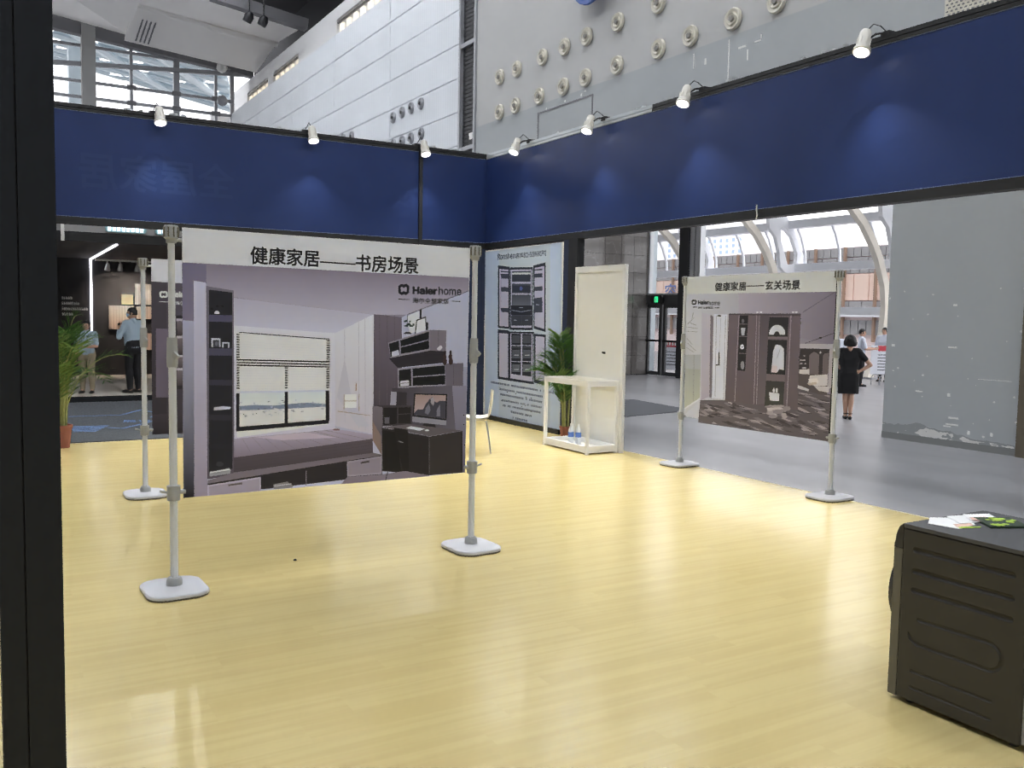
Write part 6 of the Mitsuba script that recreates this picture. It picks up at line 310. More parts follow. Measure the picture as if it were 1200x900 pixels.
FRIDGE_T = [[[40,46,60],[[[973,2803,973,2877,990,2879,995,2875,1006,2879,1018,2880,1033,2875,1041,2866,1046,2854,1044,2802,1027,2800,1022,2803,1022,2852,1020,2858,1012,2862,1000,2859,995,2852,993,2802,990,2800,976,2800]],[[883,2834,883,2850,889,2863,897,2871,908,2877,929,2880,939,2877,952,2868,959,2859,962,2844,962,2835,961,2832,905,2831,910,2824,916,2818,921,2817,935,2818,943,2827,961,2822,961,2817,957,2811,940,2800,920,2799,901,2804,889,2816],[916,2859,907,2849,939,2849,935,2858,926,2862]],[[800,2803,800,2899,803,2902,819,2902,822,2899,822,2875,834,2879,850,2879,860,2875,870,2866,873,2854,873,2803,870,2800,854,2800,851,2802,851,2852,847,2858,839,2862,829,2859,823,2852,822,2802,819,2800,803,2800]],[[722,2812,719,2824,722,2825,733,2827,739,2827,744,2818,752,2817,762,2818,768,2822,765,2827,739,2834,731,2838,724,2844,722,2852,722,2861,725,2867,733,2873,744,2879,760,2880,774,2876,782,2870,788,2861,788,2857,785,2854,771,2852,763,2861,759,2862,750,2862,744,2857,746,2852,774,2845,787,2836,790,2830,790,2821,787,2811,781,2806,763,2799,743,2799,728,2806]],[[636,2803,638,2877,655,2879,659,2875,670,2879,683,2880,696,2875,706,2866,709,2854,708,2802,690,2800,687,2803,687,2852,683,2858,676,2862,665,2859,659,2852,658,2802,655,2800,639,2800]],[[544,2834,545,2850,551,2863,560,2873,576,2879,591,2880,605,2875,617,2866,624,2850,626,2835,623,2820,610,2806,597,2799,576,2799,560,2806,551,2815],[567,2834,570,2825,576,2818,588,2817,595,2820,601,2827,604,2835,604,2847,598,2856,591,2861,582,2862,576,2859,567,2849]],[[455,2899,458,2902,507,2902,520,2896,531,2889,537,2877,537,2862,531,2849,519,2840,541,2807,538,2800,518,2802,496,2836,478,2836,478,2803,477,2800,460,2800,456,2802],[478,2856,500,2856,509,2858,515,2866,512,2879,500,2884,478,2884]]]],[[40,46,60],[[[1194,2866,1194,2875,1195,2876,1240,2876,1242,2882,1244,2884,1255,2883,1256,2876,1303,2876,1304,2875,1304,2866,1303,2865,1256,2865,1256,2860,1298,2859,1299,2858,1299,2851,1296,2849,1202,2849,1201,2851,1202,2859,1240,2860,1242,2865,1195,2865]],[[1188,2797,1198,2807,1201,2814,1204,2826,1205,2846,1295,2846,1296,2811,1295,2809,1284,2809,1282,2810,1281,2814,1216,2814,1210,2800,1201,2790,1196,2790],[1256,2826,1281,2825,1282,2835,1256,2835],[1218,2826,1242,2825,1242,2835,1218,2835]],[[1068,2819,1068,2822,1089,2830,1106,2839,1124,2855,1135,2853,1135,2848,1151,2837,1185,2822,1178,2813,1165,2817,1163,2792,1161,2790,1151,2790,1149,2794,1105,2794,1102,2790,1091,2790,1090,2792,1089,2816,1076,2812],[1149,2816,1105,2816,1105,2805,1149,2805],[1127,2839,1112,2828,1144,2828]],[[1073,2854,1073,2873,1074,2875,1118,2875,1116,2879,1116,2882,1124,2884,1129,2884,1137,2875,1178,2875,1181,2874,1181,2854,1179,2853,1166,2854,1165,2864,1145,2863,1168,2851,1178,2844,1178,2842,1170,2835,1135,2855,1135,2858,1141,2864,1109,2864,1117,2861,1117,2857,1101,2845,1084,2835,1080,2837,1074,2842,1074,2844,1095,2855,1105,2863,1088,2864,1088,2854,1085,2853,1074,2853]]]],[[40,46,60],[[[1959,2835,1959,2853,1962,2867,1968,2879,1974,2884,1987,2887,1993,2884,2002,2874,2007,2862,2007,2855,2006,2853,1997,2853,1992,2866,1987,2870,1982,2870,1975,2866,1972,2859,1970,2851,1969,2835,1971,2825,1975,2816,1982,2812,1987,2812,1991,2814,1994,2818,1997,2826,1996,2827,1984,2829,1983,2831,1983,2841,1984,2843,2006,2845,2007,2842,2007,2829,2006,2815,1999,2802,1993,2797,1981,2794,1974,2797,1969,2801,1965,2807,1962,2816]],[[1915,2883,1917,2886,1938,2886,1944,2883,1949,2880,1952,2874,1954,2860,1954,2843,1949,2832,1940,2826,1926,2825,1926,2798,1924,2796,1917,2796,1915,2798],[1926,2842,1937,2842,1941,2845,1944,2854,1942,2865,1938,2868,1926,2870]],[[1873,2883,1875,2886,1907,2886,1909,2882,1909,2873,1907,2870,1884,2870,1884,2848,1905,2848,1907,2846,1907,2833,1905,2832,1884,2831,1884,2798,1882,2796,1875,2796,1873,2798]],[[1828,2798,1828,2809,1829,2812,1843,2812,1843,2865,1833,2855,1830,2854,1830,2856,1830,2871,1843,2886,1852,2886,1853,2883,1853,2812,1864,2812,1865,2808,1865,2797,1863,2796,1830,2796]],[[1779,2798,1779,2884,1788,2886,1790,2883,1790,2849,1811,2886,1822,2886,1823,2883,1823,2880,1803,2846,1823,2801,1823,2797,1812,2796,1795,2833,1790,2825,1789,2797,1780,2796]],[[1731,2798,1731,2884,1741,2886,1742,2883,1742,2849,1763,2886,1774,2886,1775,2883,1775,2880,1755,2846,1775,2801,1775,2797,1764,2796,1747,2833,1742,2825,1741,2797,1732,2796]],[[1671,2798,1656,2884,1658,2886,1666,2886,1667,2884,1676,2827,1686,2884,1688,2886,1697,2886,1707,2827,1716,2884,1718,2886,1726,2886,1728,2881,1713,2797,1711,2796,1701,2797,1692,2853,1682,2797,1681,2796,1671,2796]],[[1616,2807,1614,2821,1616,2823,1624,2823,1628,2813,1634,2810,1639,2815,1641,2823,1640,2834,1636,2840,1631,2840,1624,2835,1616,2838,1615,2839,1619,2883,1620,2886,1649,2884,1650,2883,1650,2871,1649,2870,1628,2868,1627,2856,1627,2855,1631,2857,1640,2856,1646,2850,1649,2843,1651,2834,1652,2823,1651,2813,1648,2805,1645,2800,1640,2796,1635,2794,1629,2794,1620,2801]],[[1567,2833,1567,2847,1569,2860,1572,2872,1576,2882,1584,2887,1591,2887,1599,2881,1603,2874,1606,2865,1607,2854,1608,2830,1604,2812,1598,2799,1593,2794,1585,2794,1581,2796,1576,2800,1570,2814],[1578,2833,1580,2819,1584,2813,1589,2810,1594,2815,1596,2827,1597,2847,1595,2860,1591,2868,1589,2871,1585,2870,1581,2863,1578,2851]],[[1524,2807,1522,2821,1524,2823,1531,2823,1535,2813,1542,2810,1547,2815,1549,2823,1547,2834,1544,2840,1538,2840,1532,2835,1524,2838,1523,2839,1526,2883,1527,2886,1557,2884,1557,2883,1557,2871,1557,2870,1536,2868,1534,2856,1534,2855,1539,2857,1547,2856,1553,2850,1557,2843,1559,2834,1560,2823,1559,2813,1556,2805,1552,2800,1547,2796,1543,2794,1536,2794,1527,2801]],[[1481,2840,1482,2842,1507,2842,1508,2840,1508,2829,1507,2826,1482,2826,1481,2829]],[[1424,2883,1425,2886,1450,2884,1457,2880,1465,2870,1469,2853,1470,2831,1465,2814,1460,2804,1455,2799,1448,2796,1425,2797],[1435,2813,1445,2812,1450,2814,1454,2818,1457,2826,1459,2835,1458,2853,1455,2862,1450,2867,1445,2870,1435,2870]],[[1370,2835,1370,2850,1374,2866,1380,2878,1386,2884,1393,2887,1398,2887,1405,2884,1413,2875,1417,2863,1419,2854,1417,2853,1409,2853,1406,2862,1403,2866,1397,2870,1392,2870,1389,2867,1385,2862,1382,2851,1382,2830,1385,2819,1390,2813,1397,2812,1403,2814,1406,2819,1409,2829,1417,2829,1419,2826,1417,2817,1415,2808,1410,2801,1405,2797,1398,2794,1393,2794,1386,2797,1381,2801,1374,2814,1372,2823]],[[1325,2883,1327,2886,1351,2886,1358,2881,1363,2873,1364,2866,1365,2856,1363,2849,1360,2843,1363,2838,1365,2832,1367,2818,1365,2807,1359,2799,1350,2796,1327,2796,1325,2798],[1337,2813,1352,2813,1355,2818,1355,2825,1351,2832,1337,2833],[1337,2849,1348,2849,1350,2851,1354,2857,1353,2865,1351,2868,1348,2870,1337,2870]]]]]
SIGN_CHAR = [[[-1,313,9,324,169,399,319,495,436,612,489,687,564,655,564,623,692,495,809,420,1001,335,937,249,809,313,799,4,713,4,703,36,287,36,287,4,201,4,191,303,52,239],[287,292,287,121,713,132,703,292],[500,548,329,377,692,377]],[[41,900,447,911,425,996,521,1017,575,911,948,911,959,697,852,697,852,815,148,815,137,697,52,697]],[[585,729,649,783,863,633,937,580,937,559,863,505,745,612]],[[116,505,52,580,223,687,319,783,404,751,329,655,137,516]]]
GHOST_CHARS = [[[1641,26,1679,119,1696,190,1706,490,2116,490,2116,342,1974,337,1974,299,2148,293,2148,244,1974,239,1974,195,2110,190,2105,4,2061,-1,2050,21,1843,21,1832,-1,1783,4,1783,190,1914,195,1914,244,1756,244,1739,124,1706,26,1690,-1],[1756,397,2061,397,2061,435,1761,435],[1837,75,2050,75,2050,141,1843,141],[1756,299,1914,299,1914,342,1761,342]],[[1112,64,1112,81,1248,124,1357,195,1346,217,1216,146,1156,124,1139,130,1117,162,1123,173,1221,206,1319,261,1303,277,1199,228,1145,217,1117,255,1123,266,1216,293,1286,326,1194,331,1188,370,1194,381,1521,375,1521,326,1379,326,1357,304,1401,239,1510,326,1554,299,1554,277,1477,217,1521,141,1565,97,1619,70,1619,59,1592,26,1532,53,1483,97,1428,190,1417,184,1423,97,1417,64,1401,37,1363,4,1276,4,1259,53,1341,59,1363,86,1363,135,1248,64,1150,26,1134,26]],[[1123,353,1123,462,1128,473,1319,473,1308,511,1363,522,1390,473,1597,468,1592,342,1537,348,1532,419,1183,419,1177,348,1128,342]],[[550,26,583,108,599,195,610,490,1030,490,1030,359,1025,353,665,353,665,331,1046,331,1046,282,954,277,1030,211,1046,195,1035,184,997,162,959,201,877,190,877,162,1019,157,1019,113,877,108,877,70,1057,64,1063,15,637,15,637,64,817,70,817,108,675,113,681,162,817,162,817,190,686,179,675,228,714,250,735,277,665,277,648,124,615,26,599,-1],[665,402,970,402,970,441,665,441],[785,244,823,239,905,250,883,266,883,277,817,277]],[[-1,299,5,315,86,359,163,413,217,468,255,528,305,511,305,495,299,484,354,435,425,375,528,315,534,299,501,261,446,293,441,266,299,266,299,195,441,195,441,146,299,141,294,70,506,70,506,15,26,15,32,70,234,70,234,141,103,141,97,190,234,195,239,261,97,266,92,288,32,261],[195,364,135,315,403,321,266,441]]]
DECAL_CHARS = [[[602,20,602,62,764,62,791,182,805,293,851,289,810,67,898,62,898,20]],[[620,307,620,349,625,353,731,353,713,432,745,441,754,441,777,376,777,358,768,353,884,349,879,307]],[[648,275,653,284,690,293,699,265,727,90,690,76,680,76]],[[467,242,537,344,583,437,620,427,616,400,579,316,574,2,532,2,532,247,495,205,486,210]],[[0,20,33,99,46,159,56,413,407,413,407,298,343,298,338,261,417,261,417,224,343,219,338,182,435,178,435,141,398,141,412,127,412,117,343,76,384,53,440,34,421,2,338,25,282,71,278,39,130,2,116,34,134,53,139,67,139,141,88,141,70,62,42,2],[287,141,315,104,361,136],[97,339,361,339,361,372,97,372],[213,182,296,182,296,219,213,219],[213,261,296,261,296,293,213,298],[181,57,273,80,236,141,181,141],[97,298,93,182,171,182,171,219,102,224,102,256,171,261,171,298]]]

# ================================================================ SETTING
# ---- floors
booth = Polygon([(-4, -4), (7.67, -4), (7.67, 11.2), (7.9, 11.2), (7.9, 14.3), (4.6, 14.3), (4.6, 13.45), (-4, 13.42)])
m = prism(booth, 0.018); m.apply_translation((0, 0, -0.018))
struct('floor', m, 'm_floor', 'pale yellow wood-look floor of the booth', 'floor')
m = bx(-25, 70, -20, 110, -0.12, -0.018)
struct('floor_hall', m, 'm_concrete', 'smooth grey concrete floor of the hall around the yellow booth floor', 'floor')
edge = [((7.67, -4), (7.67, 9.72)), ((-4, 13.42), (4.6, 13.45))]
for (a, b), lb in zip(edge, ('thin pale edging strip where yellow floor meets open grey concrete', 'thin pale edging strip where yellow floor meets dark aisle carpet')):
    struct('trim_%d' % (1 + len([k for k in scene if k.startswith('trim_')])), beam((*a, -0.007), (*b, -0.007), 0.012, 0.022), 'm_floor_edge', lb, 'edging strip')
# ---- grey hall wall beyond the right fascia, with the wide gateway cut out
WX = 12.6
wall = Polygon([(-20, 0), (9.43, 0), (9.43, 5.2), (23.55, 5.2), (23.55, 18.7), (-20, 18.7)])
m = placed(prism(wall, 0.5), (WX + .5, 0, -0.018), (0, 1, 0), (0, 0, 1), (-1, 0, 0)); m.invert() if m.volume < 0 else None
wk = struct('wall_right', m, 'm_greywall', 'tall grey painted hall wall with chipped foot and wide gateway', 'wall')
obj('skirting', bx(WX - .012, WX, -20, 9.43, -0.018, .085), 'm_skirting', wk, label='grey skirting strip along the chipped foot')
struct('trim_3', bx(WX - .075, WX - .013, 7.05, 7.2, -0.018, 3.6), mat('m_brown', (0.12, 0.1, 0.07), .6), 'narrow brown upright strip on the grey wall at the picture edge', 'trim')
for (y0, z0), (y1, z1) in (((20.13, 6.15), (20.13, 7.07)), ((20.13, 7.07), (17.74, 7.07)), ((17.74, 7.07), (17.74, 6.15))):
    obj('hatch_outline', bx(WX - .012, WX, min(y0, y1) - .025, max(y0, y1) + .025, min(z0, z1) - .02, max(z0, z1) + .02), 'm_roofgrey', wk)
for y, z, h, w in ((13.25, 6.45, .78, .03), (12.75, 6.72, .2, .035), (13.9, 6.9, .12, .05), (12.42, 7.04, .08, .04), (14.25, 6.9, .3, .025), (19.75, 7.1, .05, .04), (18.9, 7.12, .05, .05), (18.2, 7.13, .06, .05), (18.05, 7.2, .05, .06), (12.9, 6.98, .04, .2), (12.5, 7.0, .03, .16),
                   (8.2, .41, .025, .16), (8.22, .31, .025, .2), (8.3, .28, .02, .12), (8.8, .77, .02, .12), (8.28, 1.47, .025, .14), (7.6, 1.03, .008, .5), (9.3, 1.46, .04, .06), (8.3, .74, .05, .05), (8.27, 2.1, .03, .06), (7.95, .2, .06, .04), (7.6, .22, .05, .04), (8.75, 1.02, .03, .03)):
    obj('paint_mark', bx(WX - .004, WX + .002, y - w / 2, y + w / 2, z, z + h), 'm_paintmark', wk)
m = [bx(WX - .02, WX, 7.6, 8.69, 6.2, 6.7)]
vk = thing('vent_grille', 'white perforated vent grille on grey wall above the near end of the fascia', 'vent grille')
obj('plate', m[0], 'm_nozzle', vk)
holes = [bx(WX - .026, WX - .019, 7.62 + .075 * i + .035 * (j % 2), 7.655 + .075 * i + .035 * (j % 2), 6.22 + .05 * j, 6.242 + .05 * j) for i in range(14) for j in range(9)]
k = obj('hole', cat(holes), 'm_roofgrey', vk); labels[k] = {'kind': 'stuff', 'label': 'rows of small dark holes'}
# ---- stone pier behind the display panel: polished tiles, one by one
sk = struct('wall_stone', bx(12.6, 19.25, 23.57, 24.0, -0.018, 7), 'm_joint', 'polished grey stone wall beside the glass entrance doors', 'wall')
xs = [12.62, 13.6, 14.5, 15.4, 16.45, 17.36, 18.0, 18.53, 19.2]; zs = [0, .62, 1.24, 1.9, 2.6, 3.33, 3.9, 4.5, 5.1, 5.7]
for i in range(len(xs) - 1):
    for j in range(len(zs) - 1):
        obj('tile', bx(xs[i] + .006, xs[i + 1] - .006, 23.53 + rnd.uniform(0, .006), 23.58, zs[j] + .005, zs[j + 1] - .005), 'm_stone', sk)
# ---- louvred strip, then the white panelled wall running away
lk = struct('wall_louvre', bx(WX + .12, WX + .4, 23.55, 24.6, 5.0, 18.5), 'm_blackmatt', 'dark louvred strip between grey wall and white panelled wall', 'louvre strip')
for y in (23.58, 24.53): obj('frame', bx(WX - .06, WX + .14, y - .05, y + .05, 5.0, 18.5), 'm_steel', lk)
for z in (6.77, 9.79, 12.8): obj('crossbar', bx(WX - .05, WX + .14, 23.58, 24.53, z - .06, z + .06), 'm_steel', lk)
sl = []
for i in range(110):
    z = 5.1 + .12 * i; q = beam((WX + .06, 23.6, z), (WX + .06, 24.5, z), .012, .1); sl.append(q)
k = obj('slat', cat(sl), 'm_black', lk); labels[k] = {'kind': 'stuff', 'label': 'fine dark louvre slats'}
pk = struct('wall_panelled', bx(WX + .02, WX + .5, 24.6, 52.6, -0.018, 12.95), 'm_steel', 'high wall of white ribbed panels running back into the hall', 'wall')
ys = [24.62, 29.9, 35.6, 41.3, 47.0, 52.6]
for i in range(5):
    for j in range(9):
        z0 = 3.93 + j; obj('panel', bx(WX - .015 - rnd.uniform(0, .004), WX + .03, ys[i] + .012, ys[i + 1] - .012, z0 + .014, min(z0 + 1 - .014, 12.95)), 'm_panel', pk)
# set-back band wall above it with slot windows
bk = struct('wall_band', bx(13.75, 14.2, 22, 57, 12.5, 14.95), 'm_band', 'pale grey upper wall set back behind the white panels', 'wall')
slots = [(48.9, 53.1, 13.2, 14.3), (43.6, 47.9, 13.2, 14.3), (31.0, 38.2, 13.2, 14.42)]
cuts = sbox(22, 12.5, 57, 14.95)
for y0, y1, z0, z1 in slots: cuts = cuts.difference(sbox(y0, z0, y1, z1))
obj('face', placed(trimesh.creation.extrude_polygon(cuts, .15, engine='earcut'), (13.6 + .15, 0, 0), (0, 1, 0), (0, 0, 1), (-1, 0, 0)), 'm_band', bk)
for y0, y1, z0, z1 in slots:
    obj('slot_rail', bx(13.62, 13.7, y0, y1, z1 - .17, z1 - .12), 'm_doorframe', bk)
    n = max(4, int((y1 - y0) / .75))
    for i in range(n):
        y = y0 + (i + .5) * (y1 - y0) / n
        obj('slot_lamp', bx(13.66, 13.74, y - .2, y + .2, z0 + .5, z1 - .24), 'm_rib', bk, emitter=glow((1, .84, .58), .75, .01))
struct('wall_end', bx(12.2, 13.9, 56.0, 56.3, 8, 13.6), 'm_band', 'short pale wall end beyond the white panelled wall', 'wall')
# ---- far glazed wall
GY = 53.0
gk = struct('window_1', bx(-8, WX + 1.2, GY - .1, GY + .3, -0.018, 11.9), 'm_band', 'far glazed hall wall with dark steel bars', 'glazed wall')
for x, w in ((1.2, .1), (7.4, .14), (9.7, .3), (11.8, .14), (12.7, .2)): obj('mullion', bx(x - w / 2, x + w / 2, GY - .12, GY + .12, 11.9, 16.6), 'm_steel', gk)
obj('pillar', bx(4.95, 5.6, GY - .7, GY - .1, 11, 17), 'm_pillar', gk, label='broad grey concrete pillar')
obj('beam', beam((-8, GY - .2, 13.45), (13.6, GY - .2, 15.25 - .02), .2, .22), 'm_steel', gk, label='sloping grey tube across the glazing')
for z in (12.87, 13.68, 15.5):
    obj('transom', bx(-8, 12.8, GY - .08, GY + .08, z - .07, z + .07), 'm_steel', gk)
for x in (7.4, 9.7, 11.8):
    for z in (12.87, 13.68): obj('clamp', bx(x - .22, x + .22, GY - .16, GY - .08, z - .12, z + .12), 'm_roofgrey', gk)
obj('head', beam((-8, GY - .3, 17.55), (13.8, GY - .3, 15.45), .5, .75), 'm_roofgrey', gk, label='sloping dark grey head beam')
px_ = [-8, 1.2, 7.4, 9.7, 11.8, 12.7]
for i in range(5): obj('pane', bx(px_[i] + .1, px_[i + 1] - .1, GY - .005, GY + .005, 11.9, 16.6), 'm_pane', gk)
# canopy outside that glazing, its lamps, a pale column
def quad(t, s):  # t across (left to right), s outward
    A, B, Cc, D = V(-2, 57, 18.6), V(13.06, 57, 16.95), V(19.4, 80, 19.2), V(-1, 80, 22.6)
    return (A * (1 - t) + B * t) * (1 - s) + (D * (1 - t) + Cc * t) * s
v, f = [], []
for i in range(9):
    for j in range(9): v.append(quad(i / 8, j / 8))
for i in range(8):
    for j in range(8): a = i * 9 + j; f += [[a, a + 1, a + 10], [a, a + 10, a + 9]]
v = np.array(v); top = trimesh.Trimesh(np.vstack([v, v + V(0, 0, .3)]), np.vstack([f, np.array(f)[:, ::-1] + len(v)]), process=False)
ck = thing('entrance_canopy', 'blue-grey sloping canopy outside the far glazed wall', 'canopy')
obj('deck', top, 'm_steelblue', ck)
for s in (.12, .3, .48, .66, .84, 1.0): obj('rib', tube([quad(t, s) - V(0, 0, .25) for t in np.linspace(0, 1, 7)], .22, 6), 'm_steelblue', ck)
for t in (.45, .75): obj('brace', tube([quad(t, .05) - V(0, 0, .5), quad(t + .2, .5) - V(0, 0, .8), quad(t + .3, .95) - V(0, 0, .4)], .25, 6), 'm_steelblue', ck)
one('canopy_column', bx(5.6, 6.6, 67.6, 68.6, -0.018, 20.0), 'm_steelblue', 'pale blue column beneath the canopy outside the far glazing', 'column')
n = 0
for s in (.04, .2, .38, .56):
    for t in (.35, .5, .64, .78, .91):
        n += 1; q = quad(t + .05 * s, s) - V(0, 0, .32)
        o = thing('canopy_lamp', 'canopy lamp panel beyond the glazing, %s row outward, %s from the column' % (nth(1 + (n - 1) // 5), nth(1 + (n - 1) % 5)), 'lamp', 'lamp panels under the canopy')
        obj('tray', bx(q[0] - .36, q[0] + .36, q[1] - .36, q[1] + .36, q[2] + .02, q[2] + .32), 'm_whitesteel', o)
        mm = trimesh.Trimesh([(q[0] - .3, q[1] - .3, q[2]), (q[0] + .3, q[1] - .3, q[2]), (q[0] + .3, q[1] + .3, q[2]), (q[0] - .3, q[1] + .3, q[2])], [[0, 2, 1], [0, 3, 2]], process=False)
        obj('diffuser', mm, 'm_white', o, emitter=glow((1, .98, .95), 3.5, .02))
# ---- ceiling of the hall
def sheet(pts, th=.25):
    v = np.array(pts, float); n = np.cross(v[1] - v[0], v[2] - v[0]); n /= np.linalg.norm(n); n *= np.sign(n[2])
    return m3_hull(np.vstack([v, v + n * th]))
def m3_hull(p): return trimesh.Trimesh(p, process=False).convex_hull if False else trimesh.convex.convex_hull(np.asarray(p))
ck = struct('ceiling', bx(-25, 16, -20, 40, 18.7, 19), 'm_darkroof', 'dark roof of the hall high above the booth', 'ceiling')
obj('far_deck', bx(-25, 16, 40, 53.5, 18.6, 19), 'm_darkroof', ck)
obj('side_closure', bx(15.8, 16, 20, 60, 13, 19), 'm_darkroof', ck)
for y in (33, 37, 41): obj('truss', cat([beam((4, y, 16.9), (13.8, y, 16.9), .18, .18)] + [beam((4 + i * 1.2, y, 16.9 + (i % 2) * 1.0), (5.2 + i * 1.2, y, 16.9 + ((i + 1) % 2) * 1.0), .1, .1) for i in range(8)]), 'm_black', ck)
ck = struct('ceiling_soffit', sheet([(3.0, 44, 15.6), (3.0, 52.3, 16.75), (7.15, 52.3, 16.22), (6.85, 44, 16.38)]), 'm_soffit', 'plain white sloping ceiling panel nearest the dark column', 'ceiling panel')
ck = struct('ceiling_soffit', cat([sheet([(6.85, 51.2, 15.62), (13.61, 51.2, 15.02), (13.99, 48.6, 16.05), (7.05, 48.6, 16.75)], .2), sheet([(7.05, 48.6, 16.75), (13.99, 48.6, 16.05), (14.2, 44, 15.85), (6.2, 44, 16.6)], .2)]), 'm_soffit', 'white folded ceiling panel with a raised seam and rows of vent holes', 'ceiling panel')
obj('seam', tube([(7.0, 48.5, 16.66), (10.2, 48.5, 16.36), (10.6, 48.5, 16.2), (14.0, 48.5, 15.96)], .16, 10), 'm_soffit', ck, True)
hl = []
for i in range(4):
    for j in range(11):
        s = .1 + .055 * j; q = V(6.85, 51.2, 15.62) * (1 - s) + V(7.05, 48.6, 16.75) * s + V(.5 + .2 * i, 0, -.045 - .02 * i)
        hl.append(bx(q[0] - .035, q[0] + .035, q[1] - .07, q[1] + .07, q[2] - .05, q[2] + .06))
k = obj('vent_hole', cat(hl), 'm_roofgrey', ck); labels[k] = {'kind': 'stuff', 'label': 'rows of small dark vent holes'}
obj('edge', beam((9.6, 43.9, 16.35), (14.1, 43.9, 15.75), .5, .5), 'm_roofgrey', ck, label='grey edge beam')
for x, z in ((11.23, 15.55), (11.91, 15.5)):
    o = thing('hanging_spotlight', 'small dark spotlight hanging before the white folded ceiling, %s' % ('farther from the panelled wall' if x < 11.5 else 'closer to the panelled wall'), 'spotlight', 'spotlights hung before the ceiling')
    obj('rod', cyl((x, 43.5, z), (x, 43.5, 16.4), .035, 6), 'm_black', o); obj('head', lathe([(0, -.28), (.2, -.28), (.22, 0), (.12, .2), (0, .22)], (x, 43.5, z), (.3, -.3, .8), 12), 'm_black', o, 40)
for z, lb in ((15.3, 'upper'), (13.5, 'lower')):
    o = thing('wall_floodlight', 'white floodlight on a bracket at the far glazing corner, the %s one' % lb, 'floodlight')
    obj('housing', lathe([(0, -.2), (.26, -.2), (.3, .05), (.12, .25), (0, .25)], (11.95, 52.2, z), (-.6, -.5, .3), 12), 'm_white' if z > 15 else 'm_steel', o, 40)
    obj('bracket', cyl((11.95, 52.2, z), (12.7, 52.6, z), .05, 6), 'm_steel', o)
# unseen long luminaires, out of view under the roof, placed to light the hall
for x in (-4.5, 2.2, 9.0):
    o = thing('unseen_hall_luminaire', 'unseen long luminaire lighting the hall from its roof, %s' % {-4.5: 'over the aisle side', 2.2: 'over the booth middle', 9.0: 'next to the grey hall wall'}[x], 'luminaire', 'unseen long luminaires under the hall roof')
    obj('housing', bx(x - .75, x + .75, -14, 43, 18.1, 18.35), 'm_white', o)
    v = [(x - .7, -13.9, 18.09), (x + .7, -13.9, 18.09), (x + .7, 42.9, 18.09), (x - .7, 42.9, 18.09)]
    obj('diffuser', trimesh.Trimesh(v, [[0, 2, 1], [0, 3, 2]], process=False), 'm_white', o, emitter=glow((.955, .985, 1.04), UNSEEN_LAMP, 1.4))
# the hall's other walls, out of view, keep the sky out and bounce light
struct('unseen_wall_left', bx(-25.5, -25, -20, 54, -0.018, 19), 'm_band', 'unseen pale side wall of the hall, keeps sky out and bounces light', 'wall')
struct('unseen_wall_rear', bx(-25, 16, -20.5, -20, -0.018, 19), 'm_band', 'unseen pale rear wall of the hall, keeps sky out and bounces light', 'wall')
struct('ceiling_lobby', bx(12.62, 19.4, -6, 24, 7.0, 7.2), 'm_soffit', 'pale ceiling of the entrance lobby', 'ceiling')

# ================================================================ entrance doors and gateway glazing
DX = 19.2
dk = thing('door_1', 'dark framed double glass entrance door below the green exit sign', 'door', kind='structure')
def onx(x0, x1, y0, y1, z0, z1): return bx(x0, x1, y0, y1, z0, z1)
obj('jamb', onx(DX - .1, DX + .1, 23.62, 24.0, 0, 5.6), 'm_doorframe', dk)
obj('transom', onx(DX - .12, DX + .12, 21.85, 23.9, 2.32, 2.62), 'm_doorframe', dk)
obj('post', onx(DX - .16, DX + .16, 21.5, 21.92, -.018, 5.8), mat('m_post', (.035, .038, .042), .4), dk, label='broad black post')
for y0, y1 in ((22.82, 23.6), (21.95, 22.74)):
    lf = obj('leaf', cat([onx(DX - .04, DX + .04, y0, y0 + .12, 0, 2.32), onx(DX - .04, DX + .04, y1 - .12, y1, 0, 2.32), onx(DX - .04, DX + .04, y0, y1, 2.2, 2.32), onx(DX - .04, DX + .04, y0, y1, 0, .12)]), 'm_doorframe', dk)
    obj('pane', onx(DX - .004, DX + .004, y0 + .12, y1 - .12, .12, 2.2), 'm_pane', lf)
    obj('push_bar', onx(DX - .1, DX - .05, y0 + .04, y1 - .04, 1.1, 1.16), 'm_black', lf)
wk2 = thing('window_2', 'clear transom window above the glass entrance doors', 'window', kind='structure')
obj('pane', onx(DX - .004, DX + .004, 21.92, 23.62, 2.62, 5.6), 'm_pane', wk2)
obj('sill', onx(DX - .08, DX + .08, 21.92, 23.62, 2.62, 2.67), 'm_alu', wk2)
obj('side_frame', onx(DX - .08, DX + .08, 23.45, 23.64, 2.62, 5.8), 'm_alu', wk2)
dk2 = thing('trim_4', 'pale aluminium gateway jamb beside the black door post', 'jamb', kind='structure')
for y0, y1, mt in ((21.3, 21.49, 'm_alu'), (21.22, 21.3, 'm_steel'), (21.02, 21.22, 'm_alu')): obj('profile', onx(DX - .1, DX + .1, y0, y1, -.018, 5.8), mt, dk2)
ek = thing('exit_sign', 'small lit green exit sign on the transom over the glass doors', 'exit sign')
obj('case', placed(prism(rrect(.62, .24, .1), .07), (DX - .14, 22.9, 2.47), (0, -1, 0), (0, 0, 1), (-1, 0, 0)), 'm_black', ek)
obj('lamp', placed(prism(rrect(.17, .19, .02), .012), (DX - .212, 22.9, 2.47), (0, -1, 0), (0, 0, 1), (-1, 0, 0)), 'm_black', ek, emitter=glow((.03, 1, .35), 1.1, .02))
run = [[(-.045, .05), (-.02, .05), (-.02, .075), (-.045, .075)], [(-.05, -.01), (-.01, .045), (.02, .03), (-.02, -.03)], [(-.02, -.03), (.03, -.07), (.045, -.055), (0, -.01)], [(-.05, -.01), (-.065, -.07), (-.045, -.07), (-.03, -.02)]]
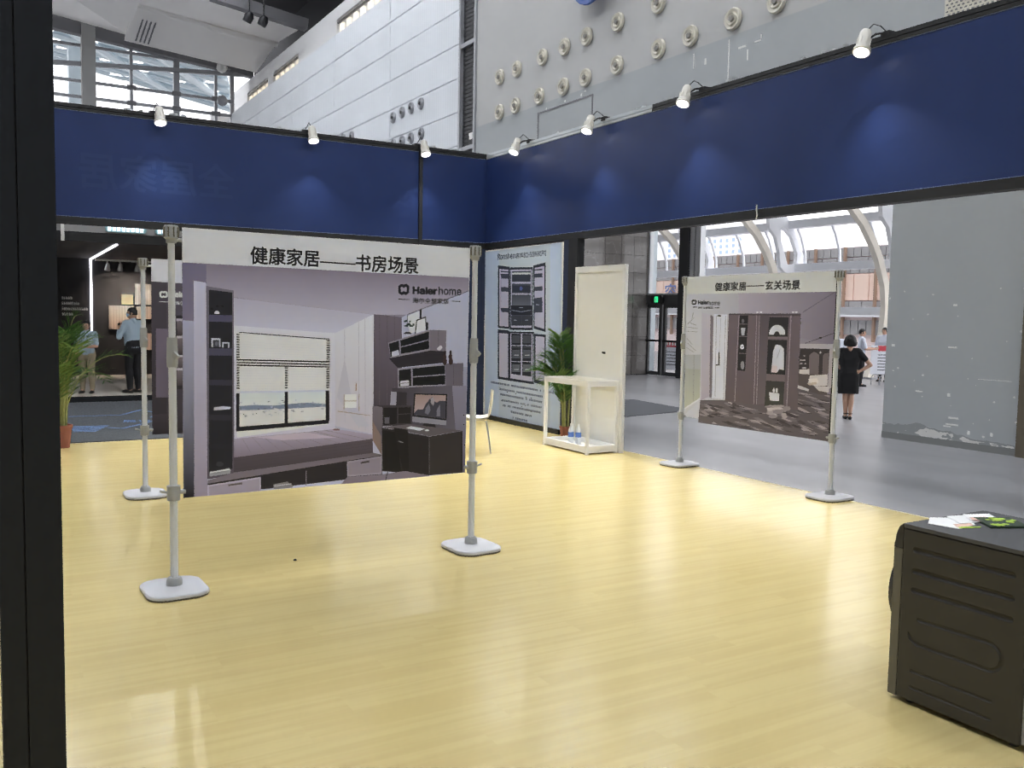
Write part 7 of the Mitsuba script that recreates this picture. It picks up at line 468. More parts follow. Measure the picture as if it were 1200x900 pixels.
obj('running_figure', cat([placed(prism(q, .006), (DX - .226, 22.9, 2.46), (0, -1, 0), (0, 0, 1), (-1, 0, 0)) for q in run]), 'm_white', ek)
mk = one('door_mat', prism([(10.32, 13.37), (11.97, 13.71), (12.6, 14.3), (12.86, 16.2), (11.2, 16.2), (10.0, 14.6)], .012).apply_translation((0, 0, -.018)), 'm_mat', 'dark grey mat on the concrete in front of the entrance doors', 'mat')

# ================================================================ outside the gateway
out_pil = one('outdoor_column', bx(20.2, 20.4, 24.62, 25.4, -.018, 8), 'm_steelblue', 'pale grey column just outside the glass entrance doors', 'column')
RIB = [(23.0, 6.5), (23.8, 6.0), (24.41, 5.48), (24.94, 5.06), (25.45, 4.45), (25.79, 3.91), (26.15, 3.08), (26.25, 2.37), (26.18, 1.51), (25.93, .79), (25.55, .08), (25.5, -.018)]
def arc_bar(pts, y, w, d):
    """a flat bar along the (x, z) curve in the plane y: w across the curve, d along y"""
    p = np.array(pts, float); t = np.gradient(p, axis=0); t /= np.linalg.norm(t, axis=1)[:, None]; nn = np.stack([-t[:, 1], t[:, 0]], 1)
    a, b = p + nn * w / 2, p - nn * w / 2
    return placed(prism(Polygon(np.vstack([a, b[::-1]])), d), (0, y + d / 2, 0), (1, 0, 0), (0, 0, 1), (0, -1, 0))
rib_names = ('nearest the grey wall edge', 'second from the grey wall edge', 'third from the grey wall edge', 'farthest along')
for i, y in enumerate((19.75, 24.5, 29.25, 34.0)):
    rk = thing('gallery_rib', 'cream curved steel rib of the outdoor gallery, ' + rib_names[i], 'rib', 'cream ribs of the outdoor gallery')
    dx = 0.0125 * (y - 19.75)
    obj('arch', arc_bar([(a + dx, b) for a, b in RIB], y, .26, .2), 'm_rib', rk)
    obj('foot', bx(25.3 + dx, 25.8 + dx, y - .3, y + .3, -.018, .03), 'm_steel', rk)
for i, y in enumerate((19.2, 24.0, 28.8, 33.5)):
    bk = thing('gallery_bracket', 'white curved bracket joining the gallery beams, ' + rib_names[i], 'bracket', 'white brackets of the outdoor gallery')
    o_ = Polygon([(25.1, 5.75), (25.6, 5.85), (26.05, 5.45), (26.5, 4.9), (26.8, 4.3), (26.82, 3.95), (26.5, 3.68), (26.1, 3.68), (25.8, 3.9), (25.72, 4.4), (25.5, 5.0), (25.15, 5.3)]).buffer(.1).difference(Polygon([(25.75, 5.2), (26.15, 4.9), (26.45, 4.35), (26.42, 4.08), (26.15, 4.05), (26.0, 4.4), (25.8, 4.8)]).buffer(.12))
    obj('plate', placed(prism(o_, .16), (0, y + .08, 0), (1, 0, 0), (0, 0, 1), (0, -1, 0)), 'm_whitesteel', bk)
    obj('knuckle', lathe([(0, -.18), (.17, -.18), (.17, .25), (0, .25)], (25.3, y, 5.85), n=12), 'm_whitesteel', bk, 40)
for z, x, lb in ((5.42, 26.2, 'upper white beam of the outdoor gallery'), (3.85, 26.6, 'middle white beam of the outdoor gallery'), (2.25, 26.9, 'lower pale rail of the outdoor gallery')):
    bk = one('gallery_beam', bx(x - .15, x + .2, 8, 44, z - .14, z + .14), 'm_whitesteel', lb, 'beam')
nb = 0
for y in np.arange(17.4, 44, 1.58):
    if min(abs(y - q) for q in (19.75, 24.5, 29.25, 34.0)) > .5:
        nb += 1; one('gallery_mullion', arc_bar([(26.15, 5.5), (26.5, 5.0), (26.75, 4.4), (26.8, 3.9)], y, .07, .08), 'm_whitesteel', 'slim white bar between gallery beams, %s from the grey wall edge' % nth(nb), 'mullion', 'slim bars of the outdoor gallery')
one('gallery_gutter', bx(24.6, 26.2, 8, 44, 6.05, 6.35), 'm_pillar', 'grey gutter running above the upper gallery beam', 'gutter')
# long low building behind the gallery: strips of grey panels, brown posts, salmon boards
fk = thing('outdoor_building', 'long salmon and grey building behind the gallery ribs', 'building')
FX = 34.0
obj('wall', bx(FX + .1, FX + 1, 14, 60, -.018, 5.25), 'm_pink', fk)
for z0, z1, mt, st, nm in ((4.8, 5.22, 'm_farpanel', .42, 'grey_panel'), (4.5, 4.76, 'm_farpanel', .85, 'grey_panel'), (4.06, 4.4, 'm_farpanel', .5, 'grey_panel'), (2.84, 4.02, 'm_salmon', .82, 'salmon_board'), (2.5, 2.8, 'm_farpanel', .7, 'grey_panel'), (1.3, 1.95, 'm_farpanel', .42, 'grey_panel')):
    y = 24.0
    while y < 44: obj(nm, bx(FX - .02, FX + .12, y + .02, y + st - .02, z0, z1), mt, fk); y += st
for y in np.arange(24.4, 44, 1.68): obj('post', bx(FX - .14, FX + .02, y - .05, y + .05, 1.0, 5.24), 'm_farbrown', fk)
obj('ledge', bx(FX - .3, FX + .1, 14, 60, 2.1, 2.3), 'm_whitesteel', fk)
obj('lettering', lay(letter_print([[[60, 70, 130], SIGN_CHAR]]), V(FX - .16, 40.1, 2.85), V(0, -1, 0), .0)[0], 'm_bluechar', fk, label='large blue character on the salmon boards'); labels[fk + '__lettering']['kind'] = 'stuff'
# white block with a grid of windows far away
bk = thing('far_building', 'overexposed white building with a grid of small blue windows', 'building')
obj('wall', bx(80, 95, 78, 100, 9.0, 14.5), 'm_farwhite', bk)
obj('lower_wall', bx(80.5, 95, 78, 100, -.018, 9.0), 'm_farwhite', bk)
for i in range(13):
    for j in range(4):
        obj('window', bx(79.95, 80.02, 80.9 + i * 1.08, 81.3 + i * 1.08, 10.1 + j * .72, 10.5 + j * .72), 'm_farwindow', bk)
nk = thing('notice_stand', 'white notice board with red heading outside the glass doors', 'notice board')
obj('board', bx(20.62, 20.68, 23.4, 24.55, .1, 1.1), 'm_board', nk); obj('heading', bx(20.6, 20.68, 23.4, 24.55, .88, 1.1), 'm_red', nk)
for q in range(5): obj('text_line', bx(20.61, 20.62, 23.6, 24.4 - .1 * (q % 3), .26 + .11 * q, .29 + .11 * q), 'm_text', nk)
for y in (23.5, 24.45): obj('foot', bx(20.54, 20.76, y - .03, y + .03, -.018, .1), 'm_steel', nk)
for k_ in range(6): obj('heading_text', bx(20.595, 20.6, 23.55 + k_ * .15, 23.64 + k_ * .15, .94, 1.04), 'm_white', nk)
nk = thing('notice_stand', 'grey notice board on hoop stand with red heading beside the grey wall edge', 'notice board')
R2 = V(.858, -.514, 0); B0 = V(23.0, 17.72, 0)
def on_board(u0, u1, z0, z1, t0, t1):
    q = trimesh.creation.box((u1 - u0, t1 - t0, z1 - z0)); return placed(q, B0 + R2 * (u0 + u1) / 2 + V(.514, .858, 0) * (t0 + t1) / 2 + V(0, 0, (z0 + z1) / 2), R2, V(.514, .858, 0), V(0, 0, 1))
obj('board', on_board(0, .62, .3, 1.17, 0, .03), 'm_board', nk); obj('heading', on_board(.2, .55, 1.0, 1.16, -.008, 0), 'm_red', nk)
for q in range(6): obj('text_line', on_board(.2, .5 - .05 * (q % 2), .42 + .09 * q, .45 + .09 * q, -.006, 0), 'm_text', nk)
for u in (.04, .3):
    q = B0 + R2 * u; obj('hoop', tube([q + V(0, 0, -.018), q + V(0, 0, .22), q + R2 * .06 + V(0, 0, .3), q + R2 * .18 + V(0, 0, .3), q + R2 * .24 + V(0, 0, .22), q + R2 * .24 + V(0, 0, -.018)], .014, 6), 'm_steel', nk, True)

# ================================================================ neighbouring stand at the left
one('aisle_carpet', bx(-6, 6.9, 13.6, 19.45, -.018, -.006), 'm_carpet', 'dark grey aisle carpet behind the booth', 'carpet')
ek = struct('floor_platform', bx(-3, 6.5, 19.5, 26.3, -.018, .09), 'm_platform', 'low wooden platform of the dark neighbouring stand', 'platform')
obj('edge', bx(-3, 6.5, 19.46, 19.5, -.018, .1), 'm_black', ek)
xw = struct('wall_back', bx(-3, 6.5, 26.0, 26.2, .09, 3.6), 'm_exwall', 'matt black back wall of the neighbouring stand', 'wall')
ek = struct('ceiling_stand', bx(-3, 6.5, 19.5, 25.99, 3.13, 3.2), 'm_exceil', 'dark ceiling and header boards of the neighbouring stand', 'ceiling')
obj('header', bx(-3, 6.5, 19.42, 19.5, 3.13, 3.31), 'm_black', ek)
obj('upper_header', bx(-3, 6.5, 19.44, 19.5, 3.31, 4.6), 'm_exgrey', ek, label='grey board above the black header')
obj('side_wall', bx(6.4, 6.5, 19.5, 26, .09, 3.13), 'm_exwall', xw)
obj('corner_strip', bx(1.42, 1.48, 19.38, 19.42, 3.12, 3.5), 'm_white', ek)
tx = []
for r_, (x0, x1) in enumerate(((1.9, 2.15), (1.9, 2.3), (1.9, 2.5), (1.9, 2.14))):
    x = x0
    while x < x1: w = rnd.uniform(.028, .045); z = 2.07 - .14 * r_; tx += [bx(x, x + w, 25.994, 26.0, z, z + rnd.uniform(.03, .06)), bx(x, x + w * .5, 25.994, 26.0, z - .01, z + .07)]; x += w + .012
k = obj('wall_text', cat(tx), 'm_greytext', xw, label='four short lines of small pale text')
for x0, x1, lb in ((2.2, 2.96, 'longer lit white sign on the grey header board of the neighbouring stand'), (3.12, 3.42, 'shorter lit white sign on the grey header board of the neighbouring stand')):
    o = thing('lit_sign', lb, 'lit sign')
    obj('backing', placed(prism(rrect(x1 - x0, .15, .06), .05), ((x0 + x1) / 2, 19.44, 3.412), (1, 0, 0), (0, 0, 1), (0, -1, 0)), mat('m_teal', (.2, .35, .38), .5), o)
    ch = []; x = x0 + .05
    while x < x1 - .09:
        ch += [bx(x, x + .012, 19.37, 19.39, 3.36, 3.465), bx(x, x + .055, 19.37, 19.39, 3.45, 3.465), bx(x, x + .055, 19.37, 19.39, 3.405, 3.42), bx(x + .03, x + .05, 19.37, 19.39, 3.36, 3.44)]; x += .085
    obj('letters', cat(ch), 'm_white', o, emitter=glow((.9, .93, 1), 3.2, .03))
lk = thing('led_strip', 'bent white light line across ceiling and wall of the neighbouring stand', 'light strip')
obj('wall_line', bx(2.56, 2.615, 25.96, 25.995, 1.2, 3.13), 'm_white', lk, emitter=glow((.93, .92, 1), 5, .3))
obj('ceiling_line', beam((2.44, 19.7, 3.115), (2.585, 25.96, 3.115), .05, .03), 'm_white', lk, emitter=glow((.93, .92, 1), 5, .3))
tk = one('spotlight_track', bx(2.68, 4.9, 25.86, 25.9, 3.08, 3.13), 'm_white', 'white light track under the ceiling of the neighbouring stand', 'light track')
for i, x in enumerate((2.97, 3.28, 3.7)):
    o = thing('track_spotlight', 'white track spotlight in the neighbouring stand, ' + ('nearest the light strip', 'middle of the three', 'farthest from the light strip')[i], 'spotlight', 'spotlights on the track')
    obj('stem', cyl((x, 25.88, 3.09), (x, 25.84, 2.98), .015, 8), 'm_white', o)
    obj('head', lathe([(0, .1), (.03, .1), (.05, .04), (.075, -.08), (.07, -.1), (0, -.1)], (x, 25.8, 2.93), (.05, -.1, 1), 16), 'm_white', o, 40)
    scene['light_of_' + o] = {'type': 'spot', 'intensity': rgb((8.5, 7.0, 5.9)), 'cutoff_angle': 58.0, 'beam_width': 14.0, 'sampling_weight': .9, 'to_world': T().look_at(origin=[x + .05, 25.35, 2.85], target=[x + .25, 26.0, 1.75], up=[0, 1, 0])}
for (x0, x1, z0, z1), mt, lb in (((3.0, 3.62, 1.3, 1.93), 'm_sample', 'large pale ribbed wood panel on the black wall, beside the man'), ((3.31, 3.6, 1.96, 2.23), 'm_sampleorange', 'small square orange wood panel on the black wall'), ((3.65, 4.14, 1.96, 2.52), 'm_sample', 'tall pale wood panel on the black wall above the man'), ((3.68, 4.14, 1.58, 1.92), 'm_sample', 'pale wood panel on the black wall behind the man\'s head'), ((3.9, 4.2, .75, 1.2), 'm_sample', 'low pale wood panel on the black wall behind the man\'s legs')):
    one('wood_panel', bx(x0, x1, 25.935, 25.985, z0, z1), mt, lb, 'wood panel', 'wood sample panels')
dk = thing('floor_decal', 'pale blue arrow and lettering stuck on the dark aisle carpet', 'floor sticker')
def fline(pts, w): return cat([beam((*a, -.005), (*b, -.005), .004, w) if False else placed(trimesh.creation.box((np.hypot(b[0] - a[0], b[1] - a[1]), w, .003)), ((a[0] + b[0]) / 2, (a[1] + b[1]) / 2, -.004), V(b[0] - a[0], b[1] - a[1], 0) / np.hypot(b[0] - a[0], b[1] - a[1]), V(-(b[1] - a[1]), b[0] - a[0], 0) / np.hypot(b[0] - a[0], b[1] - a[1]), V(0, 0, 1)) for a, b in zip(pts[:-1], pts[1:])])
obj('upper_outline', fline([(1.3, 16.9), (2.12, 16.85), (2.55, 17.6), (2.75, 16.9), (2.52, 16.3)], .05), 'm_decal', dk)
obj('lower_outline', fline([(1.72, 15.1), (1.89, 14.92), (2.14, 15.25), (2.5, 15.8)], .05), 'm_decal', dk)
for i in range(6): obj('stripe', fline([(1.2, 14.78 + .13 * i), (1.5 + .05 * i, 14.7 + .13 * i)], .07), 'm_decal', dk)
v, f, c = letter_print([[[0, 0, 0], DECAL_CHARS]])
mm = trimesh.Trimesh(V(2.0, 15.72, -.003) + v[:, :1] * V(.96, -.25, 0) * .5 + v[:, 1:] * V(.1, 1, 0) * .8, f, process=False)
obj('lettering', mm, 'm_decal', dk)

# ================================================================ booth frame: fascias, posts
FB, FT = 3.11, 4.58
def fascia(a, b, label, silver=False, left_end=False):
    """a hanging fascia panel between plan points a and b (front face on that line, looking at the camera)"""
    a, b = V(*a, 0), V(*b, 0); L = np.linalg.norm(b - a); d = (b - a) / L; n = np.cross(d, V(0, 0, 1))
    k = thing('fascia', label, 'fascia')
    def part(nm, u0, u1, z0, z1, t0, t1, mt): return obj(nm, placed(trimesh.creation.box((u1 - u0, t1 - t0, z1 - z0)), a + d * (u0 + u1) / 2 + n * (t0 + t1) / 2 + V(0, 0, (z0 + z1) / 2), d, -n, V(0, 0, 1)) if True else 0, mt, k)
    part('fabric', .0, L, FB, FT, -.04, 0, 'm_fascia')
    part('core', .0, L, FB - .1, FT + .08, -.12, -.04, 'm_black')
    part('bottom_rail', 0, L, FB - .1, FB, -.04, .015, 'm_black')
    part('top_rail', 0, L, FT, FT + .036, -.04, .012, 'm_silver' if silver else 'm_black')
    part('top_cap', 0, L, FT + .045, FT + .09, -.04, .006, 'm_silver' if silver else 'm_black')
    part('bottom_trim', 0, L, FB, FB + .008, 0, .004, 'm_trim'); part('top_trim', 0, L, FT - .008, FT, 0, .004, 'm_trim')
    return k, a, d, n
k1, a1, d1, n1 = fascia((-2.2, 14.15), (6.49, 14.15), 'long dark blue fascia panel above the neighbouring stand and study banner')
fascia((6.55, 14.15), (7.8, 14.15), 'short dark blue fascia panel beside the inner corner')
fascia((7.8, 14.15), (7.8, 9.6), 'dark blue fascia panel with pale top rail above the fridge board', silver=True)
fascia((7.8, 9.6), (7.8, 7.62), 'dark blue fascia panel above the glass entrance doors')
fascia((7.8, 7.62), (7.8, 2.0), 'dark blue fascia panel over the hallway banner and grey wall')
obj('stile', bx(6.49, 6.55, 14.11, 14.2, FB - .1, FT + .09), 'm_black', k1)
gv, gf, gc = letter_print([[[0, 0, 0], GHOST_CHARS]])
obj('lettering', trimesh.Trimesh(V(3.42, 14.1485, 3.52) + gv[:, :1] * V(-1, 0, 0) + gv[:, 1:] * V(0, 0, 1), gf[:, ::-1], process=False), 'm_ghost', k1, label='faint mirrored lettering showing through the fabric')
one('cable_tie', tube([(7.76, 7.62, 3.16), (7.77, 7.63, 3.1), (7.755, 7.6, 3.04), (7.77, 7.63, 3.0)], .009, 6), 'm_white', 'white cable tie on the fascia joint above the hallway banner', 'cable tie', smooth=True)
# torn protective film along the top edges
for i, (x, y) in enumerate([(2.0, 14.18), (2.6, 14.18), (4.2, 14.18), (4.45, 14.18), (6.75, 14.18), (7.2, 14.18), (7.84, 11.9), (7.84, 9.9), (7.84, 9.3), (7.84, 8.4), (7.84, 8.15), (7.84, 7.1), (7.84, 6.75), (7.84, 6.6)]):
    alongx = y > 14.1; L = rnd.uniform(.15, .34); n_ = 7; v, f = [], []
    for q in range(n_):
        u = (q / (n_ - 1) - .5) * L; p = V(x + (u if alongx else 0), y + (0 if alongx else u), 4.665)
        v += [p + V(0, 0, -.01), p + V(rnd.uniform(-.02, .02), rnd.uniform(-.02, .02), rnd.uniform(.0, .055))]
        if q: s = 2 * q; f += [[s - 2, s, s - 1], [s - 1, s, s + 1]]
    one('torn_film', trimesh.Trimesh(v, f, process=False), 'm_film', 'torn film scrap on the %s, %s' % (('long fascia top', 'short fascia top')[x > 6.6] if alongx else 'fascia top above the gateway', nth((i if x < 6.6 else i - 4) + 1 if alongx else i - 5) + ' from the ' + ('dark column' if alongx and x < 6.6 else 'panel joint' if alongx else 'inner corner')), 'plastic film', 'scraps of film on the fascia top')
# dark column in front, two boards with a groove
ck = thing('booth_column', 'dark column of two upright boards close to the camera', 'column')
obj('board', bx(.043, .112, 3.2, 3.42, 0, 5.2), 'm_column', ck); obj('board', bx(.117, .222, 3.2, 3.42, 0, 5.2), 'm_column', ck)
obj('groove_backing', bx(.05, .2, 3.215, 3.4, 0, 5.2), 'm_columngroove', ck)
# corner wall strip, post right of the fridge board
ck = thing('corner_post', 'dark navy corner post between study banner and fridge board', 'post')
obj('face', bx(7.36, 7.9, 14.14, 14.24, 0, FB - .1), 'm_navy', ck); obj('black_strip', bx(6.9, 7.36, 14.16, 14.24, 0, FB - .1), 'm_black', ck)  # navy face with a black strip of wall beside it
ck = thing('fascia_post', 'dark post between fridge board and display panel, carrying the fascia', 'post')
obj('navy_face', bx(7.79, 7.9, 11.47, 11.63, 0, FB - .1), 'm_navy', ck); obj('black_face', bx(7.77, 7.9, 11.24, 11.47, 0, FB - .1), 'm_black', ck)
one('fascia_post', bx(7.77, 7.9, 2.0, 2.2, 0, FB - .1), 'm_black', 'black post under the near end of the fascia, outside the picture', 'post')
# fridge board
fk = thing('fridge_board', 'tall pale blue board showing an open fridge with text', 'display board')
obj('frame', bx(7.81, 7.9, 11.64, 14.14, 0, 2.99), 'm_black', fk); obj('plinth', bx(7.76, 7.81, 11.64, 14.14, 0, .075), 'm_black', fk)
def banner_print(parent, polys, texts, o, d, out=.0012, tint=(.985, 1.0, 1.07), ink=1.0):
    mm, c = lay(sheet_print(polys, tint), o, d, out); c = c * ink; obj('print', mm, 'm_print', parent, color=c)
    mm, c = lay(letter_print(texts), o, d, out + .0006); obj('lettering', mm, 'm_print', parent, color=c)
banner_print(fk, FRIDGE, FRIDGE_T, V(7.8, 14.15, 0), V(0, -1, 0), .002, (.86, .84, .86), .8)
obj('panel', bx(7.802, 7.812, 11.64, 14.14, .07, 2.985), 'm_white', fk)

# ================================================================ banner stands
def stand(label, poles, ztop, zb, zt, behind):
    """two poles on flat feet with crossbars; the banner hangs from the crossbars (zb, zt)"""
    k = thing('banner_stand', label, 'banner stand')
    (xa, ya), (xb, yb) = poles; d = V(xb - xa, yb - ya, 0); L = np.linalg.norm(d); d /= L; n = np.cross(d, V(0, 0, 1))
    for s, (x, y) in zip((1, -1), poles):
        ang = math.atan2(d[1], d[0])
        b = obj('base', moved(foot_mesh, (x, y, 0), ang), 'm_base', k, 35)
        obj('base_rim', moved(rim_mesh, (x, y, 0), ang), 'm_basedark', b)
        obj('socket', lathe([(0, .02), (.052, .02), (.05, .075), (.04, .095), (.03, .1), (0, .1)], (x, y, 0), n=20), 'm_joiner', b, 40)
        p = obj('pole', cat([cyl((x, y, .06), (x, y, 1.5), .0245, 20), cyl((x, y, 1.45), (x, y, ztop - .03), .0215, 20)]), 'm_tube', k, 40)
        obj('collar', lathe([(.02, 0), (.034, 0), (.036, .06), (.031, .19), (.02, .19)], (x, y, 1.46), n=16), 'm_joiner', p, 40)
        obj('collar_lever', beam(V(x, y, 1.55) - n * -.03, V(x, y, 1.52) + n * .055 + d * .02, .02, .035), 'm_joiner', p)
        hd = obj('top_clamp', lathe([(0, -.1), (.03, -.1), (.034, -.075), (.044, -.07), (.046, 0), (.04, .012), (0, .012)], (x, y, ztop), n=18), 'm_joiner', k, 40)
        for a_ in range(9):
            c_, s_ = math.cos(a_ * 2 * PI / 9), math.sin(a_ * 2 * PI / 9)
            obj('clamp_rib', bx(x + .046 * c_ - .004, x + .046 * c_ + .004, y + .046 * s_ - .004, y + .046 * s_ + .004, ztop - .062, ztop), 'm_basedark', hd)
        lc = obj('lower_clamp', lathe([(.02, -.05), (.04, -.05), (.042, .045), (.02, .045)], (x, y, zb + .03), n=18), 'm_joiner', k, 40)
        obj('clamp_screw', cyl(V(x, y, zb + .03) - d * s * .03, V(x, y, zb + .045) - d * s * .085, .008, 8), 'm_joiner', lc)
        obj('clamp_jaw', cyl(V(x, y, zb + .03) + d * s * .03, V(x, y, zb + .03) + d * s * .075, .014, 8), 'm_joiner', lc)
    for z in (zb + .03, zt - .03):
        obj('crossbar', cyl(V(xa, ya, z) - n * behind, V(xb, yb, z) - n * behind, .012, 10), 'm_tube', k, 40)
    return d, n
base_poly = rrect(.385, .45, .12, 8)
base_poly = Polygon([(x, y) for x, y in base_poly.exterior.coords[:-1]])
def dome():
    c = np.array(base_poly.exterior.coords[:-1]); layers = [(1.0, .012), (1.0, .026), (.965, .034), (.6, .042), (.15, .046)]
    v = np.vstack([np.column_stack([c * s, np.full(len(c), z)]) for s, z in layers]); n = len(c); f = []
    for i in range(len(layers) - 1):
        for k in range(n): a, b = i * n + k, i * n + (k + 1) % n; f += [[a, b, b + n], [a, b + n, a + n]]
    v = np.vstack([v, [[0, 0, .047]], [[0, 0, .012]]]); t = (len(layers) - 1) * n
    for k in range(n): f += [[t + k, t + (k + 1) % n, len(v) - 2], [(k + 1) % n, k, len(v) - 1]]
    return trimesh.Trimesh(v, f, process=False)
foot_mesh = dome(); rim_mesh = prism(base_poly.buffer(-.004), .012)
def banner(label, poly, polys, texts, o, d, edge=None):
    """the sheet itself: outline (mm on its plane) with thickness, print on the front"""
    k = thing('banner', label, 'banner'); n = np.cross(d, V(0, 0, 1))
    g = Polygon(np.array(poly, float) / 1000); obj('sheet', placed(prism(g, .006), o, d, V(0, 0, 1), n).apply_translation(-n * .006), 'm_bannerback', k)
    banner_print(k, polys, texts, o, d)
    if edge: obj('side_return', placed(prism(edge, .03), o, d, V(0, 0, 1), n).apply_translation(-n * .03), 'm_black', k, label='black side edge')
d, n = stand('grey pole stand holding the large study banner, nearest the camera', ((1.068, 6.05), (3.296, 6.137)), 2.345, .62, 2.3, .03)
banner('large banner with a printed study room, nearest the camera', np.array(STUDY[0][3]).reshape(-1, 2), STUDY, STUDY_T, V(1.068, 6.05, 0), d)
d, n = stand('grey pole stand half hidden behind the study banner', ((1.39, 9.36), (3.55, 9.36)), 2.31, .62, 2.28, .03)
banner('dark banner mostly hidden behind the study banner', np.array(REAR[0][3]).reshape(-1, 2), REAR, REAR_T, V(1.39, 9.36, 0), d)
d, n = stand('grey pole stand holding the hallway banner at the edge of the yellow floor', ((7.56, 8.57), (7.58, 6.26)), 2.345, .6, 2.3, .03)
P3 = np.array(HALLWAY[0][3]).reshape(-1, 2); r1, r2 = P3[1] / 1000, P3[2] / 1000
banner('banner with a printed hallway and wardrobe, before the gateway', P3, HALLWAY, HALLWAY_T, V(7.56, 8.57, 0), d, Polygon([r1, r1 + V(.03, -.03), r2 + V(.03, .03), r2]))

# ================================================================ spotlights on the fascias
def arm_spot(lens, axis, root, label):
    """lens: centre of the lit lens; axis: where it shines; root: the clip on the fascia top"""
    k = thing('arm_spotlight', label, 'spotlight', 'arm spotlights on the fascias'); lens, root = V(*lens), V(*root); ax = V(*axis) / np.linalg.norm(axis)
    obj('head', lathe([(0, .0), (.078, -.005), (.088, 0), (.085, .035), (.062, .08), (.058, .23), (.05, .255), (0, .26)], lens, -ax, 20), 'm_lampbody', k, 35)
    for q in range(8):
        a = q * PI / 4; u, v_, w = frame_from(-ax); c = lens + .067 * (math.cos(a) * u + math.sin(a) * v_); obj('cooling_fin', beam(c - ax * .07, c - ax * .15, .007, .014), 'm_lampbody', k)
    obj('lens', flip_out(lathe([(0, .010), (.045, .009), (.078, .004)], lens, ax, 20), ax), 'm_white', k, emitter=glow((.97, .98, 1), LENS, .04))
    j = lens - ax * .12
    obj('arm', tube([j, j * .5 + root * .5 + V(0, 0, .05), root + V(0, 0, .03)], .011, 8), 'm_black', k, True)
    obj('cable', tube([lens - ax * .255, lens - ax * .3 + (root - lens) * .25, root * .7 + lens * .3 + V(0, 0, .14), root + V(0, 0, .02)], .006, 6), 'm_black', k, True)
    obj('clip', bx(root[0] - .05, root[0] + .05, root[1] - .05, root[1] + .05, root[2] - .02, root[2] + .035), 'm_black', k)
    o = lens + ax * .03
    scene['light_of_' + k] = {'type': 'spot', 'intensity': rgb([SPOT_W * c for c in (1, .97, .88)]), 'cutoff_angle': 52.0, 'beam_width': 8.0, 'sampling_weight': 1.0, 'to_world': T().look_at(origin=list(o), target=list(o + ax), up=[.3, 1, .1])}
for (x, lb) in ((2.33, 'arm spotlight on the long fascia, nearest the dark column'), (4.59, 'arm spotlight in the middle of the long fascia, above the study banner'), (6.52, 'arm spotlight at the joint of the long and short fascia panels')):
    arm_spot((x, 13.93, 4.5), (0, -.42, -.9), (x - .06, 14.2, 4.67), lb)
for y, lb in ((12.85, 'arm spotlight above the fridge board, next to the inner corner'), (10.8, 'arm spotlight beside the outlined wall hatch'), (8.75, 'arm spotlight above the glass entrance doors'), (6.12, 'arm spotlight nearest the camera, topmost in the picture')):
    arm_spot((7.58, y, 4.49), (-.42, -.16, -.88), (7.84, y - .1, 4.67), lb)

# ================================================================ air nozzles on the walls
def nozzle(x, y, z, r, label, group, mts):
    k = thing('air_nozzle', label, 'air nozzle', group)
    obj('ring', lathe([(.45 * r, .0), (r, 0), (r, .04), (.92 * r, .07), (.62 * r, .05), (.45 * r, .02)], (x, y, z), (-1, 0, 0), 24), mts[0], k, 30)
    obj('bowl', lathe([(0, .055), (.3 * r, .06), (.52 * r, .09), (.6 * r, .05), (.5 * r, 0), (0, 0)], (x, y, z), (-1, 0, 0), 20), mts[0], k, 30)
    obj('core', lathe([(0, .1), (.24 * r, .1), (.28 * r, .06), (0, .05)], (x, y, z), (-1, 0, 0), 16), mts[1], k, 30)
ordn = ['first', 'second', 'third', 'fourth', 'fifth', 'sixth', 'seventh', 'eighth', 'ninth', 'tenth']
for i, y in enumerate((22.11, 21.24, 20.04, 18.94, 18.0, 16.77, 15.33, 14.33, 13.13, 12.04)):
    nozzle(WX - .014, y, 7.46 + .014 * i, .21, 'round cream air nozzle, %s from the louvre, lower row' % ordn[i], 'cream nozzles on the grey wall', ('m_nozzle', 'm_nozzlecore'))
for i, y in enumerate((22.12, 21.2, 19.93, 18.92, 17.99, 16.78, 15.37)):
    nozzle(WX - .014, y, 8.41 + .014 * i, .21, 'round cream air nozzle, %s from the louvre, upper row' % ordn[i], 'cream nozzles on the grey wall', ('m_nozzle', 'm_nozzlecore'))
for i, (y, z) in enumerate(((27.27, 8.67), (28.04, 8.67), (28.78, 8.66), (29.54, 8.62))):
    nozzle(WX - .015, y, z, .19, 'dark steel nozzle on white panels, %s from the louvre, upper row' % ordn[i], 'steel nozzles on the white wall', ('m_nozzlesteel', 'm_black'))
for i, (y, z) in enumerate(((27.22, 7.7), (28.02, 7.68), (28.76, 7.69), (29.49, 7.7))):
    nozzle(WX - .015, y, z, .19, 'dark steel nozzle on white panels, %s from the louvre, lower row' % ordn[i], 'steel nozzles on the white wall', ('m_nozzlesteel', 'm_black'))
for i, (y, z) in enumerate(((33.56, 8.63), (34.5, 8.69))):
    nozzle(WX - .015, y, z, .19, 'dark steel nozzle just above the blue fascia, %s of the lone pair' % ('nearer' if i == 0 else 'farther'), 'steel nozzles on the white wall', ('m_nozzlesteel', 'm_black'))
bk = thing('round_sign', 'round blue sign standing off the grey wall at the top edge', 'sign')
obj('disc', lathe([(0, 0), (.66, 0), (.66, .08), (0, .08)], (WX - .3, 17.5, 9.68), (-1, 0, 0), 40), 'm_bluesign', bk, 30)
obj('bracket', cyl((WX, 17.5, 9.8), (WX - .3, 17.5, 9.8), .05, 8), 'm_steel', bk)

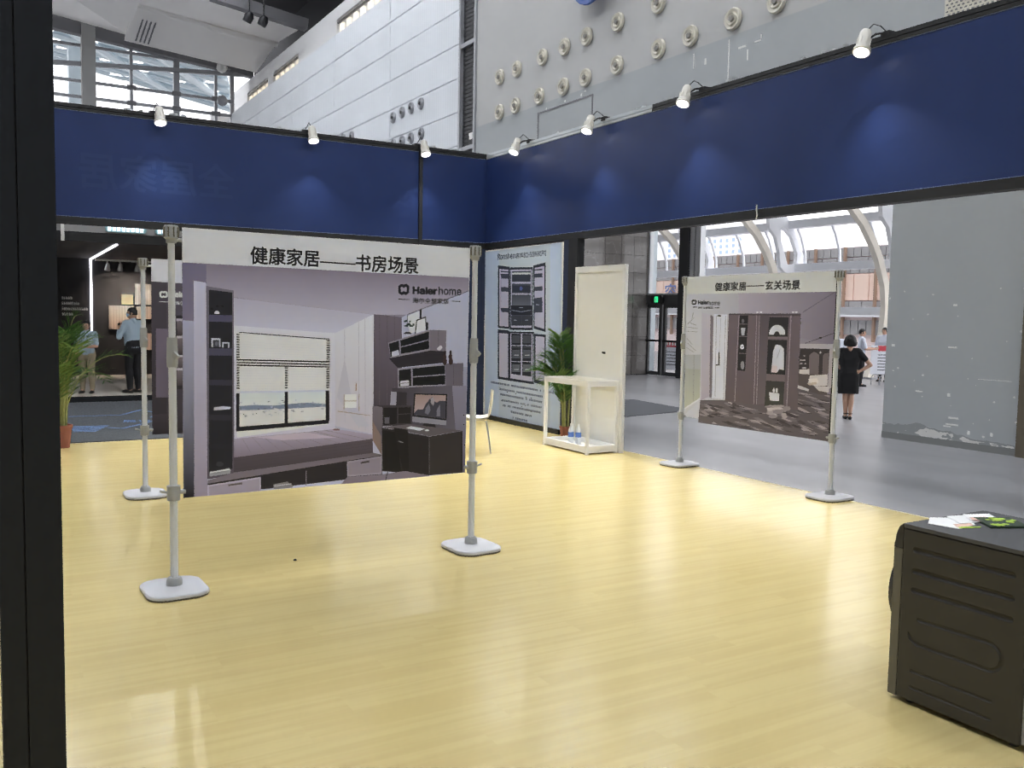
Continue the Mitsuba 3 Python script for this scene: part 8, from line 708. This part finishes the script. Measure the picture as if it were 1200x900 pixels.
# ================================================================ display counter and panel
ck = thing('display_counter', 'cream open-frame display counter in front of the tall panel', 'counter')
x0, x1, y0, y1, h = 6.95, 7.47, 9.73, 10.8, .985; s = .042
for x in (x0, x1 - s):
    for y in (y0, y1 - s): obj('post', bx(x, x + s, y, y + s, 0, h), 'm_cream', ck)
for z0, z1 in ((h - .075, h), (.02, .11)):
    for x in (x0 + .004, x1 - s + .004): obj('rail', bx(x, x + s - .008, y0 + s, y1 - s, z0, z1), 'm_cream', ck)
    for y in (y0 + .004, y1 - s + .004): obj('rail', bx(x0 + s, x1 - s, y, y + s - .008, z0, z1), 'm_cream', ck)
obj('bottom_shelf', bx(x0 + s, x1 - s, y0 + s, y1 - s, .035, .05), 'm_creampanel', ck)
pk = thing('exhibition_partition', 'tall cream partition in an aluminium frame behind the counter', 'partition')
X, Y0, Y1, Z = 7.5, 9.68, 10.86, 2.555
obj('board', bx(X, X + .02, Y0 + .05, Y1 - .05, .05, Z - .06), 'm_creampanel', pk)
for y in (Y0, Y1 - .055): obj('upright', bx(X - .018, X + .032, y, y + .055, 0, Z), 'm_cream', pk)
for z in (0.02, Z - .085): obj('rail', bx(X - .014, X + .028, Y0 + .055, Y1 - .055, z, z + .085), 'm_cream', pk)
obj('cable_hole', bx(X - .004, X + .001, 10.1, 10.18, 1.33, 1.36), 'm_black', pk)
obj('clip', bx(X - .03, X - .018, 9.7, 9.73, 1.62, 1.68), 'm_white', pk)
for i, (x, y) in enumerate(((7.17, 10.42), (7.24, 10.34))):
    b = thing('water_bottle', 'clear water bottle with blue label in the counter, %s' % ('farther from the camera' if i == 0 else 'closer to the camera'), 'bottle', 'water bottles in the counter')
    obj('body', lathe([(0, .05), (.035, .05), (.04, .06), (.038, .12), (.04, .2), (.036, .25), (.016, .3), (.014, .315)], (x, y, 0), n=18), mat('m_pet', (.75, .78, .8), .2), b, 40)
    obj('cap', lathe([(0, .312), (.017, .312), (.017, .338), (0, .338)], (x, y, 0), n=14), 'm_white', b, 40)
    obj('label', lathe([(.0405, .15), (.0415, .152), (.0415, .218), (.0405, .22)], (x, y, 0), n=18), 'm_bottlelabel', b, 40)
one('floor_plug', lathe([(0, 0), (.03, 0), (.026, .02), (0, .028)], (6.1, 12.1, 0), n=12), 'm_black', 'tiny black cable cap on the yellow floor before the fridge board', 'cable cap', smooth=40)
one('floor_plug', lathe([(0, 0), (.012, 0), (.01, .008), (0, .01)], (1.98, 6.42, 0), n=10), 'm_black', 'tiny dark speck on the yellow floor below the study banner', 'debris', smooth=40)

# ================================================================ chair behind the study banner
ck = thing('plastic_chair', 'white plastic shell chair on thin metal legs behind the study banner', 'chair')
prof = [(-.23, .45), (-.2, .465), (-.05, .452), (.1, .448), (.19, .47), (.225, .53), (.245, .65), (.26, .83)]
v, f = [], []; N = 9
for i, (a, z) in enumerate(prof):
    hw = .21 if i < 5 else .2 - .012 * (i - 5)
    for j in range(N):
        t = j / (N - 1) * 2 - 1; v.append((a - (.03 * t * t if i > 4 else 0), hw * t, z + (.02 * t * t if i <= 4 else 0)))
for i in range(len(prof) - 1):
    for j in range(N - 1): a = i * N + j; f += [[a, a + 1, a + N + 1], [a, a + N + 1, a + N]]
sh = trimesh.Trimesh(v, f, process=False); sh2 = trimesh.Trimesh(np.array(v) + V(0.006, 0, -.012), np.array(f)[:, ::-1], process=False)
cl, ca = (5.74, 10.66, 0), -.5
obj('shell', moved(cat([sh, sh2]), cl, ca), 'm_whitechair', ck, True)
for sx in (-1, 1):
    for sy in (-1, 1): obj('leg', moved(tube([(sx * .13, sy * .13, .44), (sx * .17, sy * .17, .41), (sx * .235, sy * .22, 0)], .009, 8), cl, ca), 'm_chrome', ck, True)
obj('underframe', moved(cat([tube([(-.14, -.13, .435), (.14, -.13, .435)], .009, 6), tube([(-.14, .13, .435), (.14, .13, .435)], .009, 6)]), cl, ca), 'm_chrome', ck)

# ================================================================ potted palms
def palm(label, x, y, pot_r, pot_h, height, spread, seed, nf, corner=False):
    r = random.Random(seed); k = thing('potted_palm', label, 'potted palm')
    p = obj('pot', lathe([(0, 0), (pot_r * .72, 0), (pot_r * .93, pot_h * .86), (pot_r, pot_h * .87), (pot_r, pot_h), (pot_r * .9, pot_h), (pot_r * .85, pot_h * .8), (0, pot_h * .8)], (x, y, 0), n=28), 'm_pot', k, 35)
    obj('soil', lathe([(0, pot_h * .9), (pot_r * .86, pot_h * .9), (pot_r * .86, pot_h * .8), (0, pot_h * .8)], (x, y, 0), n=20), 'm_soil', p)
    for i in range(nf):
        az = i * 2.399 + r.uniform(-.3, .3); inner = i / nf
        bh = pot_h * .85 + (.1 + .45 * r.random()) * (height - pot_h) * .75; top = height * (.62 + .38 * (1 - inner) * r.uniform(.7, 1)); out = spread * (.25 + .75 * inner) * r.uniform(.75, 1.1)
        d = V(math.cos(az), math.sin(az), 0)
        if corner: d = V(-abs(d[0]), d[1] if abs(d[0]) > .55 else abs(d[1]), 0)     # grows away from the board and the partition
        s0 = V(x, y, pot_h * .85) + d * pot_r * .35 * r.random()
        ctrl = [s0, s0 + d * out * .1 + V(0, 0, (top - pot_h) * .55), V(x, y, top) + d * out * .5, V(x, y, top - out * r.uniform(.1, .7)) + d * out * 1.05]
        tt = np.linspace(0, 1, 22)[:, None]; B = (1 - tt) ** 3 * ctrl[0] + 3 * tt * (1 - tt) ** 2 * ctrl[1] + 3 * tt ** 2 * (1 - tt) * ctrl[2] + tt ** 3 * ctrl[3]
        fk = obj('frond', tube(B, np.linspace(.011, .002, 22), 5), 'm_stem', k)
        vs, fs = [], []
        for j in np.linspace(5.5, 21, 22):
            q = B[int(j)] * (1 - j % 1) + B[min(21, int(j) + 1)] * (j % 1); tg = B[min(21, int(j) + 1)] - B[max(0, int(j) - 1)]; tg /= np.linalg.norm(tg)
            side = np.cross(tg, V(0, 0, 1)); side /= max(np.linalg.norm(side), 1e-6); up = np.cross(side, tg); s_ = (j - 6.0) / 15
            L = (.11 + .3 * math.sin(PI * min(1, s_ * .85 + .15))) * (.5 + .5 * height / 1.8) * r.uniform(.8, 1.1)
            for sg in (-1, 1):
                dr_ = sg * side * .72 + tg * .7 + up * r.uniform(.05, .3); dr_ /= np.linalg.norm(dr_); w = np.cross(dr_, up); w /= np.linalg.norm(w); w = w * .0095
                droop = V(0, 0, -1) * L * r.uniform(.08, .3); b = len(vs)
                vs += [q, q + dr_ * L * .4 + w - droop * -.1, q + dr_ * L * .4 - w + droop * .15, q + dr_ * L * .75 + w * .7 + droop * .5, q + dr_ * L * .75 - w * .7 + droop * .55, q + dr_ * L + droop]
                fs += [[b, b + 1, b + 2], [b + 1, b + 3, b + 4], [b + 1, b + 4, b + 2], [b + 3, b + 5, b + 4]]
        obj('leaflets', trimesh.Trimesh(vs, fs, process=False), 'm_leaf' if r.random() < .7 else 'm_leafpale', fk)
    for i in range(5):
        a = i * 1.3; q = V(x + pot_r * .4 * math.cos(a), y + pot_r * .4 * math.sin(a), pot_h * .85)
        obj('cane', tube([q, q + V(.02 * math.cos(a), .02 * math.sin(a), height * .22), q + V(.05 * math.cos(a), .05 * math.sin(a), height * .42)], [.017, .014, .009], 8), 'm_stem', k, True)
palm('palm in a terracotta pot beside the dark column', .92, 13.12, .14, .3, 1.9, .88, 3, 17)
palm('slender palm in a small terracotta pot between fridge board and display panel', 7.56, 11.14, .09, .2, 1.72, .58, 8, 15, True)

# ================================================================ washing machine with leaflets
wk = thing('washing_machine', 'dark grey washing machine at the corner of the picture with leaflets on top', 'washing machine')
X0, X1, Y0, Y1, ZB, ZT = 3.8, 4.45, 2.09, 2.70, .02, .85
m3b = m3.Manifold.batch_hull([m3.Manifold.sphere(.012, 12).translate([x, y, z]) for x in (X0 + .012, X1 - .012) for y in (Y0 + .012, Y1 - .012) for z in (ZB + .012, ZT - .012)])
def groove(ya, yb, za, zb_, r=.011):
    return m3.Manifold.batch_hull([m3.Manifold.sphere(r, 12).translate([X0 - .003, ya, za]), m3.Manifold.sphere(r, 12).translate([X0 - .003, yb, zb_])])
gs = [groove(2.16, 2.63, z, z, .015) for z in (.753, .653, .559)] + [groove(2.225, 2.62, z, z, .009) for z in (.17, .09)]
loop = [(2.595, .425), (2.25, .43)] + [(2.25 - .062 * math.sin(a), .368 + .062 * math.cos(a)) for a in np.linspace(0, PI, 9)] + [(2.24, .306), (2.6, .306), (2.63, .322), (2.64, .345)]
gs += [groove(a[0], b[0], a[1], b[1]) for a, b in zip(loop[:-1], loop[1:])]
obj('body', m3b - m3.Manifold.batch_boolean(gs, m3.OpType.Add), 'm_washer', wk, 30)
obj('top_panel', moved(prism(rrect(X1 - X0 + .006, Y1 - Y0 + .004, .02), .018), ((X0 + X1) / 2, (Y0 + Y1) / 2, ZT)), 'm_washertop', wk)
obj('front_panel', bx(X0 + .004, X1 - .004, Y1, Y1 + .045, ZB + .0, .742), 'm_washergrey', wk, label='lighter grey front panel')
obj('control_panel', placed(prism(Polygon([(0, 0), (.047, 0), (.036, .07), (.022, .105), (.0, .124)]), X1 - X0 - .008), (X0 + .004, Y1, .744), (0, 1, 0), (0, 0, 1), (1, 0, 0)), 'm_washer', wk, label='dark sloping control panel')
obj('dial', lathe([(0, 0), (.03, 0), (.028, .022), (0, .024)], (4.1, Y1 + .038, .805), (0, 1, .1), 20), 'm_washergrey', wk, 40)
dk = obj('door', lathe([(0, .03), (.12, .035), (.165, .06), (.2, .085), (.235, .07), (.25, .03), (.255, 0), (0, 0)], ((X0 + X1) / 2 - .02, Y1 + .045, .5), (0, 1, 0), 40), 'm_black', wk, 30, label='round black door')
obj('door_glass', lathe([(0, .075), (.08, .07), (.14, .05), (.16, .03), (0, .03)], ((X0 + X1) / 2 - .02, Y1 + .046, .5), (0, 1, 0), 30), 'm_rubber', dk, 40)
for x in (X0 + .05, X1 - .05):
    for y in (Y0 + .05, Y1 - .05): obj('foot', cyl((x, y, 0), (x, y, .03), .02, 12), 'm_rubber', wk)
obj('rear_cover', bx(X0 + .012, X1 - .05, Y0 - .02, Y0, .03, .28), 'm_joiner', wk, label='pale rear cover')
obj('drain_hose', tube([(X0 + .03, Y0 - .03, .3), (X0 + .02, Y0 - .04, .12), (X0 + .04, Y0 - .05, .02), (X0 + .3, Y0 - .08, .02)], .018, 8), 'm_joiner', wk, True)
ZL = ZT + .018
def leaflet(name, pts, mt, label, lift, bits=()):
    k = thing('leaflet', label, 'leaflet'); q = prism(pts, .002); q.apply_translation((0, 0, ZL + lift)); obj('sheet', q, mt, k)
    for bp, bm, nm in bits: q = prism(bp, .0008); q.apply_translation((0, 0, ZL + lift + .002)); obj(nm, q, bm, k)
leaflet('a', [(3.93, 2.50), (3.90, 2.64), (4.03, 2.72), (4.2, 2.63), (4.09, 2.52)], 'm_paper', 'white leaflet with pink and green print on the washing machine, nearest the front edge', .0, [([(3.95, 2.52), (3.99, 2.57), (4.1, 2.55), (4.06, 2.51)], 'm_paperpink', 'pink_print'), ([(3.94, 2.505), (3.97, 2.53), (4.07, 2.48), (4.05, 2.47)], 'm_papergreen', 'green_print')])
leaflet('b', [(4.03, 2.56), (4.12, 2.69), (4.26, 2.66), (4.2, 2.52)], 'm_paper', 'plain white folded leaflet in the middle of the washing machine top', .0035)
leaflet('c', [(4.13, 2.57), (4.22, 2.67), (4.36, 2.62), (4.25, 2.48)], 'm_paper', 'white leaflet with pink picture overlapping the green booklet', .007, [([(4.13, 2.555), (4.18, 2.61), (4.27, 2.58), (4.2, 2.5)], 'm_paperpink', 'pink_print')])
k = thing('booklet', 'green and black booklet lying at the far side of the washing machine top', 'booklet')
q = prism([(4.085, 2.44), (4.2, 2.6), (4.37, 2.52), (4.26, 2.36)], .01); q.apply_translation((0, 0, ZL)); obj('cover', q, 'm_paperdark', k)
for i in range(16):
    a, b = rnd.uniform(.08, .92), rnd.uniform(.1, .9); c = V(4.085, 2.44) * (1 - a) * (1 - b) + V(4.2, 2.6) * a * (1 - b) + V(4.37, 2.52) * a * b + V(4.26, 2.36) * (1 - a) * b; w = rnd.uniform(.012, .026)
    q = prism([(c[0] + w * math.cos(t) * rnd.uniform(.6, 1.2), c[1] + w * math.sin(t) * rnd.uniform(.6, 1.2)) for t in np.linspace(0, 5.5, 7)], .0008); q.apply_translation((0, 0, ZL + .01 + .0001 * i)); obj('leaf_print', q, 'm_papergreen', k)

# ================================================================ people
def ball(p, r, n=14): return m3.Manifold.sphere(r, n).translate([float(c) for c in p])
def bone(*sp): return m3.Manifold.batch_hull([ball(p, r) for p, r in sp])
def fuse(bs, ref=.022, it=8):
    q = m3.Manifold.batch_boolean(bs, m3.OpType.Add).refine_to_length(ref).to_mesh()
    t = trimesh.Trimesh(q.vert_properties[:, :3], q.tri_verts, process=True); trimesh.smoothing.filter_taubin(t, iterations=it); return t
def hand(wrist, dirn, palm, side, r=.0085):
    """wrist point, finger direction, palm normal, side = thumb direction"""
    d, n, s = (V(*q) / np.linalg.norm(q) for q in (dirn, palm, side)); w = V(*wrist); b = [bone((w, .024), (w + d * .035 + s * .022, .016), (w + d * .035 - s * .022, .016), (w + d * .085 + s * .03, .012), (w + d * .085 - s * .03, .012))]
    for o, L in zip((.03, .01, -.01, -.03), (.068, .076, .07, .055)):
        k0 = w + d * .085 + s * o; k1 = k0 + d * L * .5 + n * .012; k2 = k1 + d * L * .4 + n * .03; b += [bone((k0, r * 1.1), (k1, r)), bone((k1, r), (k2, r * .85))]
    t0 = w + d * .03 + s * .026; t1 = t0 + s * .035 + d * .025 + n * .01; b += [bone((t0, .013), (t1, .0095)), bone((t1, .0095), (t1 + d * .03 + n * .012, .008))]
    return b
def person(label, loc, face, H, arms, head_turn=0, legs=None, top=None, bottom=None, dress=None, hair='short', shoes='m_shoe', mask=False, female=False, extras=()):
    """face: heading in degrees (0 = +x); local frame: x right, y forward. arms: per side (elbow, wrist, finger direction, palm, thumb)"""
    k = thing('person', label, 'person'); s = H / 1.72; h = math.radians(face)
    F, Rr = V(math.cos(h), math.sin(h), 0), V(math.sin(h), -math.cos(h), 0)
    def W(m):
        m = m.copy(); M = np.eye(4); M[:3, 0], M[:3, 1], M[:3, 2], M[:3, 3] = Rr * s, F * s, V(0, 0, s), V(*loc); m.apply_transform(M); return m
    sw, hw = (.165, .1) if female else (.19, .095)
    hipz, shz = .92, 1.42; legs = legs or {-1: ((-.1, .01, .5), (-.11, -.02, .09)), 1: ((.1, .01, .5), (.11, -.02, .09))}
    def trunk(e=0.0): return [bone(((-sw + .03, 0, shz - .01), .05 + e), ((sw - .03, 0, shz - .01), .05 + e), ((-.1, .02, 1.25), .095 + e), ((.1, .02, 1.25), .095 + e)), bone(((-.1, .02, 1.25), .095 + e), ((.1, .02, 1.25), .095 + e), ((-.07, .01, 1.06), .088 + e), ((.07, .01, 1.06), .088 + e)), bone(((-.07, .01, 1.06), .088 + e), ((.07, .01, 1.06), .088 + e), ((-.08, -.02, hipz), .1 + e), ((.08, -.02, hipz), .1 + e))]
    def arm(sd, e=0.0, fore=True, upto=1.0):
        el, wr = V(*arms[sd][0]), V(*arms[sd][1]); sh = V(sd * (sw - .005), 0, shz - .02); mid = sh * (1 - upto) + el * upto
        b = [bone((sh, .055 + e), (mid, .048 * (1 - .2 * upto) + e))]
        return b + ([bone((el, .04 + e), (el * .6 + wr * .4, .038 + e), (wr, .026 + e))] if fore else [])
    def leg(sd, e=0.0, low=1.0):
        kn, an = V(*legs[sd][0]), V(*legs[sd][1]); hp = V(sd * hw, 0, hipz - .02); b = [bone((hp, .088 + e), (kn, .056 + e))]
        return b + [bone((kn, .056 + e), (kn * .7 + an * .3 + V(0, -.015, 0), .057 + e), (kn * (1 - low) + an * low, .036 + e))]
    hz = 1.6; ct, st_ = math.cos(math.radians(head_turn)), math.sin(math.radians(head_turn))
    def hd(m): m = m.copy(); m.apply_transform(trimesh.transformations.rotation_matrix(math.radians(head_turn), (0, 0, 1), (0, 0, 0))); return m
    def HV(x, y, z): return V(x * ct - y * st_, x * st_ + y * ct, z)
    body = trunk() + arm(-1) + arm(1) + leg(-1) + leg(1) + hand(arms[-1][1], *arms[-1][2:5]) + hand(arms[1][1], *arms[1][2:5])
    body += [bone(((0, -.015, 1.43), .058), (HV(0, 0, 1.55), .05)), m3.Manifold.sphere(1, 24).scale([.073, .092, .108]).translate([0, .01, hz]).rotate([0, 0, head_turn]), bone((HV(0, .055, 1.525), .035), (HV(0, .06, 1.57), .05), (HV(0, .02, 1.56), .06)),
             bone((HV(0, .097, 1.612), .01), (HV(0, .113, 1.585), .013), (HV(0, .1, 1.578), .012))] + [bone((HV(e_ * .074, .005, 1.615), .012), (HV(e_ * .08, -.008, 1.6), .014), (HV(e_ * .074, .005, 1.575), .009)) for e_ in (-1, 1)]
    for sd in (-1, 1): an = V(*legs[sd][1]); body += [bone((an, .036), (an + V(0, -.035, -.06), .03), (an + V(0, .12, -.07), .022))]
    obj('body', W(fuse(body, .018, 6)), 'm_skin', k, True)
    if hair == 'short': hs = m3.Manifold.sphere(1, 28).scale([.082, .1, .112]).translate([0, .0, hz + .014]).rotate([0, 0, head_turn]); cut = m3.Manifold.cube([.4, .4, .4], True).translate([0, .245, -.215]).translate([0, 0, hz + .06]).rotate([0, 0, head_turn]); hs = hs - cut - m3.Manifold.cube([.4, .4, .2], True).translate([0, 0, hz - .13])
    else: hs = bone((HV(0, -.02, hz + .03), .115), (HV(-.05, -.03, hz - .03), .085), (HV(.05, -.03, hz - .03), .085)) - m3.Manifold.cube([.13, .2, .2], True).translate([0, .16, hz - .04]).rotate([0, 0, head_turn]) - m3.Manifold.cube([.5, .5, .2], True).translate([0, 0, hz - .2])
    obj('hair', W(fuse([hs], .02, 4)), 'm_hair', k, True)
    for e_ in (-1, 1): obj('eye', W(hd(trimesh.creation.icosphere(1, .012).apply_translation((e_ * .03, .093, hz + .01)))), 'm_eye', k, True)
    if mask: obj('face_mask', W(hd(fuse([bone(((-.055, .06, 1.575), .02), ((.055, .06, 1.575), .02), ((0, .1, 1.6), .014), ((0, .1, 1.54), .016))], .02, 4))), 'm_mask', k, True)
    else: obj('mouth', W(hd(bx(-.022, .022, .094, .106, 1.546, 1.555))), 'm_lip', k)
    if top:
        mt, sleeve = top; bs = trunk(.014) + (arm(-1, .012) + arm(1, .012) if sleeve == 'long' else arm(-1, .016, False, .85) + arm(1, .016, False, .85)) + [bone(((0, -.02, 1.44), .07), ((0, -.01, 1.47), .062))]
        obj('shirt', W(fuse(bs, .024, 6)), mt, k, True)
    if bottom: obj('trousers', W(fuse([bone(((-.075, -.02, .98), .114), ((.075, -.02, .98), .114), ((-.085, -.02, .88), .112), ((.085, -.02, .88), .112))] + leg(-1, .018) + leg(1, .018), .026, 6)), bottom, k, True)
    if dress:
        bs = trunk(.014) + arm(-1, .016, False, .6) + arm(1, .016, False, .6) + [bone(((-.09, -.02, hipz), .118), ((.09, -.02, hipz), .118), ((-.105, 0, .56), .1), ((.105, 0, .56), .1)) - m3.Manifold.cube([1, 1, .2], True).translate([0, 0, .43])]
        obj('dress', W(fuse(bs, .024, 5)), dress, k, True)
    for sd in (-1, 1):
        an = V(*legs[sd][1]); heel = female
        q = [bone((an + V(0, -.045, -.065), .036), (an + V(0, .05, -.055), .042), (an + V(sd * .01, .16, -.068), .03)) - m3.Manifold.cube([1, 1, .1], True).translate([0, 0, -.05])]
        if heel: q.append(bone((an + V(0, -.06, -.05), .025), (an + V(0, -.06, -.075), .02)))
        obj('shoe', W(fuse(q, .02, 3)), shoes, k, True)
        if heel: obj('ankle_strap', W(trimesh.creation.torus(.042, .009, 16, 6).apply_translation(an + V(0, -.008, .02))), shoes, k, True)
    for nm, m_, mt in extras: obj(nm, W(m_), mt, k, True)
    return k
down = lambda sd: ((sd * .25, -.02, 1.13), (sd * .26, .05, .88), (0, .1, -1), (-sd, 0, 0), (0, 1, 0))
person('man in pale blue shirt and black trousers standing on the dark stand', (2.8, 20.3, .09), 128, 1.78, {-1: ((-.3, .06, 1.12), (-.1, .26, 1.24), (.7, .5, .5), (0, -.6, .8), (0, .6, .8)), 1: ((.28, .04, 1.12), (.08, .28, 1.28), (-.5, .5, .7), (0, -.6, .6), (-.3, .6, .8))}, 35, None, ('m_shirtblue', 'long'), 'm_trousers', mask=True, extras=[('phone', bx(-.05, .05, .33, .342, 1.24, 1.4), 'm_black')])
person('person in khaki trousers half hidden behind the palm on the dark stand', (1.93, 20.4, .09), 245, 1.5, {-1: ((-.24, .05, 1.12), (-.1, .26, 1.1), (.6, .6, .1), (0, 0, 1), (0, 1, 0)), 1: ((.24, -.02, 1.12), (.22, .08, .86), (0, .1, -1), (-1, 0, 0), (0, 1, 0))}, 0, None, ('m_shirtblue', 'short'), 'm_khaki', extras=[('handbag', fuse([bone(((.1, .2, .5), .05), ((.26, .16, .5), .05), ((.12, .18, .62), .04), ((.25, .15, .62), .04))], .03, 4), 'm_black')])
person('woman in black dress with black bob, hand on hip, seen from behind', (14.31, 11.5, -.018), 47, 1.6, {-1: ((-.25, .08, 1.12), (-.12, .22, 1.02), (.6, .6, .1), (0, 0, 1), (0, 1, 0)), 1: ((.4, -.06, 1.13), (.19, -.1, 1.0), (-.8, .2, -.5), (-.3, .9, 0), (-.2, .3, .9))}, -8, {-1: ((-.05, .03, .5), (-.03, .02, .1)), 1: ((.06, 0, .5), (.05, -.03, .1))}, None, None, 'm_dress', 'bob', female=True)
person('man in white shirt with red lanyard standing outside, arms forward', (22.2, 17.45, -.018), -40, 1.68, {-1: ((-.22, .12, 1.12), (-.1, .36, 1.14), (.3, 1, 0), (0, 0, 1), (1, 0, .2)), 1: ((.24, .08, 1.12), (.14, .34, 1.12), (-.3, 1, 0), (0, 0, 1), (-1, 0, .2))}, -5, None, ('m_shirtwhite', 'short'), 'm_trousers', extras=[('lanyard', cat([tube([(-.07, .02, 1.46), (-.06, .11, 1.36), (-.01, .13, 1.16)], .007, 6), tube([(.07, .02, 1.46), (.06, .11, 1.36), (.01, .13, 1.16)], .007, 6)]), 'm_red')])
person('man in pale blue shirt half hidden by the grey wall edge', (24.75, 18.6, -.018), 190, 1.72, {-1: ((-.26, .06, 1.13), (-.2, .28, 1.06), (.3, 1, 0), (0, 0, 1), (1, 0, .2)), 1: ((.26, .02, 1.13), (.25, .1, .88), (0, .1, -1), (-1, 0, 0), (0, 1, 0))}, 0, None, ('m_shirtwhite', 'short'), 'm_trousers')
person('person in pale blue top outside, almost hidden behind the banner pole', (21.2, 17.5, -.018), 60, 1.62, {-1: down(-1), 1: down(1)}, 0, None, ('m_shirtwhite', 'short'), 'm_trousers')
